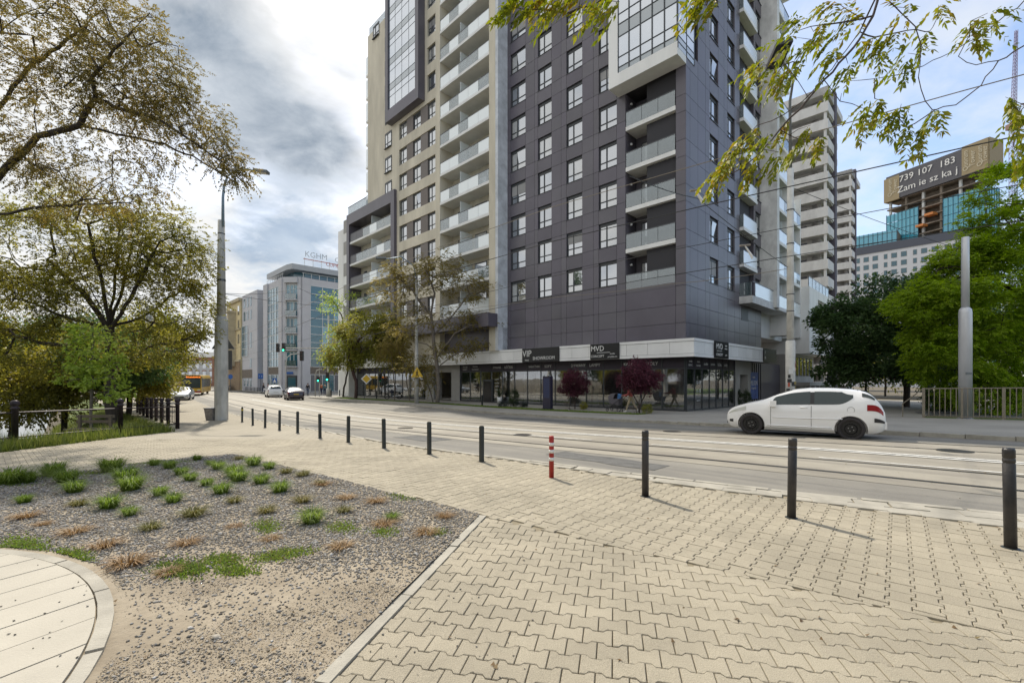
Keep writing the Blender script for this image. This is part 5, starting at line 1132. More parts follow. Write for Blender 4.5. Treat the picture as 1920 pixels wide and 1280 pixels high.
def tree(name, label, base, limbs, blobs, leaf, mats, bark=M_bark, seed=1, seg=.5, r_tip=.012, power=.47, r_max=.3, per=60, spread=.55, kind='simple', L_=.12, W_=.05, group=None, sag=.03, cat='tree', along=0, flat=1.0, extra=None, pairs=5, span=.3, droop=.25, trunk_name='trunk', shell=.35):
    g = np.random.default_rng(seed); t = thing(name, label, cat, base, group)
    tg = np.concatenate([blob_pts(c, r, n, g, shell) for c, r, n in blobs] + ([np.array(extra, float)] if extra is not None else []))
    P_, par, tips, nl = grow(limbs, tg, seg, g, sag)
    mb, rad = branch_mesh(P_, par, tips, r_tip, power, r_max); mb.build(trunk_name, bark, t, True)
    c = [tg]; 
    if along:                                            # some leaves also along the thinner wood
        idx = np.array([i for i in range(nl, len(P_)) if rad[i] < r_tip * 3]); 
        if len(idx): c.append(P_[g.choice(idx, min(along, len(idx)), replace=False)])
    cen = np.concatenate(c); n = len(cen) * per
    cl = np.repeat(cen, per, 0); sz = np.repeat(g.uniform(.6, 1.3, len(cen)), per)[:, None]
    off = g.normal(0, 1, (n, 3)); off = off / np.linalg.norm(off, axis=1, keepdims=True) * (g.random((n, 1)) ** .45) * spread * sz * np.array([1, 1, flat])
    pos = cl + off; ctr = np.array([np.mean([b[0] for b in blobs], 0)]) if blobs else cen.mean(0, keepdims=True); dr = off + (cl - ctr) * .04 + g.normal(0, .25 * spread, (n, 3))
    V = leaf_quads(pos, dr, L_, W_, g, droop) if kind == 'simple' else compound(pos, dr, pairs, span, L_, W_, g, droop)
    V4 = V.reshape(-1, 4, 3)
    if len(mats) == 1: leaf_obj('crown', V, mats[0], t)
    return t
L_bronze = leafmat('leaf_bronze', [(.10, .085, .034), (.16, .135, .045), (.22, .175, .055), (.30, .205, .065)], .45, scale=.5)
L_olive = leafmat('leaf_olive', [(.10, .105, .024), (.18, .175, .036), (.27, .25, .05), (.35, .29, .06)], .5, scale=.45)
L_fresh = leafmat('leaf_fresh', [(.22, .30, .05), (.34, .43, .08), (.48, .54, .13)], .5, scale=.8)
L_lime = leafmat('leaf_lime', [(.13, .20, .014), (.21, .31, .023), (.30, .40, .038), (.38, .46, .058)], .55, scale=.45)
L_dark = leafmat('leaf_dark', [(.032, .06, .022), (.058, .105, .036), (.09, .15, .05), (.14, .20, .065)], .38, scale=.5)
L_plum = leafmat('leaf_plum', [(.06, .018, .03), (.12, .035, .055), (.19, .065, .09)], .4, scale=1.5)
L_ail = leafmat('leaf_ailanthus', [(.11, .145, .014), (.17, .21, .022), (.25, .26, .03), (.33, .22, .04)], .38, scale=1.2)
L_str = leafmat('leaf_street', [(.12, .105, .04), (.19, .165, .055), (.26, .215, .065), (.33, .25, .08)], .45, scale=.5)
L_strg = leafmat('leaf_street_green', [(.13, .155, .03), (.22, .235, .045), (.31, .30, .06), (.37, .30, .07)], .45, scale=.5)
# big overhanging tree, its trunk just outside the view on the river side
D = 15.5
base = Vector((-19.6, 15.6, terr(-19.6, 15.6)))
lim = [[base, (-19.4, 15.6, 2.5), (-19.0, 15.5, 5.0)],
       [(-19.0, 15.5, 5.0), P(-20, 350, D), P(70, 255, D), P(150, 235, D), P(180, 185, D), P(172, 145, D - .3), P(230, 80, D - .5), P(265, 40, D - .5)],
       [P(150, 235, D), P(235, 255, D), P(310, 270, D), P(380, 305, D), P(440, 340, D)], [P(180, 190, D), P(300, 225, D - .5), P(360, 265, D - .8), P(430, 310, D - .8)],
       [(-19.0, 15.5, 5.0), P(-30, 405, D), P(60, 390, D), P(150, 383, D), P(245, 380, D)], [P(130, 388, D), P(165, 360, D), P(210, 330, D)],
       [(-19.0, 15.5, 5.0), P(-60, 260, D + .8), P(0, 200, D + .8), P(50, 130, D + .8), P(110, 90, D + .6), P(190, 20, D + .4)],
       [(-19.0, 15.5, 5.0), P(-50, 150, D + 1), P(10, 50, D + 1), P(60, 20, D + 1), P(120, 10, D + 1)], [P(60, 310, D), P(110, 320, D - 1), P(175, 300, D - 1), P(270, 305, D - 1)]]
bl = [(P(60, 60, D), (2.6, 2.2, 2.4), 90), (P(190, 60, D), (2.2, 2.0, 2.2), 80), (P(270, 110, D - .4), (1.7, 1.6, 1.9), 60), (P(120, 190, D), (2.6, 1.8, 1.6), 62), (P(250, 190, D), (1.6, 1.5, 1.3), 40), (P(340, 225, D - .4), (1.4, 1.3, 1.0), 42), (P(405, 275, D - .5), (.9, .9, .75), 28), (P(40, 300, D), (2.0, 1.5, 1.3), 40), (P(240, 320, D), (2.0, 1.5, 1.2), 38), (P(150, 360, D), (2.6, 1.5, .8), 34), (P(440, 325, D - .6), (.5, .5, .45), 10), (P(-120, 150, D), (3, 2.5, 4), 70)]
tree('overhanging_tree', 'large tree with bronze spring leaves reaching over the pavement from the river bank', base, lim, bl, None, [L_bronze], seed=5, seg=.35, r_tip=.008, power=.44, r_max=.27, per=8, spread=.40, kind='compound', L_=.095, W_=.042, pairs=4, span=.24, along=300, shell=.1)
# spreading multi-stem tree behind the fence
D = 21.5; b0 = P(208, 790, D); b0.z = terr(b0.x, b0.y)
f0 = P(205, 615, D)
lim = [[b0, P(206, 700, D), f0]] + [[f0, P(a, b, D + d), P(c, e, D + d * 2)] for a, b, c, e, d in ((165, 560, 95, 490, .4), (190, 520, 165, 420, -.6), (215, 530, 225, 420, .5), (245, 560, 290, 470, -.5), (265, 595, 345, 540, .4), (140, 600, 40, 560, -.3), (230, 540, 260, 400, 1), (180, 560, 110, 430, -1.2))] + [[P(265, 595, D), P(300, 610, D - 1), P(350, 600, D - 1)], [P(206, 690, D), P(140, 650, D), P(60, 640, D)], [P(206, 700, D), P(280, 650, D + .5), P(340, 640, D + .5)]]
bl = [(P(60, 470, D), (3.2, 2.6, 2.2), 95), (P(180, 430, D), (3.0, 2.6, 1.9), 95), (P(290, 460, D), (2.5, 2.3, 2.0), 85), (P(345, 500, D - .5), (1.3, 1.3, 1.4), 40), (P(330, 580, D), (1.9, 1.8, 1.5), 50), (P(40, 570, D), (3.0, 2.2, 1.8), 70), (P(170, 530, D), (3.0, 2.2, 1.6), 60), (P(100, 650, D), (3.2, 2, 1.6), 60), (P(300, 640, D), (2.0, 1.8, 1.2), 40), (P(-60, 560, D), (2.5, 2.2, 3.5), 60)]
tree('spreading_tree', 'spreading multi stemmed tree with olive foliage behind the iron fence', b0, lim, bl, None, [L_olive], seed=8, seg=.45, r_tip=.011, power=.46, r_max=.34, per=17, spread=.58, kind='compound', L_=.12, W_=.055, pairs=3, span=.24, along=150, flat=.7)
# trees along the river beyond, darker understorey
for i, (px, D, hh, rr, seed, lb, m) in enumerate(((268, 33, 6.8, 2.5, 21, 'olive tree at the river railing behind the grey lamp post', L_olive), (286, 46, 9.5, 2.2, 22, 'green tree leaning over the far river pavement', L_strg), (240, 27, 3.4, 1.9, 23, 'low green bush tree on the bank slope near the fence corner', L_olive), (120, 26, 4.2, 3.6, 24, 'olive leafy understorey tree on the river bank', L_olive), (20, 24, 4.0, 3.2, 25, 'olive leafy tree low on the bank beside the water', L_olive), (215, 24.5, 3.0, 2.2, 27, 'dark leafy shrub tree shading the bank slope', L_dark), (20, 55, 9, 6.5, 28, 'tall dark tree on the opposite river bank', L_dark), (130, 60, 9.5, 6.5, 29, 'broad dark tree on the opposite river bank', L_dark), (225, 72, 9, 6.0, 30, 'distant dark tree on the opposite bank further on', L_dark), (-70, 50, 10, 6.5, 31, 'dense dark tree on the opposite bank by the widest water', L_dark))):
    x = (px - CXP) / FPX * D; zb = terr(x, D); b = Vector((x, D, zb)); top = zb + hh + (3 if D > 40 else 1.2)
    if i in (3, 4, 5): top += .55
    if i < 3: top = gz(D) + hh + .6; b = Vector((x, D, terr(x, D)))
    c = Vector((x, D, top - hh * .45)); lim = [[b, Vector((x + .1, D, b.z + (top - b.z) * .35)), c]]
    bl = [(c, (rr, rr * .8, hh * .42), 70), (c + Vector((rr * .6, 0, -hh * .12)), (rr * .7, rr * .7, hh * .3), 34), (c + Vector((-rr * .6, 0, -hh * .1)), (rr * .7, rr * .7, hh * .3), 34)]
    big = D > 40
    tree('river_tree', lb, b, lim, bl, None, [m], seed=seed, seg=.7, r_tip=.015, power=.46, r_max=.22, per=110 if big else 75, spread=1.3 if big else .75, L_=.34 if big else .19, W_=.19 if big else .10, along=40, shell=.2, group='trees along the river')
# the tree belt goes on along the opposite bank, outside the view but mirrored in the shop windows
proto = [o for o in bpy.data.objects if o.name.startswith('river_tree') and o.parent is None and 'opposite' in o.get('label', '')]
for i, (x, y) in enumerate(((-56, 22), (-57, 12), (-55, 3), (-54, -6), (-53, -15), (-62, 30), (-60, -22), (-66, 8))):
    src = proto[i % len(proto)]; c = copy_tree(src); c.location = (x, y, src.location.z); c.scale = (1.1, 1.1, 1.25 + .1 * (i % 3)); c.rotation_euler = (0, 0, i * 1.3); c['label'] = 'leafy tree in the belt along the opposite river bank'; c['group'] = 'trees on the opposite bank outside the view'
for i, (x, y) in enumerate(((-16, -17), (-9, -19), (-2, -21), (5, -20), (12, -18), (18, -14), (24, -8), (-22, -12))):
    src = proto[(i + 1) % len(proto)]; c = copy_tree(src); c.location = (x, y, -.3); c.scale = (.8, .8, .85); c.rotation_euler = (0, 0, i * 2.1); c['label'] = 'leafy tree behind the viewpoint mirrored in the car windows'; c['group'] = 'trees behind the viewpoint'
# young staked tree with fresh leaves in front
D = 17.2; b0 = P(172, 800, D); b0.z = terr(b0.x, b0.y)
lim = [[b0, P(171, 720, D), P(176, 600, D)]]
bl = [(P(178, 655, D), (1.05, .8, .9), 52), (P(195, 705, D), (1.0, .7, .5), 30), (P(150, 700, D), (.75, .6, .6), 20), (P(165, 625, D), (.7, .5, .45), 16), (P(215, 740, D), (.6, .5, .25), 12)]
tree('young_tree', 'young maple tree with fresh bright green leaves behind the fence rail', b0, lim, bl, None, [L_fresh], bark=M_bark2, seed=41, seg=.25, r_tip=.006, power=.45, r_max=.05, per=15, spread=.28, L_=.14, W_=.11, along=30, droop=.3, flat=.6)
# street trees in front of the tower
b0 = G(820, 757); D = b0.y
lim = [[b0, P(822, 715, D), P(818, 675, D), P(812, 630, D), P(808, 590, D)], [P(818, 672, D), P(830, 655, D - .3), P(852, 625, D - .5), P(880, 610, D - .6), P(910, 605, D - .6)], [P(820, 690, D), P(845, 670, D), P(868, 655, D)], [P(808, 590, D), P(790, 570, D), P(775, 545, D), P(745, 520, D)], [P(808, 592, D), P(815, 550, D), P(800, 510, D)], [P(812, 630, D), P(850, 590, D + .3), P(880, 550, D + .3)], [P(820, 660, D), P(800, 645, D), P(775, 640, D)]]
bl = [(P(790, 520, D), (3.0, 2.6, 1.6), 60), (P(830, 500, D), (2.4, 2.2, 1.3), 44), (P(880, 540, D), (2.4, 2.0, 1.2), 44), (P(740, 540, D), (2.4, 2, 1.6), 40), (P(860, 600, D), (2.6, 2, 1.2), 36), (P(905, 600, D), (1.9, 1.4, .5), 20), (P(770, 600, D), (2.4, 2, 1.8), 50), (P(845, 655, D), (2.6, 1.6, .8), 26), (P(890, 640, D), (1.4, 1.2, .7), 14), (P(735, 500, D), (1.2, 1, .5), 12)]
tree('street_tree', 'tall leaning street tree with bronze leaves before the shop front', b0, lim, bl, None, [L_str], bark=M_bark2, seed=51, seg=.5, r_tip=.013, power=.46, r_max=.42, per=7, spread=.55, kind='compound', L_=.16, W_=.075, pairs=4, span=.34, along=60, flat=.6)
b0 = G(667, 748); D = b0.y
lim = [[b0, P(668, 715, D), P(660, 690, D), P(655, 660, D)], [P(655, 660, D), P(645, 620, D), P(630, 590, D)], [P(655, 660, D), P(680, 630, D), P(705, 600, D)], [P(655, 665, D), P(665, 600, D), P(655, 560, D)]]
bl = [(P(690, 625, D), (4.2, 2.6, 2.4), 95), (P(650, 665, D), (2.8, 2.2, 1.7), 60), (P(730, 620, D), (2.6, 2.2, 2.4), 55), (P(740, 660, D), (2.6, 2, 1.6), 36)]
tree('street_tree', 'round crowned street tree with dense yellow green leaves near the crossing', b0, lim, bl, None, [L_strg], bark=mat('bark_red', (.075, .045, .04), .95, var=.3, vscale=6), seed=52, seg=.6, r_tip=.015, power=.46, r_max=.36, per=18, spread=.75, kind='compound', L_=.20, W_=.095, pairs=3, span=.32, along=80)
b0 = AN(58, 26.5); b0 = Vector((b0[0], b0[1], gz(b0[1]))); D = b0.y
lim = [[b0, P(652, 690, D), P(648, 640, D), P(640, 590, D), P(622, 560, D)], [P(648, 650, D), P(668, 600, D), P(690, 555, D)]]
bl = [(P(618, 570, D), (1.5, 1.2, 1.3), 22), (P(640, 620, D), (2.2, 1.6, 1.2), 26), (P(620, 665, D), (1.6, 1.4, 1.6), 26), (P(660, 570, D), (2.0, 1.6, 1.4), 14)]
tree('street_tree', 'thin half bare street tree with light green tufts at the corner', b0, lim, bl, None, [L_fresh], bark=M_bark, seed=53, seg=.6, r_tip=.015, power=.45, r_max=.2, per=26, spread=.75, L_=.26, W_=.14, along=0)
for px, py, top, lean, sd_, lb in ((740, 751, 660, -6, 61, 'slim street tree with a straight stem by the parked bicycle'), (768, 752, 640, -25, 62, 'slim forked street tree leaning beside the portal'), (812, 756, 690, -30, 63, 'thin bare stem leaning against the tall street tree')):
    b0 = G(px, py); D = b0.y; tp = P(px + lean, top, D)
    tree('slim_tree', lb, b0, [[b0, P(px + lean * .3, (py + top) / 2, D), tp]], [(tp, (1.8, 1.4, 1.3), 26), (tp + Vector((.8, 0, -1.2)), (1.2, 1, .9), 12)], None, [L_str], bark=M_bark2, seed=sd_, seg=.5, r_tip=.012, power=.42, r_max=.13, per=14, spread=.6, kind='compound', L_=.17, W_=.08, pairs=3, span=.3)
# purple plums, shrubs in the lawn strip
for px, py, bl_, sd_, lb in ((1078, 768, [(1078, 716, 1.0, .95, 90), (1066, 730, .8, .5, 30), (1092, 722, .55, .6, 26)], 71, 'small round purple leaved plum tree beside the dark pillar'), (1199, 776, [(1198, 705, 1.2, 1.05, 130), (1218, 715, .75, .8, 40), (1178, 712, .7, .7, 36)], 72, 'larger purple leaved plum tree next to the pushed pram')):
    b0 = G(px, py); b0.z += .06; D = b0.y
    lim = [[b0, P(px - 1, py - 18, D), P(px + 2, py - 40, D)], [P(px, py - 15, D), P(px - 14, py - 40, D)], [P(px, py - 15, D), P(px + 14, py - 42, D)]]
    tree('plum_tree', lb, b0, lim, [(P(a, b_, D), (r, r * .9, h_), n) for a, b_, r, h_, n in bl_], None, [L_plum], seed=sd_, seg=.2, r_tip=.006, power=.42, r_max=.055, per=42, spread=.24, L_=.10, W_=.07, along=40)
def shrub(name, label, base, blobs, m, per=60, spread=.2, L_=.07, W_=.04, seed=1, stem=.3):
    c = Vector(blobs[0][0]); return tree(name, label, base, [[base, (Vector(base) + c) / 2, c]], blobs, None, [m], seed=seed, seg=.15, r_tip=.005, power=.4, r_max=.03, per=per, spread=spread, L_=L_, W_=W_, cat='shrub', trunk_name='stem')
L_con = leafmat('leaf_conifer', [(.015, .03, .012), (.035, .06, .02), (.08, .11, .03)], .15, scale=2)
b0 = G(963, 764); b0.z += .07; shrub('conifer', 'upright dwarf conifer in the lawn strip by the entrance', b0, [(b0 + Vector((0, 0, .75)), (.42, .42, .7), 60)], L_con, 60, .16, .08, .025, 81)
for dx, sd_, lb in ((-.75, 82, 'low spreading juniper left of the upright conifer'), (.7, 83, 'low spreading juniper right of the upright conifer')): shrub('juniper', lb, b0 + Vector((dx, -.2, 0)), [(b0 + Vector((dx, -.2, .22)), (.55, .45, .2), 36)], leafmat('leaf_juniper', [(.02, .03, .025), (.045, .06, .05)], .1), 46, .16, .07, .03, sd_)
for px, py, sd_, lb in ((1094, 769, 84, 'small yellow green bush under the slim plum tree'), (1213, 777, 85, 'small yellow green bush beside the larger plum tree')): b0 = G(px, py); b0.z += .06; shrub('small_bush', lb, b0, [(b0 + Vector((0, 0, .3)), (.3, .3, .28), 26)], L_strg, 40, .12, .06, .04, sd_)
for px, py, sd_, lb in ((1068, 769, 86, 'dry twiggy bush beneath the slim plum tree'), (1193, 777, 87, 'dry twiggy bush at the foot of the larger plum')): b0 = G(px, py); b0.z += .06; shrub('twiggy_bush', lb, b0, [(b0 + Vector((0, 0, .35)), (.45, .35, .35), 30)], leafmat('leaf_twig', [(.10, .06, .05), (.2, .14, .1)], .2), 8, .14, .05, .025, sd_)
# park trees on the right
def bigtree(name, label, b, blobs, m, seed, L_, W_, per, spread, kind='simple', lim=None, bark=M_bark, r_max=.3, group=None, **k):
    c = Vector(blobs[0][0]); lim = lim or [[b, Vector((b.x, b.y, b.z + (c.z - b.z) * .45)), c]]
    return tree(name, label, b, lim, blobs, None, [m], seed=seed, bark=bark, seg=.6, r_tip=.014, power=.46, r_max=r_max, per=per, spread=spread, L_=L_, W_=W_, kind=kind, group=group, **k)
D = 36; b0 = P(1700, 765, D); b0.z = gz(D)
bigtree('chestnut_tree', 'broad dark green chestnut tree shading the park path', b0, [(P(1690, 590, D), (4.6, 3.8, 3.0), 130), (P(1600, 620, D), (3.2, 2.8, 2.6), 80), (P(1660, 680, D), (4.2, 3, 1.8), 70), (P(1580, 690, D), (1.8, 1.6, 1.2), 26), (P(1570, 590, D), (1.6, 1.4, 1.0), 22), (P(1740, 660, D + 2), (3, 2.5, 2.5), 50)], L_dark, 91, .26, .16, 70, .62, along=120)
D = 42; b0 = P(1622, 742, D); b0.z = gz(D)
bigtree('chestnut_tree', 'smaller curved trunk tree before the concrete block', b0, [(P(1625, 660, D), (3.0, 2.2, 2.2), 60)], L_dark, 92, .26, .16, 60, .6, lim=[[b0, P(1624, 715, D), P(1600, 700, D), P(1610, 670, D)]], r_max=.16)
D = 33; b0 = P(1738, 775, D); b0.z = gz(D)
bigtree('park_tree', 'dark trunked park tree standing behind the railing end', b0, [(P(1750, 600, D), (4.4, 3.2, 3.4), 110), (P(1760, 690, D), (3.0, 2.4, 1.6), 50)], L_dark, 93, .24, .14, 60, .6)
D = 27; b0 = Vector((32.5, 26.5, gz(27)))
bigtree('acacia_tree', 'bright lime green acacia tree spreading behind the steel pole', b0, [(P(1830, 560, D), (4.2, 3.2, 3.0), 120), (P(1738, 565, D), (2.2, 2.0, 1.2), 44), (P(1800, 480, D), (1.7, 1.6, .8), 28), (P(1890, 440, D), (2.6, 2.4, 1.8), 60), (P(1910, 350, D), (2.2, 2.0, 1.4), 30), (P(1800, 670, D), (2.8, 2.2, 1.8), 60), (P(1900, 660, D), (3.0, 2.5, 2.4), 70), (P(1760, 640, D), (1.6, 1.6, 1.2), 26), (P(1850, 740, D), (2.4, 2.2, 1.0), 30), (P(1960, 540, D), (3.5, 3, 4), 60)], L_lime, 94, .18, .075, 32, .62, kind='compound', lim=[[b0, Vector((32.2, 26.6, 4.0)), P(1930, 560, D)], [Vector((32.2, 26.6, 4.0)), P(1900, 640, D), P(1820, 650, D)], [P(1930, 560, D), P(1860, 520, D), P(1790, 500, D)], [P(1930, 560, D), P(1920, 430, D)]], pairs=3, span=.26, flat=.55, along=120, droop=.15, bark=M_bark)
D = 60
for i, (px, D, h_, r_, lb) in enumerate(((1660, 62, 9, 4.5, 'distant dark park tree near the lawn'), (1790, 70, 13, 7, 'tall distant park tree behind the acacia'), (1900, 62, 14, 8, 'large distant park tree closing the view to the right'), (1990, 45, 11, 6, 'leafy park tree beyond the edge of the railing'))):
    b0 = P(px, 740, D); b0.z = gz(D); bigtree('park_tree', lb, b0, [(b0 + Vector((0, 0, h_ * .6)), (r_, r_ * .8, h_ * .42), 110)], L_dark if i % 2 else L_strg, 95 + i, .38, .22, 60, 1.2, group='trees in the park')
for px, py, D, r_, lb, sd_ in ((1880, 760, 30, 1.3, 'green bush behind the railing right of the steel pole', 101), (1775, 765, 31, 1.1, 'dark bush behind the railing left of the steel pole', 102), (1560, 745, 44, 1.2, 'low dark bush before the concrete block entrance', 103)):
    b0 = P(px, py, D); b0.z = gz(D); shrub('park_bush', lb, b0, [(b0 + Vector((0, 0, .8)), (r_ * 1.3, r_, .85), 50)], L_dark if sd_ != 101 else L_olive, 60, .35, .14, .08, sd_)
for px, py, sd_, lb in ((1385, 763, 105, 'small clipped cone bush beside the shop portal'), (1400, 763, 106, 'clipped round bush in front of the shop portal')):
    b0 = G(px, py) ; b0.z += .07; shrub('potted_bush', lb, b0, [(b0 + Vector((0, 0, .75)), (.32, .32, .6), 40)], L_con, 60, .14, .06, .04, sd_)
# ailanthus branches hanging into the view from a tree standing right of the viewer
D = 5.6; b0 = Vector((9.6, 4.4, -.05))
B_ = lambda x, y, d=0: P(x, y, D + d)
hub = Vector((8.6, 5.0, 6.2))
lim = [[b0, Vector((9.5, 4.5, 3.0)), Vector((9.0, 4.8, 5.4)), hub], [hub, Vector((7.0, 5.4, 7.6)), B_(1670, -150), B_(1650, -20), B_(1637, 30), B_(1600, 90), B_(1545, 150), B_(1500, 205), B_(1462, 243), B_(1430, 280), B_(1400, 308), B_(1362, 330)],
       [B_(1650, -20), B_(1612, 60, .2), B_(1560, 130, .2), B_(1505, 190, .2), B_(1470, 215, .2)], [B_(1650, -20), B_(1690, 25, -.2), B_(1716, 50, -.2), B_(1727, 85, -.2), B_(1722, 145, -.2), B_(1735, 190, -.2), B_(1748, 206, -.2)],
       [hub, Vector((7.6, 5.4, 6.6)), B_(1990, -60, .3), B_(1920, 2, .3), B_(1850, 60, .3), B_(1780, 100, .3), B_(1700, 137, .3), B_(1640, 148, .3), B_(1590, 152, .3)], [hub, B_(2010, 60, .1), B_(1920, 86, .1), B_(1872, 114, .1), B_(1840, 160, .1), B_(1792, 197, .1), B_(1750, 208, .1), B_(1715, 232, .1)], [B_(1872, 114, .1), B_(1830, 122, .1), B_(1797, 106, .1)],
       [hub, B_(2080, 160, .2), B_(1990, 190, .2), B_(1915, 195, .2)], [B_(1545, 150), B_(1575, 190, .1), B_(1578, 175, .1)], [B_(1462, 243), B_(1500, 262, .1), B_(1540, 262, .1)], [B_(1640, 30), B_(1560, 45, .1), B_(1520, 50, .1), B_(1490, 60, .1)],
       [B_(1670, -150), B_(1500, -170, -.4), B_(1300, -110, -.6), B_(1190, -30, -.6), B_(1112, 10, -.6), B_(1062, 26, -.6), B_(1010, 18, -.6), B_(960, 14, -.6)], [B_(1300, -110, -.6), B_(1330, -30, -.5), B_(1325, 10, -.5)]]
cl = [(1480, 128), (1440, 118), (1455, 140), (1425, 122), (1500, 118), (1525, 75), (1500, 35), (1545, 45), (1575, 60), (1490, 70), (1372, 290), (1400, 255), (1345, 322), (1360, 305), (1440, 250), (1420, 235), (1500, 272), (1480, 222), (1540, 255), (1460, 285), (1520, 235), (1415, 300), (1385, 270), (1640, 70), (1680, 62), (1702, 100), (1650, 85), (1655, 190), (1690, 195), (1622, 205), (1670, 210), (1640, 185), (1730, 232), (1700, 238), (1760, 205), (1852, 25), (1840, 52), (1820, 40), (1900, 200), (1885, 182), (1912, 210), (1915, 290), (1900, 275), (1590, 20), (1610, 40), (1555, 10), (1700, 15), (1760, 10), (1735, 60), (1560, 100), (1590, 120)]
cl2 = [(970, 0), (1000, 8), (1050, 14), (1030, -8), (1090, -12), (1130, 0), (1162, 4), (985, -14), (1150, -15), (1330, -10), (1318, 8), (1345, -2), (1060, -18)]
ex = [B_(x, y, rnd.uniform(-.3, .4)) for x, y in cl] + [B_(x, y, -.6 + rnd.uniform(-.15, .15)) for x, y in cl2] + [B_(rnd.uniform(1700, 2300), rnd.uniform(-400, -80), rnd.uniform(-.5, 1.5)) for _ in range(60)]
tree('ailanthus_tree', 'tree with feathered yellow green leaves hanging into view over the street', b0, lim, [], None, [L_ail], bark=mat('bark_twig', (.085, .065, .06), .85, var=.3, vscale=20), seed=111, seg=.12, r_tip=.0042, power=.42, r_max=.13, per=5, spread=.06, kind='compound', L_=.10, W_=.038, pairs=6, span=.29, extra=ex, along=0, droop=.40)
# ------------------------------------------------------------------ street furniture
M_blk = mat('bollard_black', (.020, .020, .024), .42, .1, col2=(.05, .046, .045), vscale=6, bump=.2, bscale=60)
M_blk2 = mat('bollard_green_black', (.025, .03, .03), .45, .2, var=.25, vscale=8)
M_red = mat('bollard_red', (.36, .025, .02), .5, var=.15, vscale=12); M_wht = mat('band_white', (.72, .72, .70), .5)
b0 = thing('bollard', 'round black steel bollard with grooved top on the beige paving', 'bollard', (0, 0, 0), 'round black bollards')
MB().lathe([(.046, -.1), (.046, .80), (.043, .803), (.043, .812), (.046, .815), (.046, .845), (.043, .848), (.043, .857), (.046, .86), (.046, .925), (.040, .945)], n=22).build('post', M_blk, b0, True)
MB().lathe([(.068, -.005), (.068, .003), (.052, .008)], n=20).build('base_ring', M_blk2, b0)
for i, (px, py, s) in enumerate(((1210, 930, .95), (1484, 970, .97), (1895, 1027, 1.0))):
    o = b0 if i == 0 else copy_tree(b0); o.location = G(px, py); o.scale = (1, 1, s); o.rotation_euler = (rnd.gauss(0, .014), rnd.gauss(0, .014), rnd.uniform(0, 3))
q0 = thing('bollard', 'square dark steel bollard in the row along the kerb', 'bollard', (0, 0, 0), 'square dark bollards along the kerb')
mb = MB(); mb.box(-.035, .035, -.035, .035, -.1, .685).box(-.025, .025, -.025, .025, .685, .695); mb.build('post', M_blk2, q0); MB().box(-.055, .055, -.055, .055, -.01, .004).build('base_plate', M_blk2, q0)
SQ = [(903, 865), (805, 851), (720, 840), (653, 829), (600, 821), (558, 811), (524, 806), (497, 801), (474, 797), (454, 791)]
for i, (px, py) in enumerate(SQ):
    o = q0 if i == 0 else copy_tree(q0); p = G(px, py); o.location = p; o.rotation_euler = (rnd.gauss(0, .01), rnd.gauss(0, .01), R(42))
    if i == 9:
        o['label'] = 'square dark bollard with a yellow band nearest the concrete lamp post'; bb_ = MB().box(-.0375, .0375, -.0375, .0375, .53, .60).build('yellow_band', mat('band_yellow', (.5, .36, .03), .5), None); bb_.parent = o
for px, py in ((904, 761), (706, 748)): o = copy_tree(q0); p = G(px, py); p.z += .06; o.location = p; o.scale = (1.5, 1.5, 1.3); o['label'] = {904: 'short dark bollard on the lawn before the dark shop windows', 706: 'short dark bollard beside the yellow diamond sign'}[px]; o['group'] = 'bollards on the far pavement'
for i in range(22):
    a = 92 + i * 1.6; x, y = AN(a, farf(a) + 1.2); o = copy_tree(q0); o.location = (x, y, gz(y)); o.scale = (1.6, 1.6, 1.25); o['label'] = 'dark post in the row before the glass office'; o['group'] = 'posts before the glass office'
for i in range(9):
    a = 60.5 + i * 1.3; x, y = AN(60.5 + i * .3, 26 + i * 1.3); o = copy_tree(q0); o.location = (x, y, gz(y)); o.scale = (1.6, 1.6, 1.3); o['label'] = 'dark post in the row beside the side street'; o['group'] = 'posts beside the side street'
rb = thing('bollard', 'flexible red bollard with three white bands between the dark bollards', 'bollard', (0, 0, 0))
MB().lathe([(.040, -.05), (.040, .66), (.035, .675)], n=18).build('post', M_red, rb, True)
for z in (.275, .40, .515): MB().lathe([(.0412, z), (.0412, z + .055)], n=18).build('white_band', M_wht, rb, True)
rb.location = G(1034, 895)
# concrete lamp post on the left with steel arm, bin and signs
M_cpole = mat('pole_concrete', (.46, .45, .415), .9, var=.22, vscale=2.2, bump=.4, bscale=30, stretch=(1, 1, .5)); M_pipe = mat('pole_pipe', (.22, .30, .38), .5, .3); M_lum = mat('luminaire_grey', (.16, .17, .17), .5, .3)
D = 22.7; p0 = G(415, 787); lp = thing('lamp_post', 'stained concrete lamp post with a curved steel arm beside the kerb', 'lamp post', p0)
mb = MB(); mb.lathe([(.30, -.1), (.30, 2.0), (.29, 5.02), (.205, 5.2)], p0, 12); mb.build('lower_shaft', M_cpole, lp)
mb = MB(); mb.lathe([(.20, 5.1), (.155, 10.0)], p0, 12); mb.build('upper_shaft', M_cpole, lp, True)
MB().lathe([(.165, 9.3), (.165, 9.36)], p0, 12).build('collar', M_rail, lp); MB().lathe([(.195, 6.95), (.195, 7.05)], p0, 12).build('wire_collar', M_rail, lp)
ar = [P(418, 425, D), P(418, 370, D), P(420, 348, D), P(427, 330, D), P(440, 321, D), P(465, 317, D), P(478, 321, D)]; MB().tube(ar, [.075, .06, .055, .05, .05, .045, .04], 8).build('arm', M_pipe, lp, True)
c = P(490, 322, D); mb = MB(); mb.obox(c, (.34, 0, -.04), (0, .16, 0), (.008, 0, .065)); mb.build('luminaire', M_lum, lp); mb = MB(); mb.obox(c + Vector((.03, 0, -.072)), (.24, 0, -.028), (0, .12, 0), (0, 0, .008)); mb.build('lens', mat('lens_glass', (.5, .5, .48), .2), lp)
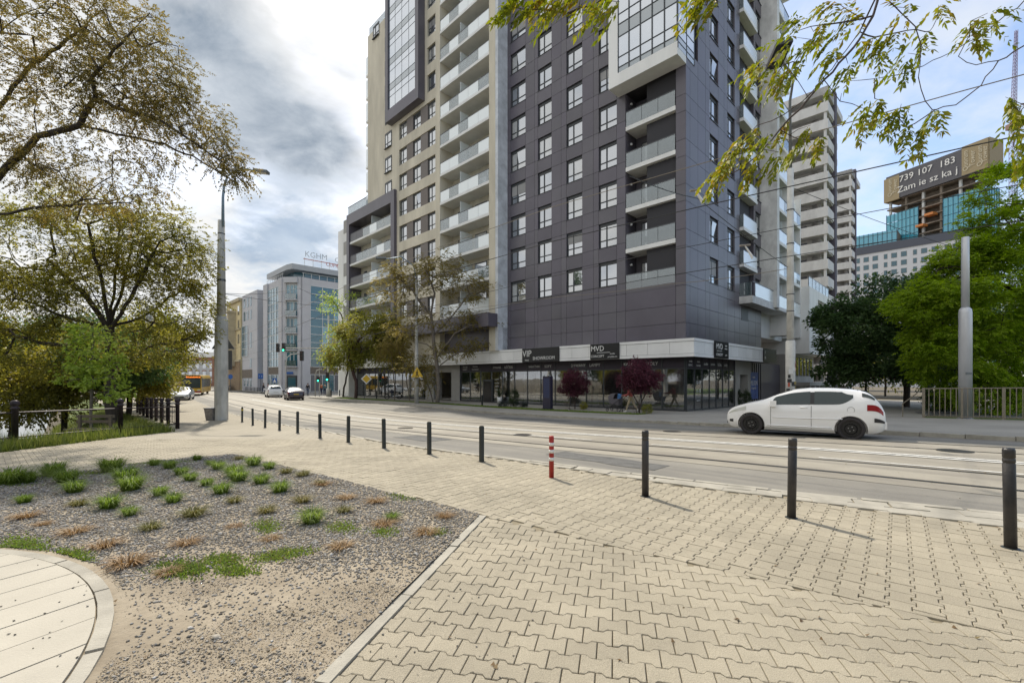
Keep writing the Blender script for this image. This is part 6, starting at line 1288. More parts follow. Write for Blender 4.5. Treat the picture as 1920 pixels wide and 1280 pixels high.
bn = thing('litter_bin', 'small rusty concrete litter bin strapped to the lamp post', 'bin', p0 + Vector((-.5, -.15, 0))); mb = MB(); q = p0 + Vector((-.40, -.12, 0))
mb.hexa([q + Vector(v) for v in ((-.16, -.2, 0), (.16, -.2, 0), (.16, .2, 0), (-.16, .2, 0), (-.22, -.26, .58), (.2, -.26, .58), (.2, .26, .58), (-.22, .26, .58))]); mb.build('body', mat('bin_concrete', (.20, .18, .16), .9, var=.4, vscale=5), bn); bx('rim', M_rail, bn, q.x - .24, q.x + .22, q.y - .28, q.y + .28, .0 + q.z + .58, q.z + .62)
M_back = mat('sign_back', (.13, .135, .15), .55, .3); sg = thing('road_sign', 'grey backs of a triangle and a board sign behind the concrete lamp post', 'road sign', p0 + Vector((.0, 1.2, 0))); s = p0 + Vector((.05, 1.2, 0)); D2 = s.y
MB().tube([s + Vector((-.62, .03, -.1)), s + Vector((-.62, .03, 3.7))], .035, 8).build('post', M_rail, sg)
mb = MB(); pts_ = [P(397, 654, D2), P(440, 654, D2), P(418.5, 622, D2)]; mb.add([p + Vector((0, .02, 0)) for p in pts_] + [p - Vector((0, .02, 0)) for p in pts_], [(0, 1, 2), (5, 4, 3), (0, 3, 4, 1), (1, 4, 5, 2), (2, 5, 3, 0)]); mb.build('triangle_plate', M_back, sg)
a_, b_ = P(404, 657, D2), P(435, 693, D2); bx('board_plate', M_back, sg, a_.x, b_.x, D2 - .02, D2 + .02, b_.z, a_.z)
# second concrete pole by the river, round sign backs, far poles
def cpole(label, px, D, top, r, m=M_cpole):
    x = (px - CXP) / FPX * D; t = thing('utility_pole', label, 'pole', (x, D, gz(D))); MB().lathe([(r * 1.25, -.2), (r * 1.2, 3.0), (r, 3.1), (r * .75, top)], (x, D, gz(D)), 10).build('shaft', m, t, True); return t
cpole('grey concrete pole between the river trees and the pavement', 281, 36, 8, .34); cpole('thin grey pole at the far river pavement', 303, 62, 9, .22); cpole('thin pale pole before the palace front', 331, 110, 9, .2)
rs = thing('road_sign', 'blue footed post with round sign backs near the parked white car', 'road sign', (-41.6, 55, gz(55))); x0, y0, z0 = -41.6, 55, gz(55)
MB().tube([(x0, y0, z0), (x0, y0, z0 + 2.0)], .13, 8).build('lower_post', mat('post_blue', (.03, .07, .16), .5), rs); MB().tube([(x0, y0, z0 + 2.0), (x0, y0, z0 + 6.2)], .10, 8).build('upper_post', M_wframe, rs)
for dx, z in ((.5, 3.4), (-.3, 3.5)): MB().tube([(x0 + dx, y0 - .04, z0 + z), (x0 + dx, y0 - .08, z0 + z)], .48, 16).build('round_plate', M_back, rs)
# pole with lamp and pedestrian warning sign
D = 42.0; p0 = G(781, 757); p0.z += .06; lp = thing('lamp_post', 'stickered concrete pole with a yellow pedestrian triangle among the street trees', 'lamp post', p0)
MB().lathe([(.20, 0), (.19, 4.2), (.17, 4.3), (.12, 11.5)], p0, 10).build('shaft', M_cpole, lp, True); top = p0 + Vector((0, 0, 11.5)); MB().tube([top, top + Vector((-.2, -.3, 1.2)), top + Vector((-1.2, -.9, 1.9)), P(722, 486, 41)], .05, 6).build('arm', M_pipe, lp, True); c = P(714, 484, 41); MB().obox(c, (.42, .1, .02), (-.05, .2, 0), (0, 0, .09)).build('luminaire', M_lum, lp)
M_ysn = mat('sign_yellow', (.62, .40, .03), .5); c = P(782, 699, 41.6); mb = MB(); h_ = .55
mb.add([c + Vector((-h_, y, -.38)) for y in (0,)] + [c + Vector((h_, 0, -.38)), c + Vector((0, 0, .56))] + [c + Vector((-h_, .04, -.38)), c + Vector((h_, .04, -.38)), c + Vector((0, .04, .56))], [(0, 1, 2), (5, 4, 3), (0, 3, 4, 1), (1, 4, 5, 2), (2, 5, 3, 0)]); mb.build('triangle_plate', M_ysn, lp)
M_ink = mat('sign_ink', (.02, .02, .02), .6); mb = MB(); f = c + Vector((0, -.015, 0)); mb.tube([f + Vector((0, 0, -.05)), f + Vector((.02, 0, .18))], .05, 6); mb.tube([f + Vector((.02, 0, .24)), f + Vector((.02, 0, .31))], .045, 8); mb.tube([f + Vector((0, 0, -.05)), f + Vector((-.12, 0, -.3))], .035, 5); mb.tube([f + Vector((0, 0, -.05)), f + Vector((.12, 0, -.3))], .035, 5); mb.tube([f + Vector((.02, 0, .14)), f + Vector((-.12, 0, .02))], .028, 5); mb.build('pictogram', M_ink, lp)
# stickered wire pole beside the car with its street lamp
D = 17.5; p0 = Vector(((1482 - CXP) / FPX * D, D, gz(D) + .05)); wp = thing('lamp_post', 'pale concrete wire pole covered in stickers behind the white hatchback', 'lamp post', p0)
M_spole = mat('pole_pale', (.62, .61, .57), .85, var=.15, vscale=3, bump=.3, bscale=30)
MB().lathe([(.165, 0), (.165, 3.25), (.13, 3.3)], p0, 14).build('lower_shaft', M_spole, wp, True); MB().lathe([(.13, 3.2), (.12, 7.0), (.12, 7.02), (.11, 9.9)], p0, 14).build('upper_shaft', M_spole, wp, True)
for z in (3.28, 4.4, 5.05, 7.0, 8.3): MB().lathe([(.138, z), (.138, z + .03)], p0, 14).build('steel_band', M_rail, wp, True)
for i in range(16):
    th = R(rnd.uniform(180, 360)); z = rnd.uniform(1.0, 2.4); c = p0 + Vector((.168 * math.cos(th), .168 * math.sin(th), z)); tn = Vector((-math.sin(th), math.cos(th), 0)); MB().obox(c, tn * rnd.uniform(.03, .08), Vector((math.cos(th), math.sin(th), 0)) * .003, (0, 0, rnd.uniform(.04, .1))).build('sticker', rnd.choice([mat('sticker_white', (.7, .7, .68), .7), mat('sticker_yellow', (.6, .45, .1), .7), mat('sticker_black', (.04, .04, .04), .7), mat('sticker_red', (.45, .1, .06), .7)]), wp)
tp = p0 + Vector((0, 0, 9.9)); MB().tube([tp, tp + Vector((-.02, 0, 2.6)), tp + Vector((-.12, -.4, 3.3)), P(1468, 118, 15.9)], [.06, .05, .045, .04], 8).build('arm', M_lum, wp, True)
c = P(1460, 104, 15.3); mb = MB(); mb.obox(c, (.24, -.06, .03), (.05, .42, -.14), (0, .02, .06)); mb.build('luminaire', mat('luminaire_black', (.015, .015, .017), .4), wp); MB().obox(c + Vector((0, -.02, -.07)), (.16, -.04, .02), (.015, .12, -.04), (0, .003, .008)).build('lens', mat('lens_glass', (.5, .5, .48), .2), wp)
# galvanised tram mast and railing on the right
M_galv = mat('galvanised', (.60, .61, .63), .38, .25, var=.12, vscale=2, stretch=(1, 1, .2)); p0 = G(1810, 786); p0.z = gz(p0.y); gp = thing('tram_mast', 'thick galvanised steel tram mast at the park railing', 'pole', p0)
MB().lathe([(.265, 0), (.265, 5.45), (.25, 5.62), (.17, 5.72)], p0, 20).build('lower_tube', M_galv, gp, True); MB().lathe([(.165, 5.6), (.155, 9.3), (.14, 9.33)], p0, 20).build('upper_tube', M_galv, gp, True); MB().lathe([(.34, 0), (.34, .04), (.30, .06)], p0, 20).build('foot_plate', M_galv, gp, True)
MB().obox(p0 + Vector((-.08, -.262, 2.35)), (.16, 0, 0), (0, .01, 0), (0, 0, .05)).build('plate', M_lum, gp)
M_frail = mat('railing_bronze', (.24, .21, .16), .55, .3, var=.15, vscale=5); rl = thing('park_railing', 'bronze painted steel railing along the park edge', 'railing', (22, 22.5, gz(23)))
A0, A1 = Vector((21.7, 23.9)), Vector((26.6, 19.2)); dv = (A1 - A0); LR = dv.length; dv.normalize(); ang = math.atan2(dv.y, dv.x)
def rp(s_, z): q = A0 + dv * s_; return Vector((q.x, q.y, gz(q.y) + z))
for z, h_ in ((1.58, .05), (.14, .04)): c = rp(LR / 2, z); MB().tube([rp(0, z), rp(LR, z)], h_ / 2 + .005, 6).build('rail', M_frail, rl)
s_ = 0.0; i = 0
while s_ < LR:
    if i % 14 == 0: piece('post', M_frail, rl, rp(s_, .8), (.12, .12, 1.66), ang)
    elif i % 14 != 7: piece('baluster', M_frail, rl, rp(s_, .86), (.035, .05, 1.42), ang)
    else: piece('post', M_frail, rl, rp(s_, .8), (.09, .09, 1.6), ang)
    s_ += .205; i += 1
hr = rp(0, 0); MB().tube([hr + Vector((-.15, .2, 1.35)), hr + Vector((-.5, .7, .75)), hr + Vector((-.5, .7, .0))], .03, 6).build('stair_handrail', M_frail, rl)
# iron fence on the river side
M_iron = mat('cast_iron', (.035, .024, .028), .5, .3, var=.3, vscale=8); fe = thing('iron_fence', 'cast iron fence with ball topped posts along the river bank', 'fence', (-12.25, 16.7, gz(16.7)))
def fpost(x, y, s=1.0):
    z = gz(y) - .05; MB().lathe([(.062 * s, 0), (.062 * s, .88 * s), (.085 * s, .90 * s), (.085 * s, .93 * s), (.05 * s, .95 * s), (.075 * s, .98 * s), (.09 * s, 1.03 * s), (.075 * s, 1.08 * s), (.03 * s, 1.11 * s)], (x, y, z), 14).build('post', M_iron, fe, True)
run1 = [(-12.25, 16.6), (-12.35, 14.3), (-12.5, 11.4), (-12.6, 8.5)]
for x, y in run1: fpost(x, y, 1.05)
run2 = [(-12.25, 16.6)] + [(-12.6 - i * 1.52, 17.0 + i * 1.62) for i in range(1, 9)]
for x, y in run2[1:]: fpost(x, y, 1.05)
for A, B in list(zip(run1, run1[1:])):
    for z, r in ((.80, .022), (.18, .018)): MB().tube([(A[0], A[1], gz(A[1]) + z), (B[0], B[1], gz(B[1]) + z)], r, 6).build('rail', M_iron, fe)
    for f1 in (.3, .62): x, y = A[0] + (B[0] - A[0]) * f1, A[1] + (B[1] - A[1]) * f1; MB().tube([(x, y, gz(y) + .18), (x, y + .35, gz(y) - .2)], .014, 5).build('brace', M_iron, fe); MB().tube([(x, y, gz(y) + .18), (x, y - .35, gz(y) - .2)], .014, 5).build('brace', M_iron, fe)
for A, B in list(zip(run2, run2[1:])):
    for z, r in ((.80, .022), (.18, .018)): MB().tube([(A[0], A[1], gz(A[1]) + z), (B[0], B[1], gz(B[1]) + z)], r, 6).build('rail', M_iron, fe)
    for k in range(1, 6): f1 = k / 6; x, y = A[0] + (B[0] - A[0]) * f1, A[1] + (B[1] - A[1]) * f1; MB().tube([(x, y, gz(y) + .18), (x, y, gz(y) + .8)], .012, 5).build('baluster', M_iron, fe)
for k in range(5): x, y = -12.25, 16.6 - .12 * k; 
# wooden bench on the bank
M_wood = mat('weathered_wood', (.14, .11, .075), .9, var=.25, vscale=7, stretch=(1, 1, 4)); bnc = thing('bench', 'weathered wooden bench seen from behind the iron fence', 'bench', (-14.3, 15.6, terr(-14.3, 15.6))); zb = terr(-14.3, 15.6) + .2; 
for z in (.62, .8): bx('backrest_slat', M_wood, bnc, -14.95, -13.65, 15.55, 15.6, zb + z, zb + z + .10)
for y in (15.1, 15.27, 15.43): bx('seat_slat', M_wood, bnc, -14.95, -13.65, y, y + .13, zb + .42, zb + .46)
for x in (-14.85, -13.8): bx('leg', M_wood, bnc, x, x + .09, 15.5, 15.56, zb - .4, zb + .88); bx('leg', M_wood, bnc, x, x + .09, 15.12, 15.18, zb - .4, zb + .42)
# advertising pillar, pot, motorcycle, signs
p0 = G(1027, 769); p0.z += .06; tm = thing('advertising_pillar', 'dark upright advertising pillar on the lawn strip before the shop', 'pillar', p0); M_tot = mat('totem_dark', (.028, .026, .05), .25)
FLd, FLn = FL.d.to_3d(), FL.n.to_3d(); MB().obox(p0 + Vector((0, 0, 1.2)), FLd * .36, FLn * .14, (0, 0, 1.2)).build('casing', M_tot, tm); MB().obox(p0 + FLn * .142 + Vector((0, 0, 1.55)), FLd * .28, FLn * .004, (0, 0, .7)).build('display', mat('display_blue', (.03, .04, .10), .15), tm); MB().obox(p0 + Vector((0, 0, .04)), FLd * .4, FLn * .2, (0, 0, .05)).build('foot', M_tot, tm)
for s_ in (-.25, .25): MB().tube([p0 + FLd * s_ + Vector((0, 0, 2.4)), p0 + FLd * s_ + FLn * .2 + Vector((0, 0, 2.5))], .03, 6).build('spotlight', M_wframe, tm)
p0 = FL.pt(17.6, .45, 0); p0.z = gz(p0.y) + .07; pt = thing('flower_pot', 'white flower pot with a slim plant at the shop entrance', 'pot', p0); MB().lathe([(.20, 0), (.25, .55), (.22, .56), (.20, .5)], p0, 16).build('pot', M_wht, pt, True)
g = np.random.default_rng(5); V = leaf_quads(np.array([p0 + Vector((0, 0, .5))] * 60, float), g.normal(0, .35, (60, 3)) + np.array([0, 0, 1.0]), .9, .05, g); leaf_obj('plant', V, L_con, pt)
x, y = AN(46.5, 27.2); mc = thing('motorcycle', 'dark motorcycle parked between the street trees', 'motorcycle', (x, y, gz(y) + .06), rz=R(200)); M_tyre = mat('tyre', (.018, .017, .018), .85)
def LP(*a): return Vector(a)
def wheel_y(mb, c, r, wd, n=20):
    c = Vector(c); prof = [(r * .72, -wd / 2), (r * .94, -wd / 2), (r, -wd * .3), (r, wd * .3), (r * .94, wd / 2), (r * .72, wd / 2)]; V = []; Fc = []; k = len(prof)
    for rr, yy in prof:
        for j in range(n): t = 2 * math.pi * j / n; V.append(c + Vector((rr * math.cos(t), yy, rr * math.sin(t))))
    for i in range(k):
        for j in range(n): Fc.append((i * n + j, ((i + 1) % k) * n + j, ((i + 1) % k) * n + (j + 1) % n, i * n + (j + 1) % n))
    return mb.add(V, Fc)
mo = mc.location.copy(); mr_ = mc.rotation_euler.z; mc.location = (0, 0, 0); mc.rotation_euler = (0, 0, 0)
for xx in (.7, -.68): wheel_y(MB(), (xx, 0, .31), .31, .13).build('wheel', M_tyre, mc, True)
MB().tube([(.7, 0, .31), (.5, 0, .9), (.46, 0, 1.02)], .035, 6).build('fork', M_rail, mc); MB().tube([(.44, -.36, 1.05), (.46, 0, 1.03), (.44, .36, 1.05)], .018, 6).build('handlebar', M_rail, mc); MB().tube([(.45, 0, .8), (.2, 0, .86), (-.1, 0, .78)], [.1, .16, .1], 8).build('fuel_tank', mat('tank_dark', (.03, .03, .05), .2), mc, True); MB().obox((-.42, 0, .76), (.36, 0, 0), (0, .12, 0), (0, 0, .06)).build('seat', M_tyre, mc); MB().obox((.02, 0, .45), (.25, 0, 0), (0, .15, 0), (0, 0, .22)).build('engine', M_rail, mc); MB().tube([(0, 0, .7), (-.68, 0, .31)], .03, 6).build('swing_arm', M_rail, mc); MB().tube([(.1, .16, .3), (-.75, .18, .42)], .045, 8).build('exhaust', M_galv, mc)
mc.location = mo; mc.rotation_euler = (0, 0, mr_)
D = 53.3; p0 = G(683, 749); p0.z += .05; ds = thing('road_sign', 'yellow priority diamond sign on a grey post near the crossing', 'road sign', p0); MB().tube([p0, p0 + Vector((0, 0, 3.1))], .04, 6).build('post', M_rail, ds); c = P(687, 710, p0.y - .05); 
for r_, m, yy in ((.62, M_wht, 0), (.46, M_ysn, -.02)): MB().add([c + Vector((dx * r_, yy, dz * r_)) for dx, dz in ((0, -1), (1, 0), (0, 1), (-1, 0))] + [c + Vector((dx * r_, yy + .015, dz * r_)) for dx, dz in ((0, -1), (1, 0), (0, 1), (-1, 0))], [(0, 1, 2, 3), (7, 6, 5, 4), (0, 4, 5, 1), (1, 5, 6, 2), (2, 6, 7, 3), (3, 7, 4, 0)]).build('diamond_plate', m, ds)
# traffic lights at the junction
M_tl = mat('signal_black', (.012, .014, .014), .5); M_tlg = emitmat('signal_green', (.05, .95, .45), 1.3); M_tlo = mat('signal_off', (.05, .03, .03), .3)
def head(par, c, lit=True, s=1.0, ped=False):
    n = 2 if ped else 3; h = MB().obox(c, (.16 * s, 0, 0), (0, .12 * s, 0), (0, 0, .16 * n * s)).build('signal_head', M_tl, par)
    for i in range(n): q = c + Vector((0, -.125 * s, (.32 * (n - 1) / 2 - .32 * i) * s)); MB().tube([q, q + Vector((0, -.02, 0))], .11 * s, 12).build('lens', M_tlg if (lit and i == n - 1) else M_tlo, h)
    return h
D = 61.5; p0 = G(616, 744); p0.y = D; p0.x = (616 - CXP) / FPX * D; p0.z = gz(D); tl = thing('traffic_light', 'tall signal mast with a long arm and green light across the road', 'traffic light', p0)
MB().lathe([(.32, 0), (.30, 1.1), (.13, 1.15), (.10, 11)], p0, 10).build('mast', M_cpole, tl, True); MB().tube([P(616, 653, D), P(522, 652, D)], .07, 8).build('arm', M_cpole, tl)
head(tl, P(532, 651, D - .1), True, 1.2); head(tl, P(521, 652, D), False, 1.2); head(tl, P(614, 706, D - .3), True, 1.2)
D = 67; tl = thing('traffic_light', 'curved grey signal mast reaching right before the office corner', 'traffic light', (P(536, 700, D).x, D, gz(D))); MB().tube([Vector((P(536, 700, D).x, D, gz(D))), P(536, 680, D), P(538, 670, D), P(546, 664, D), P(565, 662, D)], .08, 8).build('mast', M_cpole, tl, True); head(tl, P(566, 667, D - .1), False, 1.5)
D = 62; tl = thing('traffic_light', 'short arched pedestrian signal post with two small green lights', 'traffic light', (P(591, 700, D).x, D, gz(D))); MB().tube([Vector((P(591, 700, D).x, D, gz(D))), P(591, 703, D), P(594, 694, D), P(604, 692, D)], .07, 8).build('mast', M_cpole, tl, True); MB().tube([Vector((P(599, 700, D).x, D, gz(D))), P(599, 690, D)], .06, 8).build('post', M_cpole, tl); head(tl, P(597, 711, D - .1), True, 1.1, True)
D = 84; bs = thing('road_sign', 'square blue direction sign in front of the office wing', 'road sign', (P(489, 705, D).x, D, gz(D))); a_, b_ = P(484, 700, D), P(493.5, 710, D); bx('plate', mat('sign_blue', (.02, .10, .35), .5), bs, a_.x, b_.x, D - .02, D + .02, b_.z, a_.z); MB().tube([((a_.x + b_.x) / 2, D + .05, gz(D)), ((a_.x + b_.x) / 2, D + .05, b_.z + .3)], .05, 6).build('post', M_rail, bs); text('1  2', M_txt, bs, ((a_.x + b_.x) / 2, D - .03, (a_.z + b_.z) / 2), (1, 0, 0), .4)
D = 75; xs = thing('road_sign', 'blue pedestrian crossing sign before the office windows', 'road sign', (P(515, 715, D).x, D, gz(D))); c = P(515, 713, D); bx('plate', MATS['sign_blue'], xs, c.x - .35, c.x + .35, D - .02, D + .02, c.z - .4, c.z + .4); MB().tube([(c.x, D + .05, gz(D)), (c.x, D + .05, c.z + .3)], .05, 6).build('post', M_rail, xs); MB().add([c + Vector((-.27, -.03, -.3)), c + Vector((.27, -.03, -.3)), c + Vector((0, -.03, .28))], [(0, 1, 2)]).build('pictogram', M_wht, xs)
D = 95; bs = thing('road_sign', 'blue arrow sign at the far kerb before the yellow house', 'road sign', (P(432, 705, D).x, D, gz(D))); c = P(432, 706, D); MB().tube([c, c + Vector((0, -.03, 0))], .5, 14).build('round_plate', MATS['sign_blue'], bs); MB().tube([c + Vector((0, .05, 0)), Vector((c.x, D + .05, gz(D)))], .06, 6).build('post', M_rail, bs)
# overhead wires
M_wire = mat('wire_black', (.02, .022, .024), .5); M_wirel = mat('wire_copper', (.22, .19, .15), .5)
def wire(label, pts, r, m, sag=.0, grp='overhead tram wires'):
    q = []
    for A, B in zip(pts, pts[1:]):
        A, B = Vector(A), Vector(B); n = max(4, int((B - A).length / 2.5))
        for i in range(n): t = i / n; q.append(A.lerp(B, t) - Vector((0, 0, sag * 4 * t * (1 - t))))
    q.append(Vector(pts[-1])); o = MB().tube(q, r, 5).build('overhead_wire', m); return tag(o, label, 'wire', grp)
def cw(off, h): return [Vector((*AN(a, railf(a) + off), gz(AN(a, railf(a) + off)[1]) + h)) for a in (-13, -5, 0, 4, 8, 13, 20, 30, 45, 65, 90)]
wire('near tram contact wire running above the street', cw(.75, 5.45), .011, M_wire); wire('far tram contact wire running above the street', cw(5.75, 5.3), .012, M_wire); wire('copper carrier cable above the near tram wire', [p + Vector((0, 0, .95)) for p in cw(.75, 5.45)], .009, M_wirel); wire('carrier cable above the far tram wire', [p + Vector((0, 0, .85)) for p in cw(5.75, 5.3)], .010, M_wire)
pl = P(415, 550, 22.7); wire('span cable from lamp post towards the office corner', [pl, P(640, 575, 45), P(790, 560, 42)], .012, M_wire, .15, 'span wires'); wire('span cable from lamp post across to the apartment tower', [pl, P(560, 540, 36), FL.pt(40, 1.6, 9.5)], .012, M_wire, .2, 'span wires')
pw = Vector(((1482 - CXP) / FPX * 17.5, 17.5, 0)); wire('span cable from the stickered pole over the street to the left', [pw + Vector((-.1, 0, EYE + 4.25)), P(1260, 532, 20), P(1050, 556, 24), P(780, 590, 42)], .012, M_wirel, .06, 'span wires'); wire('span cable from the stickered pole across the tram wires', [pw + Vector((-.1, 0, EYE + 4.3)), P(1308, 372, 11.5), P(1180, 330, 9)], .010, M_wire, .05, 'span wires'); wire('upper span cable from the stickered pole to the steel mast', [pw + Vector((0, 0, EYE + 7.4)), P(1808, 470, 23.6)], .012, M_wire, .1, 'span wires')
for (px, py, D) in ((1312, 372, 11.2), (1405, 475, 14.4)):
    i_ = thing('wire_insulator', {1312: 'white insulator fitting hanging on the tram wire before the dark facade', 1405: 'small wire clamp on the far tram wire before the balconies'}[px], 'insulator', P(px, py, D)); MB().tube([P(px - 8, py - 14, D), P(px + 4, py + 4, D), P(px + 6, py + 10, D)], [.02, .04, .03], 6).build('clamp', M_wht, i_); MB().tube([P(px - 18, py - 14, D), P(px + 2, py - 16, D)], .03, 6).build('insulator_body', M_wirel, i_)
# ------------------------------------------------------------------ vehicles
G_car = glassmat('car_glass', (.014, .028, .027), .0, .02)
M_rub = mat('tyre_dark', (.034, .030, .031), .8); M_rimb = mat('rim_black', (.010, .010, .011), .3, .1); M_rims = mat('rim_silver', (.45, .46, .47), .35, .7); M_trim = mat('trim_black', (.02, .02, .022), .55)
M_tail = mat('tail_red', (.28, .015, .02), .15, spec=.6); M_headl = mat('head_lamp', (.55, .56, .52), .08, spec=.8); M_plate = mat('number_plate', (.7, .7, .66), .5); M_seam = mat('panel_gap', (.12, .12, .125), .7)
def evaluated(o):
    bpy.context.view_layer.update(); dg = bpy.context.evaluated_depsgraph_get(); return bpy.data.meshes.new_from_object(o.evaluated_get(dg))
#          x     zb    belt  top   w
HATCH = [(2.03, .36, .54, .56, .52), (1.99, .25, .66, .69, .65), (1.84, .20, .78, .83, .76), (1.5, .19, .87, .95, .81), (1.18, .18, .915, 1.03, .835), (.98, .18, .93, 1.08, .84), (.58, .18, .94, 1.265, .845), (.18, .18, .945, 1.41, .845), (-.25, .18, .955, 1.47, .845), (-.8, .18, .975, 1.475, .845), (-1.3, .19, 1.01, 1.44, .835), (-1.6, .21, 1.04, 1.40, .825), (-1.80, .23, 1.05, 1.27, .80), (-1.95, .26, 1.0, 1.06, .76), (-2.02, .32, .80, .82, .69), (-2.05, .40, .62, .64, .6)]
SEDAN = [(2.35, .34, .5, .52, .52), (2.28, .24, .6, .63, .68), (2.1, .2, .68, .73, .80), (1.7, .18, .76, .84, .87), (1.2, .17, .84, .94, .89), (.95, .17, .87, 1.0, .9), (.5, .17, .9, 1.23, .9), (.05, .17, .92, 1.40, .9), (-.4, .17, .93, 1.445, .9), (-.95, .17, .95, 1.42, .9), (-1.4, .18, .97, 1.27, .89), (-1.75, .2, .98, 1.1, .88), (-1.95, .21, .97, 1.03, .87), (-2.2, .24, .93, .98, .83), (-2.32, .3, .78, .8, .76), (-2.35, .38, .62, .64, .68)]
ESTATE = [(2.25, .34, .5, .52, .52), (2.18, .24, .62, .65, .68), (2.0, .2, .72, .78, .80), (1.6, .18, .82, .92, .86), (1.2, .17, .88, 1.02, .88), (.9, .17, .92, 1.12, .88), (.5, .17, .95, 1.34, .88), (.05, .17, .96, 1.50, .88), (-.5, .17, .97, 1.55, .88), (-1.2, .18, .98, 1.53, .88), (-1.7, .19, 1.0, 1.47, .87), (-2.0, .22, 1.0, 1.36, .85), (-2.2, .26, .98, 1.05, .82), (-2.28, .32, .8, .82, .76), (-2.3, .4, .62, .64, .68)]
def car(name, label, prof, paint, wx, loc, ang, s=1.0, rim=M_rimb, rear_glass=(-1.5, -1.86), ws=(.93, .2), doors=(.72, -.33), side=((.74, -.30), (-.40, -1.32)), plate_col=None, roof_rails=False, cat='car', wr=.33, twin=False):
    t = thing(name, label, cat, (0, 0, 0)); xs = np.array([p[0] for p in prof][::-1]); arr = np.array(prof)[::-1]
    def at(x): return [float(np.interp(x, xs, arr[:, k])) for k in range(1, 5)]
    def sec(x):
        zb, be, tp, w_ = at(x); cab = min(1, max(0, (tp - be - .06) / .36)); wt = w_ * (.95 - .24 * cab)
        return [(0, zb), (w_ * .86, zb), (w_ * .975, zb + .10), (w_ * 1.0, zb + (be - zb) * .42), (w_ * .995, zb + (be - zb) * .72), (w_ * .965, be), (w_ * .965 + (wt - w_ * .965) * .5, be + (tp - be) * .47), (wt, be + (tp - be) * .88), (wt * .88, be + (tp - be) * .985), (wt * .5, tp + .012), (0, tp + .018)]
    st = []
    for a, b_ in zip(xs, xs[1:]):
        n = max(1, int((b_ - a) / .06)); st += [a + (b_ - a) * i / n for i in range(n)]
    st.append(xs[-1]); k0 = np.array([.25, .5, .25])
    rows = np.array([sec(x) for x in st]); 
    for _ in range(3): rows[1:-1] = .25 * rows[:-2] + .5 * rows[1:-1] + .25 * rows[2:]
    m = rows.shape[1]; V = []; Fc = []
    for x, r in zip(st, rows):
        ring = [(x, -y, z) for y, z in r] + [(x, y, z) for y, z in r[-2:0:-1]]; V += ring
    n = 2 * m - 2
    for i in range(len(st) - 1):
        for j in range(n): Fc.append((i * n + j, i * n + (j + 1) % n, (i + 1) * n + (j + 1) % n, (i + 1) * n + j))
    Fc += [tuple(range(n)), tuple(range((len(st) - 1) * n, len(st) * n))[::-1]]
    me = raw_mesh('body', V, Fc, paint); bm = bmesh.new(); bm.from_mesh(me); bmesh.ops.recalc_face_normals(bm, faces=bm.faces); bm.to_mesh(me); bm.free()
    ob = link(bpy.data.objects.new('body', me)); cut = MB()
    for x in wx:
        for sy in (-1, 1): cut.tube([(x, sy * .52, wr - .01), (x, sy * 1.2, wr - .01)], wr + .055, 28)
    cme = raw_mesh('cut', cut.v, cut.f); bm = bmesh.new(); bm.from_mesh(cme); bmesh.ops.recalc_face_normals(bm, faces=bm.faces); bm.to_mesh(cme); bm.free(); co = link(bpy.data.objects.new('cut', cme))
    md = ob.modifiers.new('b', 'BOOLEAN'); md.object = co; md.operation = 'DIFFERENCE'; md.solver = 'EXACT'; me2 = evaluated(ob)
    bpy.data.objects.remove(ob); bpy.data.objects.remove(co)
    me2.materials.clear(); me2.materials.append(paint); me2.polygons.foreach_set('use_smooth', [True] * len(me2.polygons))
    try: me2.set_sharp_from_angle(angle=R(38))
    except Exception: pass
    body = place('body', me2, t)
    def surf(x, tt, sy, off=.006):                    # point on the flank between belt (0) and roof edge (1)
        i = min(max(np.searchsorted(st, x), 1), len(st) - 1); f = (x - st[i - 1]) / max(st[i] - st[i - 1], 1e-6); r = rows[i - 1] * (1 - f) + rows[i] * f
        a = r[5] + (r[6] - r[5]) * min(tt * 2, 1) if tt < .5 else r[6] + (r[7] - r[6]) * (tt - .5) * 2
        return Vector((x, sy * (a[0] + off), a[1] + off * .4))
    def low(x, f, sy, off=.004):
        i = min(max(np.searchsorted(st, x), 1), len(st) - 1); g = (x - st[i - 1]) / max(st[i] - st[i - 1], 1e-6); r = rows[i - 1] * (1 - g) + rows[i] * g; seq = [2, 3, 4, 5]; q = f * 3; k = min(int(q), 2); a = r[seq[k]] + (r[seq[k + 1]] - r[seq[k]]) * (q - k)
        return Vector((x, sy * (a[0] + off), a[1]))
    def topp(x, f, off=.008):
        i = min(max(np.searchsorted(st, x), 1), len(st) - 1); g = (x - st[i - 1]) / max(st[i] - st[i - 1], 1e-6); r = rows[i - 1] * (1 - g) + rows[i] * g; y = f * r[8][0]; z = np.interp(abs(y), [0, r[9][0], r[8][0]], [r[10][1], r[9][1], r[8][1]]); return Vector((x, y, z + off))
    def patch(nm, mtl, fn, us, vs_, par=t):
        V = [fn(u, v) for u in us for v in vs_]; k = len(vs_); F_ = [(i * k + j, i * k + j + 1, (i + 1) * k + j + 1, (i + 1) * k + j) for i in range(len(us) - 1) for j in range(k - 1)]
        c_ = sum((Vector(v) for v in V), Vector()) / len(V); f0 = F_[len(F_) // 2]; nn = (Vector(V[f0[1]]) - Vector(V[f0[0]])).cross(Vector(V[f0[2]]) - Vector(V[f0[0]]))
        if nn.dot(c_ - Vector((c_.x * .8, 0, .55))) < 0: F_ = [f[::-1] for f in F_]
        return place(nm, raw_mesh(nm, V, F_, mtl, True), par)
    patch('windscreen', G_car, lambda u, v: topp(u, v), np.linspace(ws[0], ws[1], 10), np.linspace(-.93, .93, 9)); patch('rear_window', G_car, lambda u, v: topp(u, v), np.linspace(rear_glass[0], rear_glass[1], 8), np.linspace(-.9, .9, 9))
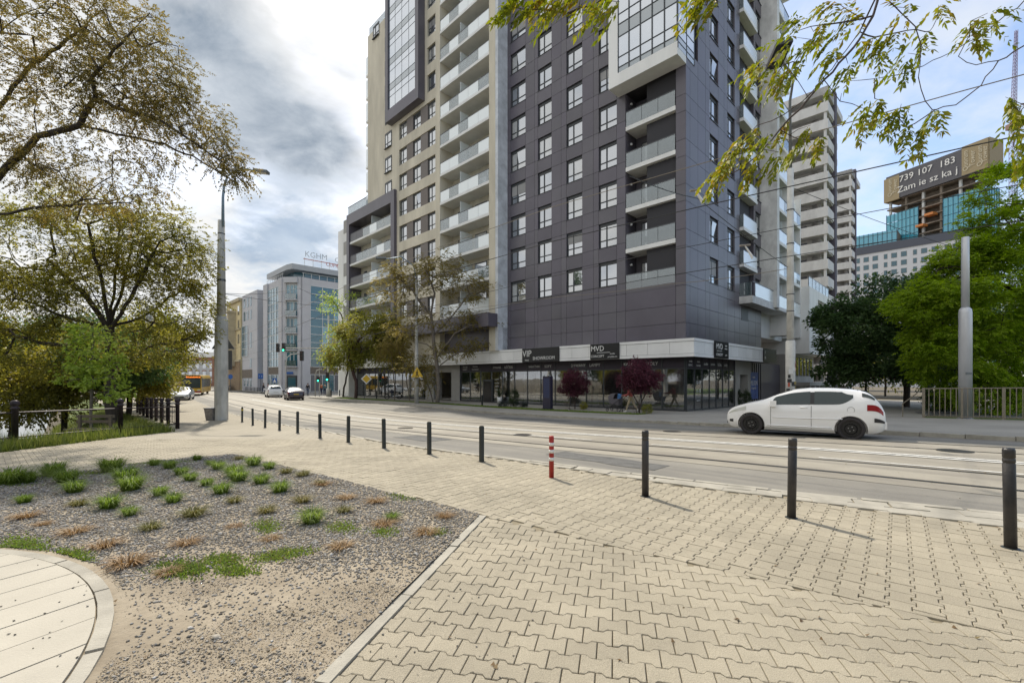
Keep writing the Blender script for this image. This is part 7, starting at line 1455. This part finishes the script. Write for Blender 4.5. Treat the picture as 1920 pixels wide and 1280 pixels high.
    for sy in (-1, 1):
        for a, b_ in side:
            def fn(u, v, a=a, b_=b_): 
                e = abs(u - a) if a > 0 else abs(u - b_); lim = min(1, (.12 + e * 7) if a > 0 else (.30 + e * 2.6)); return surf(u, (.07 if a > 0 else .07 + .42 * max(0, 1 - e / .35) ** 2) + (v * .85) * lim, sy)
            patch('side_window', G_car, fn, np.linspace(a, b_, 22), np.linspace(0, 1, 5))
        patch('rear_window_flank', G_car, lambda u, v: surf(u, .62 + .34 * v, sy, .008), np.linspace(rear_glass[0] - .02, rear_glass[1] + .06, 5), np.linspace(0, 1, 4)) if prof is HATCH else None
        a, b_ = side[0][1], side[1][0]; patch('door_pillar', M_trim, lambda u, v: surf(u, .08 + v * .8, sy), np.linspace(a, b_, 3), np.linspace(0, 1, 4))
        for dx in doors: MB().tube([low(dx, .0 + f, sy) for f in np.linspace(.02, 1, 8)], .006, 4).build('door_gap', M_seam, t)
        MB().tube([low(x, .45, sy, .006) for x in np.linspace(doors[0] - .05, doors[1] - .75, 8)], .018, 5).build('rub_strip', paint, t, True)
        MB().tube([low(x, .08, sy, .004) for x in np.linspace(wx[0] - .45, wx[1] + .45, 8)], .022, 5).build('sill_strip', paint, t, True)
        hx = doors[1] + .18; MB().tube([low(hx - .09, .93, sy, .018), low(hx, .935, sy, .028), low(hx + .09, .93, sy, .018)], .014, 6).build('door_handle', paint, t, True)
        mx = ws[0] - .28; q = surf(mx, .05, sy); mir = MB().obox(q + Vector((0, sy * .13, .05)), (.085, sy * .02, 0), (-.02, .11, 0), (0, 0, .085)).build('mirror', paint, t); MB().obox(q + Vector((0, sy * .04, .0)), (.04, 0, 0), (0, .06, 0), (0, 0, .02)).build('mirror_arm', M_trim, mir)
        fx = prof[0][0]; patch('headlight', M_headl, lambda u, v: low(u, .80 + .20 * v * (1 - .5 * (u - fx + .55) / .5), sy, .007), np.linspace(fx - .62, fx - .10, 8), np.linspace(0, 1, 4))
        rx = prof[-1][0]; patch('taillight', M_tail, lambda u, v: low(u, .74 + .30 * v, sy, .008), np.linspace(rx + .06, rx + .42, 7), np.linspace(0, .82, 4)); patch('taillight', M_tail, lambda u, v: Vector((rx + .02 - .07 * 0 - .0, sy * u, .78 + .16 * v)), np.linspace(.42, .60, 3), np.linspace(0, 1, 2)) if twin else None
        patch('fog_lamp_grille', M_trim, lambda u, v: low(u, .15 + .22 * v, sy, .007), np.linspace(fx - .24, fx - .12, 3), np.linspace(0, 1, 3)); patch('bumper_strip', M_trim, lambda u, v: low(u, .30 + .16 * v, sy, .012), np.linspace(rx + .03, rx + .26, 5), np.linspace(0, 1, 3))
        for x in wx:
            wlo = thing_part('wheel', t, (x, sy * (np.interp(x, xs, arr[:, 4]) - .11), wr)); 
            wheel_y(MB(), (x, sy * (np.interp(x, xs, arr[:, 4]) - .11), wr), wr, .20, 30).build('tyre', M_rub, wlo, True); yc = sy * (np.interp(x, xs, arr[:, 4]) - .05)
            mb = MB(); mb.tube([(x, yc - sy * .05, wr), (x, yc - sy * .015, wr)], [wr * .74, wr * .70], 24); mb.tube([(x, yc - sy * .02, wr), (x, yc + sy * .012, wr)], [wr * .48, wr * .40], 24); mb.tube([(x, yc, wr), (x, yc + sy * .025, wr)], [wr * .16, wr * .13], 14)
            for q in range(8 if rim is M_rimb else 10): th = q * 6.283 / (8 if rim is M_rimb else 10); mb.obox((x + wr * .58 * math.cos(th), yc - sy * .004, wr + wr * .58 * math.sin(th)), Vector((math.cos(th), 0, math.sin(th))) * wr * .13, Vector((-math.sin(th), 0, math.cos(th))) * wr * .06, (0, .012, 0))
            mb.build('rim', rim, wlo)
            mb = MB()
            for q in range(4): th = .4 + q * 1.571; mb.tube([(x + wr * .2 * math.cos(th), yc, wr + wr * .2 * math.sin(th)), (x + wr * .2 * math.cos(th), yc + sy * .022, wr + wr * .2 * math.sin(th))], .013, 6)
            mb.build('wheel_bolts', M_rims, wlo)
    fx, rx = prof[0][0], prof[-1][0]; bx('front_grille', M_trim, t, fx - .06, fx + .012, -.42, .42, .30, .44); bx('front_plate', M_plate, t, fx - .02, fx + .03, -.26, .26, .45, .56)
    bx('rear_plate', plate_col or M_plate, t, rx - .015, rx + .05, -.26, .26, .62 if cat == 'car' and prof is not HATCH else .5, .73 if prof is not HATCH else .61); bx('rear_bumper', paint, t, rx - .02, rx + .2, -.62, .62, .36, .56)
    MB().tube([topp(ws[0] + .03, v, .003) for v in np.linspace(-1, 1, 9)], .008, 4).build('bonnet_gap', M_seam, t); MB().tube([topp(rear_glass[0] + .08, v, .003) for v in np.linspace(-1, 1, 9)], .007, 4).build('hatch_gap', M_seam, t)
    fc = low(prof[-1][0] + .78, .80, 1, .003); MB().tube([fc + Vector((.085 * math.cos(q), 0, .085 * math.sin(q))) for q in np.linspace(0, 6.283, 17)], .004, 4, False).build('fuel_flap_gap', M_seam, t)
    bx('underbody', M_trim, t, wx[1] - .3, wx[0] + .3, -.66, .66, .14, .22)
    if roof_rails:
        for sy in (-1, 1): MB().tube([surf(x, .99, sy, .03) + Vector((0, 0, .07)) for x in np.linspace(0, -1.6, 6)], .018, 6).build('roof_rail', M_rims, t)
    t.scale = (s, s, s); t.location = loc; t.rotation_euler = (0, 0, ang); return t
def thing_part(name, parent, loc):
    o = link(bpy.data.objects.new(name, None)); o.empty_display_size = .1; o.location = loc; setpar(o, parent); return o
M_cwhite = mat('paint_white', (.87, .87, .87), .22, coat=.6, spec=.5); M_csil = mat('paint_silver', (.55, .57, .60), .28, .35, coat=.6); M_cdark = mat('paint_dark', (.03, .018, .03), .18, coat=.8); M_cgrey = mat('paint_grey', (.12, .14, .16), .25, coat=.6)
nside = G(1496, 815); hd = Vector((-.8, .6)).normalized(); nrm = Vector((hd.y, -hd.x)); nrm = nrm if nrm.dot(Vector((1, 1))) > 0 else -nrm
cc = Vector((nside.x, nside.y)) + nrm * .84 * 1.1; car('hatchback', 'white three door hatchback with black steel wheels driving past', HATCH, M_cwhite, (1.27, -1.27), (cc.x, cc.y, gz(cc.y) - .06), math.atan2(hd.y, hd.x), 1.03)
p = G(341, 751); car('parked_car', 'silver white saloon parked on the pavement facing the viewer', SEDAN, M_csil, (1.4, -1.38), (p.x - 1.5, p.y + 2.2, gz(p.y + 2)), math.radians(-62), 1.0, M_rims, (-1.15, -1.72), (.93, .12), (.85, -.2), ((.78, -.25), (-.33, -1.2)))
p = G(518, 744); car('estate_car', 'white estate car waiting at the junction seen from behind', ESTATE, M_cwhite, (1.4, -1.38), (p.x - 1.2, p.y + 1.6, gz(p.y) - .05), R(124), 1.05, M_rims, (-1.9, -2.17), (.9, .1), (.8, -.2), ((.74, -.25), (-.33, -1.6)), roof_rails=True)
p = G(557, 749); car('saloon_car', 'dark purple black saloon at the junction seen from behind', SEDAN, M_cdark, (1.4, -1.38), (p.x - 1.1, p.y + 1.5, gz(p.y) - .05), R(122), 1.02, M_rims, (-1.1, -1.75), (.93, .1), (.85, -.2), ((.78, -.25), (-.33, -1.2)), plate_col=mat('plate_yellow', (.6, .42, .05), .5))
car('distant_car', 'dark car far down the street behind the bus', SEDAN, M_cgrey, (1.4, -1.38), (-66, 104, gz(104)), R(-55), 1.0, M_rims); car('distant_car', 'silver car further down the street right of the bus', ESTATE, M_csil, (1.4, -1.38), (-67, 112, gz(112)), R(-55), 1.0, M_rims)
# articulated city bus seen from the front
bs = thing('city_bus', 'yellow city bus with dark windscreen coming down the street', 'bus', (0, 0, 0)); M_by = mat('bus_yellow', (.62, .38, .02), .3, coat=.4); M_bd = mat('bus_dark', (.015, .016, .02), .15); M_br = mat('bus_red', (.30, .03, .02), .35)
mb = MB(); prof_ = [(-1.27, .35), (1.27, .35), (1.27, 2.6), (1.16, 2.92), (1.0, 3.02), (-1.0, 3.02), (-1.16, 2.92), (-1.27, 2.6)]; V = [(0, y, z) for y, z in prof_] + [(-12, y, z) for y, z in prof_]; n = 8
mb.add(V, [tuple(range(n)), tuple(range(2 * n - 1, n - 1, -1))] + [(i, n + i, n + (i + 1) % n, (i + 1) % n) for i in range(n)]); mb.build('body', M_by, bs)
bx('windscreen', G_car, bs, -.02, .05, -1.12, 1.12, 1.15, 2.45); bx('windscreen_surround', M_bd, bs, -.03, .03, -1.18, 1.18, 1.05, 2.9); bx('destination_display', M_bd, bs, .0, .045, -1.0, 1.0, 2.5, 2.85)
text('144', mat('display_white', (.7, .7, .7), .5), bs, (.05, -.72, 2.68), (0, 1, 0), .30); text('POLANOWICE', emitmat('display_orange', (1.0, .25, .03), 1.2), bs, (.05, .28, 2.68), (0, 1, 0), .27)
bx('lower_panel', M_br, bs, .0, .03, .1, 1.25, .36, .62); bx('bumper', M_bd, bs, -.1, .06, -1.2, .1, .36, .55)
for sy in (-1, 1):
    bx('headlight', M_headl, bs, .0, .05, sy * .95 - .18, sy * .95 + .18, .66, .82); MB().tube([(.05, sy * 1.25, 2.7), (.45, sy * 1.38, 2.6), (.5, sy * 1.4, 2.2)], .05, 6).build('mirror', M_bd, bs)
    for i in range(7): bx('side_window', G_car, bs, -1.8 - i * 1.5, -.45 - i * 1.5, sy * 1.265 - .012, sy * 1.265 + .02, 1.2, 2.45)
    for x in (-2.4, -8.5): wheel_y(MB(), (x, sy * 1.13, .48), .48, .28, 24).build('wheel', M_rub, bs, True)
p = G(367, 741); bs.location = (p.x - .9, p.y + .3, gz(p.y)); bs.rotation_euler = (0, 0, R(-62))

# ------------------------------------------------------------------ people
def skin_mesh(name, V, E, Rr, m, sub=1, root=0):
    me = bpy.data.meshes.new(name); me.from_pydata(V, E, []); me.update(); o = link(bpy.data.objects.new(name, me)); sk = o.modifiers.new('s', 'SKIN'); sk.use_smooth_shade = True
    sv = me.skin_vertices[0].data
    for i, r in enumerate(Rr): sv[i].radius = (r, r) if not isinstance(r, tuple) else r; sv[i].use_root = (i == root)
    o.modifiers.new('u', 'SUBSURF').levels = sub; o.modifiers['u'].render_levels = sub; out = evaluated(o); bpy.data.objects.remove(o); out.materials.clear(); out.materials.append(m); out.name = name
    out.polygons.foreach_set('use_smooth', [True] * len(out.polygons)); return out
M_skin = mat('skin', (.48, .30, .22), .6); M_shoe = mat('shoes', (.05, .045, .04), .7); M_shoew = mat('shoes_white', (.65, .65, .63), .6)
def person(label, loc, ang, top, bottom, hair, h=1.70, stride=0.0, reach=0.0, shoes=M_shoe, group='pedestrians', lean=0.0, bag=None):
    s = h / 1.72; t = thing('person', label, 'person', (0, 0, 0), group); a = stride; lx = lean
    J = {'pel': (0, 0, .93), 'sp': (.01 + lx * .3, 0, 1.10), 'ch': (.02 + lx * .7, 0, 1.32), 'nk': (.03 + lx, 0, 1.48), 'hd': (.05 + lx * 1.1, 0, 1.60), 'tp': (.05 + lx * 1.1, 0, 1.70)}
    for q, sg in (('l', 1), ('r', -1)):
        f = a * sg; J['h' + q] = (0, .09 * sg, .90); J['k' + q] = (f * .42 + .03, .10 * sg, .50); J['a' + q] = (f * .8 - (.06 if f < 0 else 0), .10 * sg, .09 + (.06 if f < -.1 else 0)); J['t' + q] = (J['a' + q][0] + .15, .11 * sg, .035 + (.0 if f >= -.1 else .01))
        J['s' + q] = (.02 + lx * .8, .19 * sg, 1.41); sw = -f * .5; el = (reach * .16 + sw * .5 + lx * .6, .25 * sg, 1.14); hn = (reach * .48 + sw + .06 + lx * .5, (.24 - .06 * reach) * sg, .92 + .14 * reach); J['e' + q] = el; J['w' + q] = hn; J['f' + q] = (hn[0] + .09, hn[1] - .01 * sg, hn[2] - .06 + .05 * reach)
    K = list(J); ix = {k: i for i, k in enumerate(K)}; V = [tuple(c * s for c in J[k]) for k in K]
    E = [('pel', 'sp'), ('sp', 'ch'), ('ch', 'nk'), ('nk', 'hd'), ('hd', 'tp')]; 
    for q in 'lr': E += [('pel', 'h' + q), ('h' + q, 'k' + q), ('k' + q, 'a' + q), ('a' + q, 't' + q), ('ch', 's' + q), ('s' + q, 'e' + q), ('e' + q, 'w' + q), ('w' + q, 'f' + q)]
    rad = {'pel': .12, 'sp': .11, 'ch': .125, 'nk': .055, 'hd': .088, 'tp': .07}; 
    for q in 'lr': rad.update({'h' + q: .095, 'k' + q: .06, 'a' + q: .042, 't' + q: .035, 's' + q: .06, 'e' + q: .042, 'w' + q: .03, 'f' + q: .032})
    place('body', skin_mesh('body', V, [(ix[x], ix[y]) for x, y in E], [rad[k] * s * .92 for k in K], M_skin), t)
    def sub(nm, keys, edges, grow_, m, root): kk = list(keys); jx = {k: i for i, k in enumerate(kk)}; place(nm, skin_mesh(nm, [tuple(c * s for c in J[k]) for k in kk], [(jx[x], jx[y]) for x, y in edges], [(rad[k] + grow_) * s for k in kk], m, 1, jx[root]), t)
    up = ['pel', 'sp', 'ch'] + [p_ + q for q in 'lr' for p_ in ('s', 'e', 'w')]; sub('jacket', up, [('pel', 'sp'), ('sp', 'ch')] + [e for q in 'lr' for e in (('ch', 's' + q), ('s' + q, 'e' + q), ('e' + q, 'w' + q))], .022, top, 'pel')
    dn = ['pel'] + [p_ + q for q in 'lr' for p_ in ('h', 'k', 'a')]; sub('trousers', dn, [e for q in 'lr' for e in (('pel', 'h' + q), ('h' + q, 'k' + q), ('k' + q, 'a' + q))], .014, bottom, 'pel')
    for q in 'lr': A, B = Vector(J['a' + q]) * s, Vector(J['t' + q]) * s; MB().obox((A + B) / 2 + Vector((0, 0, -.02)), ((B - A) / 2 * 1.4).to_tuple(), (0, .042, 0), (0, 0, .045)).build('shoe', shoes, t)
    hc = Vector(J['hd']) * s; mb = MB(); mb.lathe([(.10 * s, -.02), (.112 * s, .03), (.10 * s, .09), (.06 * s, .135), (.01, .15)], hc + Vector((-.022, 0, .01)), 12); mb.build('hair', hair, t, True)
    if bag: q = Vector(J['ch']) * s; MB().obox(q + Vector((-.20, 0, -.08)), (.08, 0, 0), (0, .15, 0), (0, 0, .22)).build('backpack', bag, t)
    t.location = loc; t.rotation_euler = (0, 0, ang); return t
M_hb = mat('hair_dark', (.03, .02, .015), .7); M_hg = mat('hair_light', (.30, .24, .17), .7)
p = G(1184, 774); gl_ = gz(p.y) + .062
pp = person('person in red jacket and beige trousers pushing a pram past the shop', (p.x, p.y, gl_), R(135), mat('cloth_red', (.42, .10, .09), .8), mat('cloth_beige', (.45, .37, .25), .85), M_hg, 1.70, .42, 1.0, M_shoew, 'pedestrians', .10)
pr = thing('pram', 'grey pram with a blue bag pushed along the shop windows', 'pram', (0, 0, 0)); M_pg = mat('pram_grey', (.13, .12, .14), .85)
for x, y in ((.55, .28), (.55, -.28), (-.35, .30), (-.35, -.30)):
    r_ = .15 if x < 0 else .11; wheel_y(MB(), (x, y, r_), r_, .05, 16).build('wheel', M_rub, pr, True)
MB().tube([(.55, .28, .11), (-.55, .26, .98), (-.62, .26, 1.02)], .016, 6).build('frame_tube', M_trim, pr); MB().tube([(.55, -.28, .11), (-.55, -.26, .98), (-.62, -.26, 1.02)], .016, 6).build('frame_tube', M_trim, pr); MB().tube([(-.62, -.27, 1.02), (-.64, 0, 1.03), (-.62, .27, 1.02)], .02, 6).build('handle', M_trim, pr)
for sy in (-1, 1): MB().tube([(-.35, .29 * sy, .15), (.1, .27 * sy, .55)], .014, 6).build('rear_strut', M_trim, pr)
mb = MB(); mb.hexa([(-.25, -.2, .45), (.4, -.2, .5), (.4, .2, .5), (-.25, .2, .45), (-.35, -.24, .85), (.5, -.24, .85), (.5, .24, .85), (-.35, .24, .85)]); mb.build('carrycot', M_pg, pr)
V = []; n = 9
mb = MB(); prf = [(.12 + .40 * math.cos(th), .85 + .36 * math.sin(th)) for th in np.linspace(0, math.pi * .62, n)]
mb.add([(x, sy * .24, z) for sy in (-1, 1) for x, z in prf] + [(.12, -.24, .85), (.12, .24, .85)], [(i, i + 1, n + i + 1, n + i) for i in range(n - 1)] + [(i, 2 * n, i + 1) for i in range(n - 1)] + [(n + i + 1, 2 * n + 1, n + i) for i in range(n - 1)]); mb.build('hood', M_pg, pr)
MB().obox((-.12, -.16, 1.0), (.12, 0, .02), (0, .06, 0), (-.02, 0, .17)).build('blue_bag', mat('bag_blue', (.10, .25, .55), .8), pr); bx('basket', M_trim, pr, -.25, .35, -.2, .2, .22, .36)
q = p + FL.d.to_3d() * 1.12; pr.location = (q.x, q.y, gz(q.y) + .062); pr.rotation_euler = (0, 0, R(135))
def pers(px, py, dy, *a, **k): g_ = G(px, py); return person(a[0], (g_.x, g_.y, gz(g_.y) + dy), *a[1:], **k)
C_ = lambda n_, c: mat('cloth_' + n_, c, .85)
pers(289, 747, 0, 'person in maroon coat walking along the river fence', R(-60), C_('maroon', (.20, .02, .05)), C_('navy', (.02, .025, .06)), M_hb, 1.7, .25)
pers(314, 752, 0, 'person in black standing beside the parked saloon', R(20), C_('black', (.015, .015, .018)), C_('black', (.015, .015, .018)), M_hb, 1.8, .1, .4)
for px, py, an, tp_, bt, lb, st_ in ((494, 738, 40, C_('black', (.015, .015, .018)), C_('jeans', (.05, .07, .12)), 'person in black jacket walking before the office wing', .3), (503, 739, 200, C_('maroon', (.20, .02, .05)), C_('black', (.015, .015, .018)), 'person in dark red top beside the white estate', .2), (577, 741, 90, C_('black', (.015, .015, .018)), C_('jeans', (.05, .07, .12)), 'person in black waiting right of the dark saloon', .05), (603, 740, 250, C_('orange', (.35, .10, .04)), C_('navy', (.02, .025, .06)), 'person with orange scarf waiting at the pedestrian light', .1), (609, 741, 110, C_('teal', (.05, .12, .14)), C_('navy', (.02, .025, .06)), 'person in teal jacket waiting by the signal mast', .1), (305, 731, 70, C_('navy', (.02, .025, .06)), C_('jeans', (.05, .07, .12)), 'distant person in navy walking along the river', .3)): pers(px, py, .05, lb, R(an), tp_, bt, M_hb, 1.72, st_)
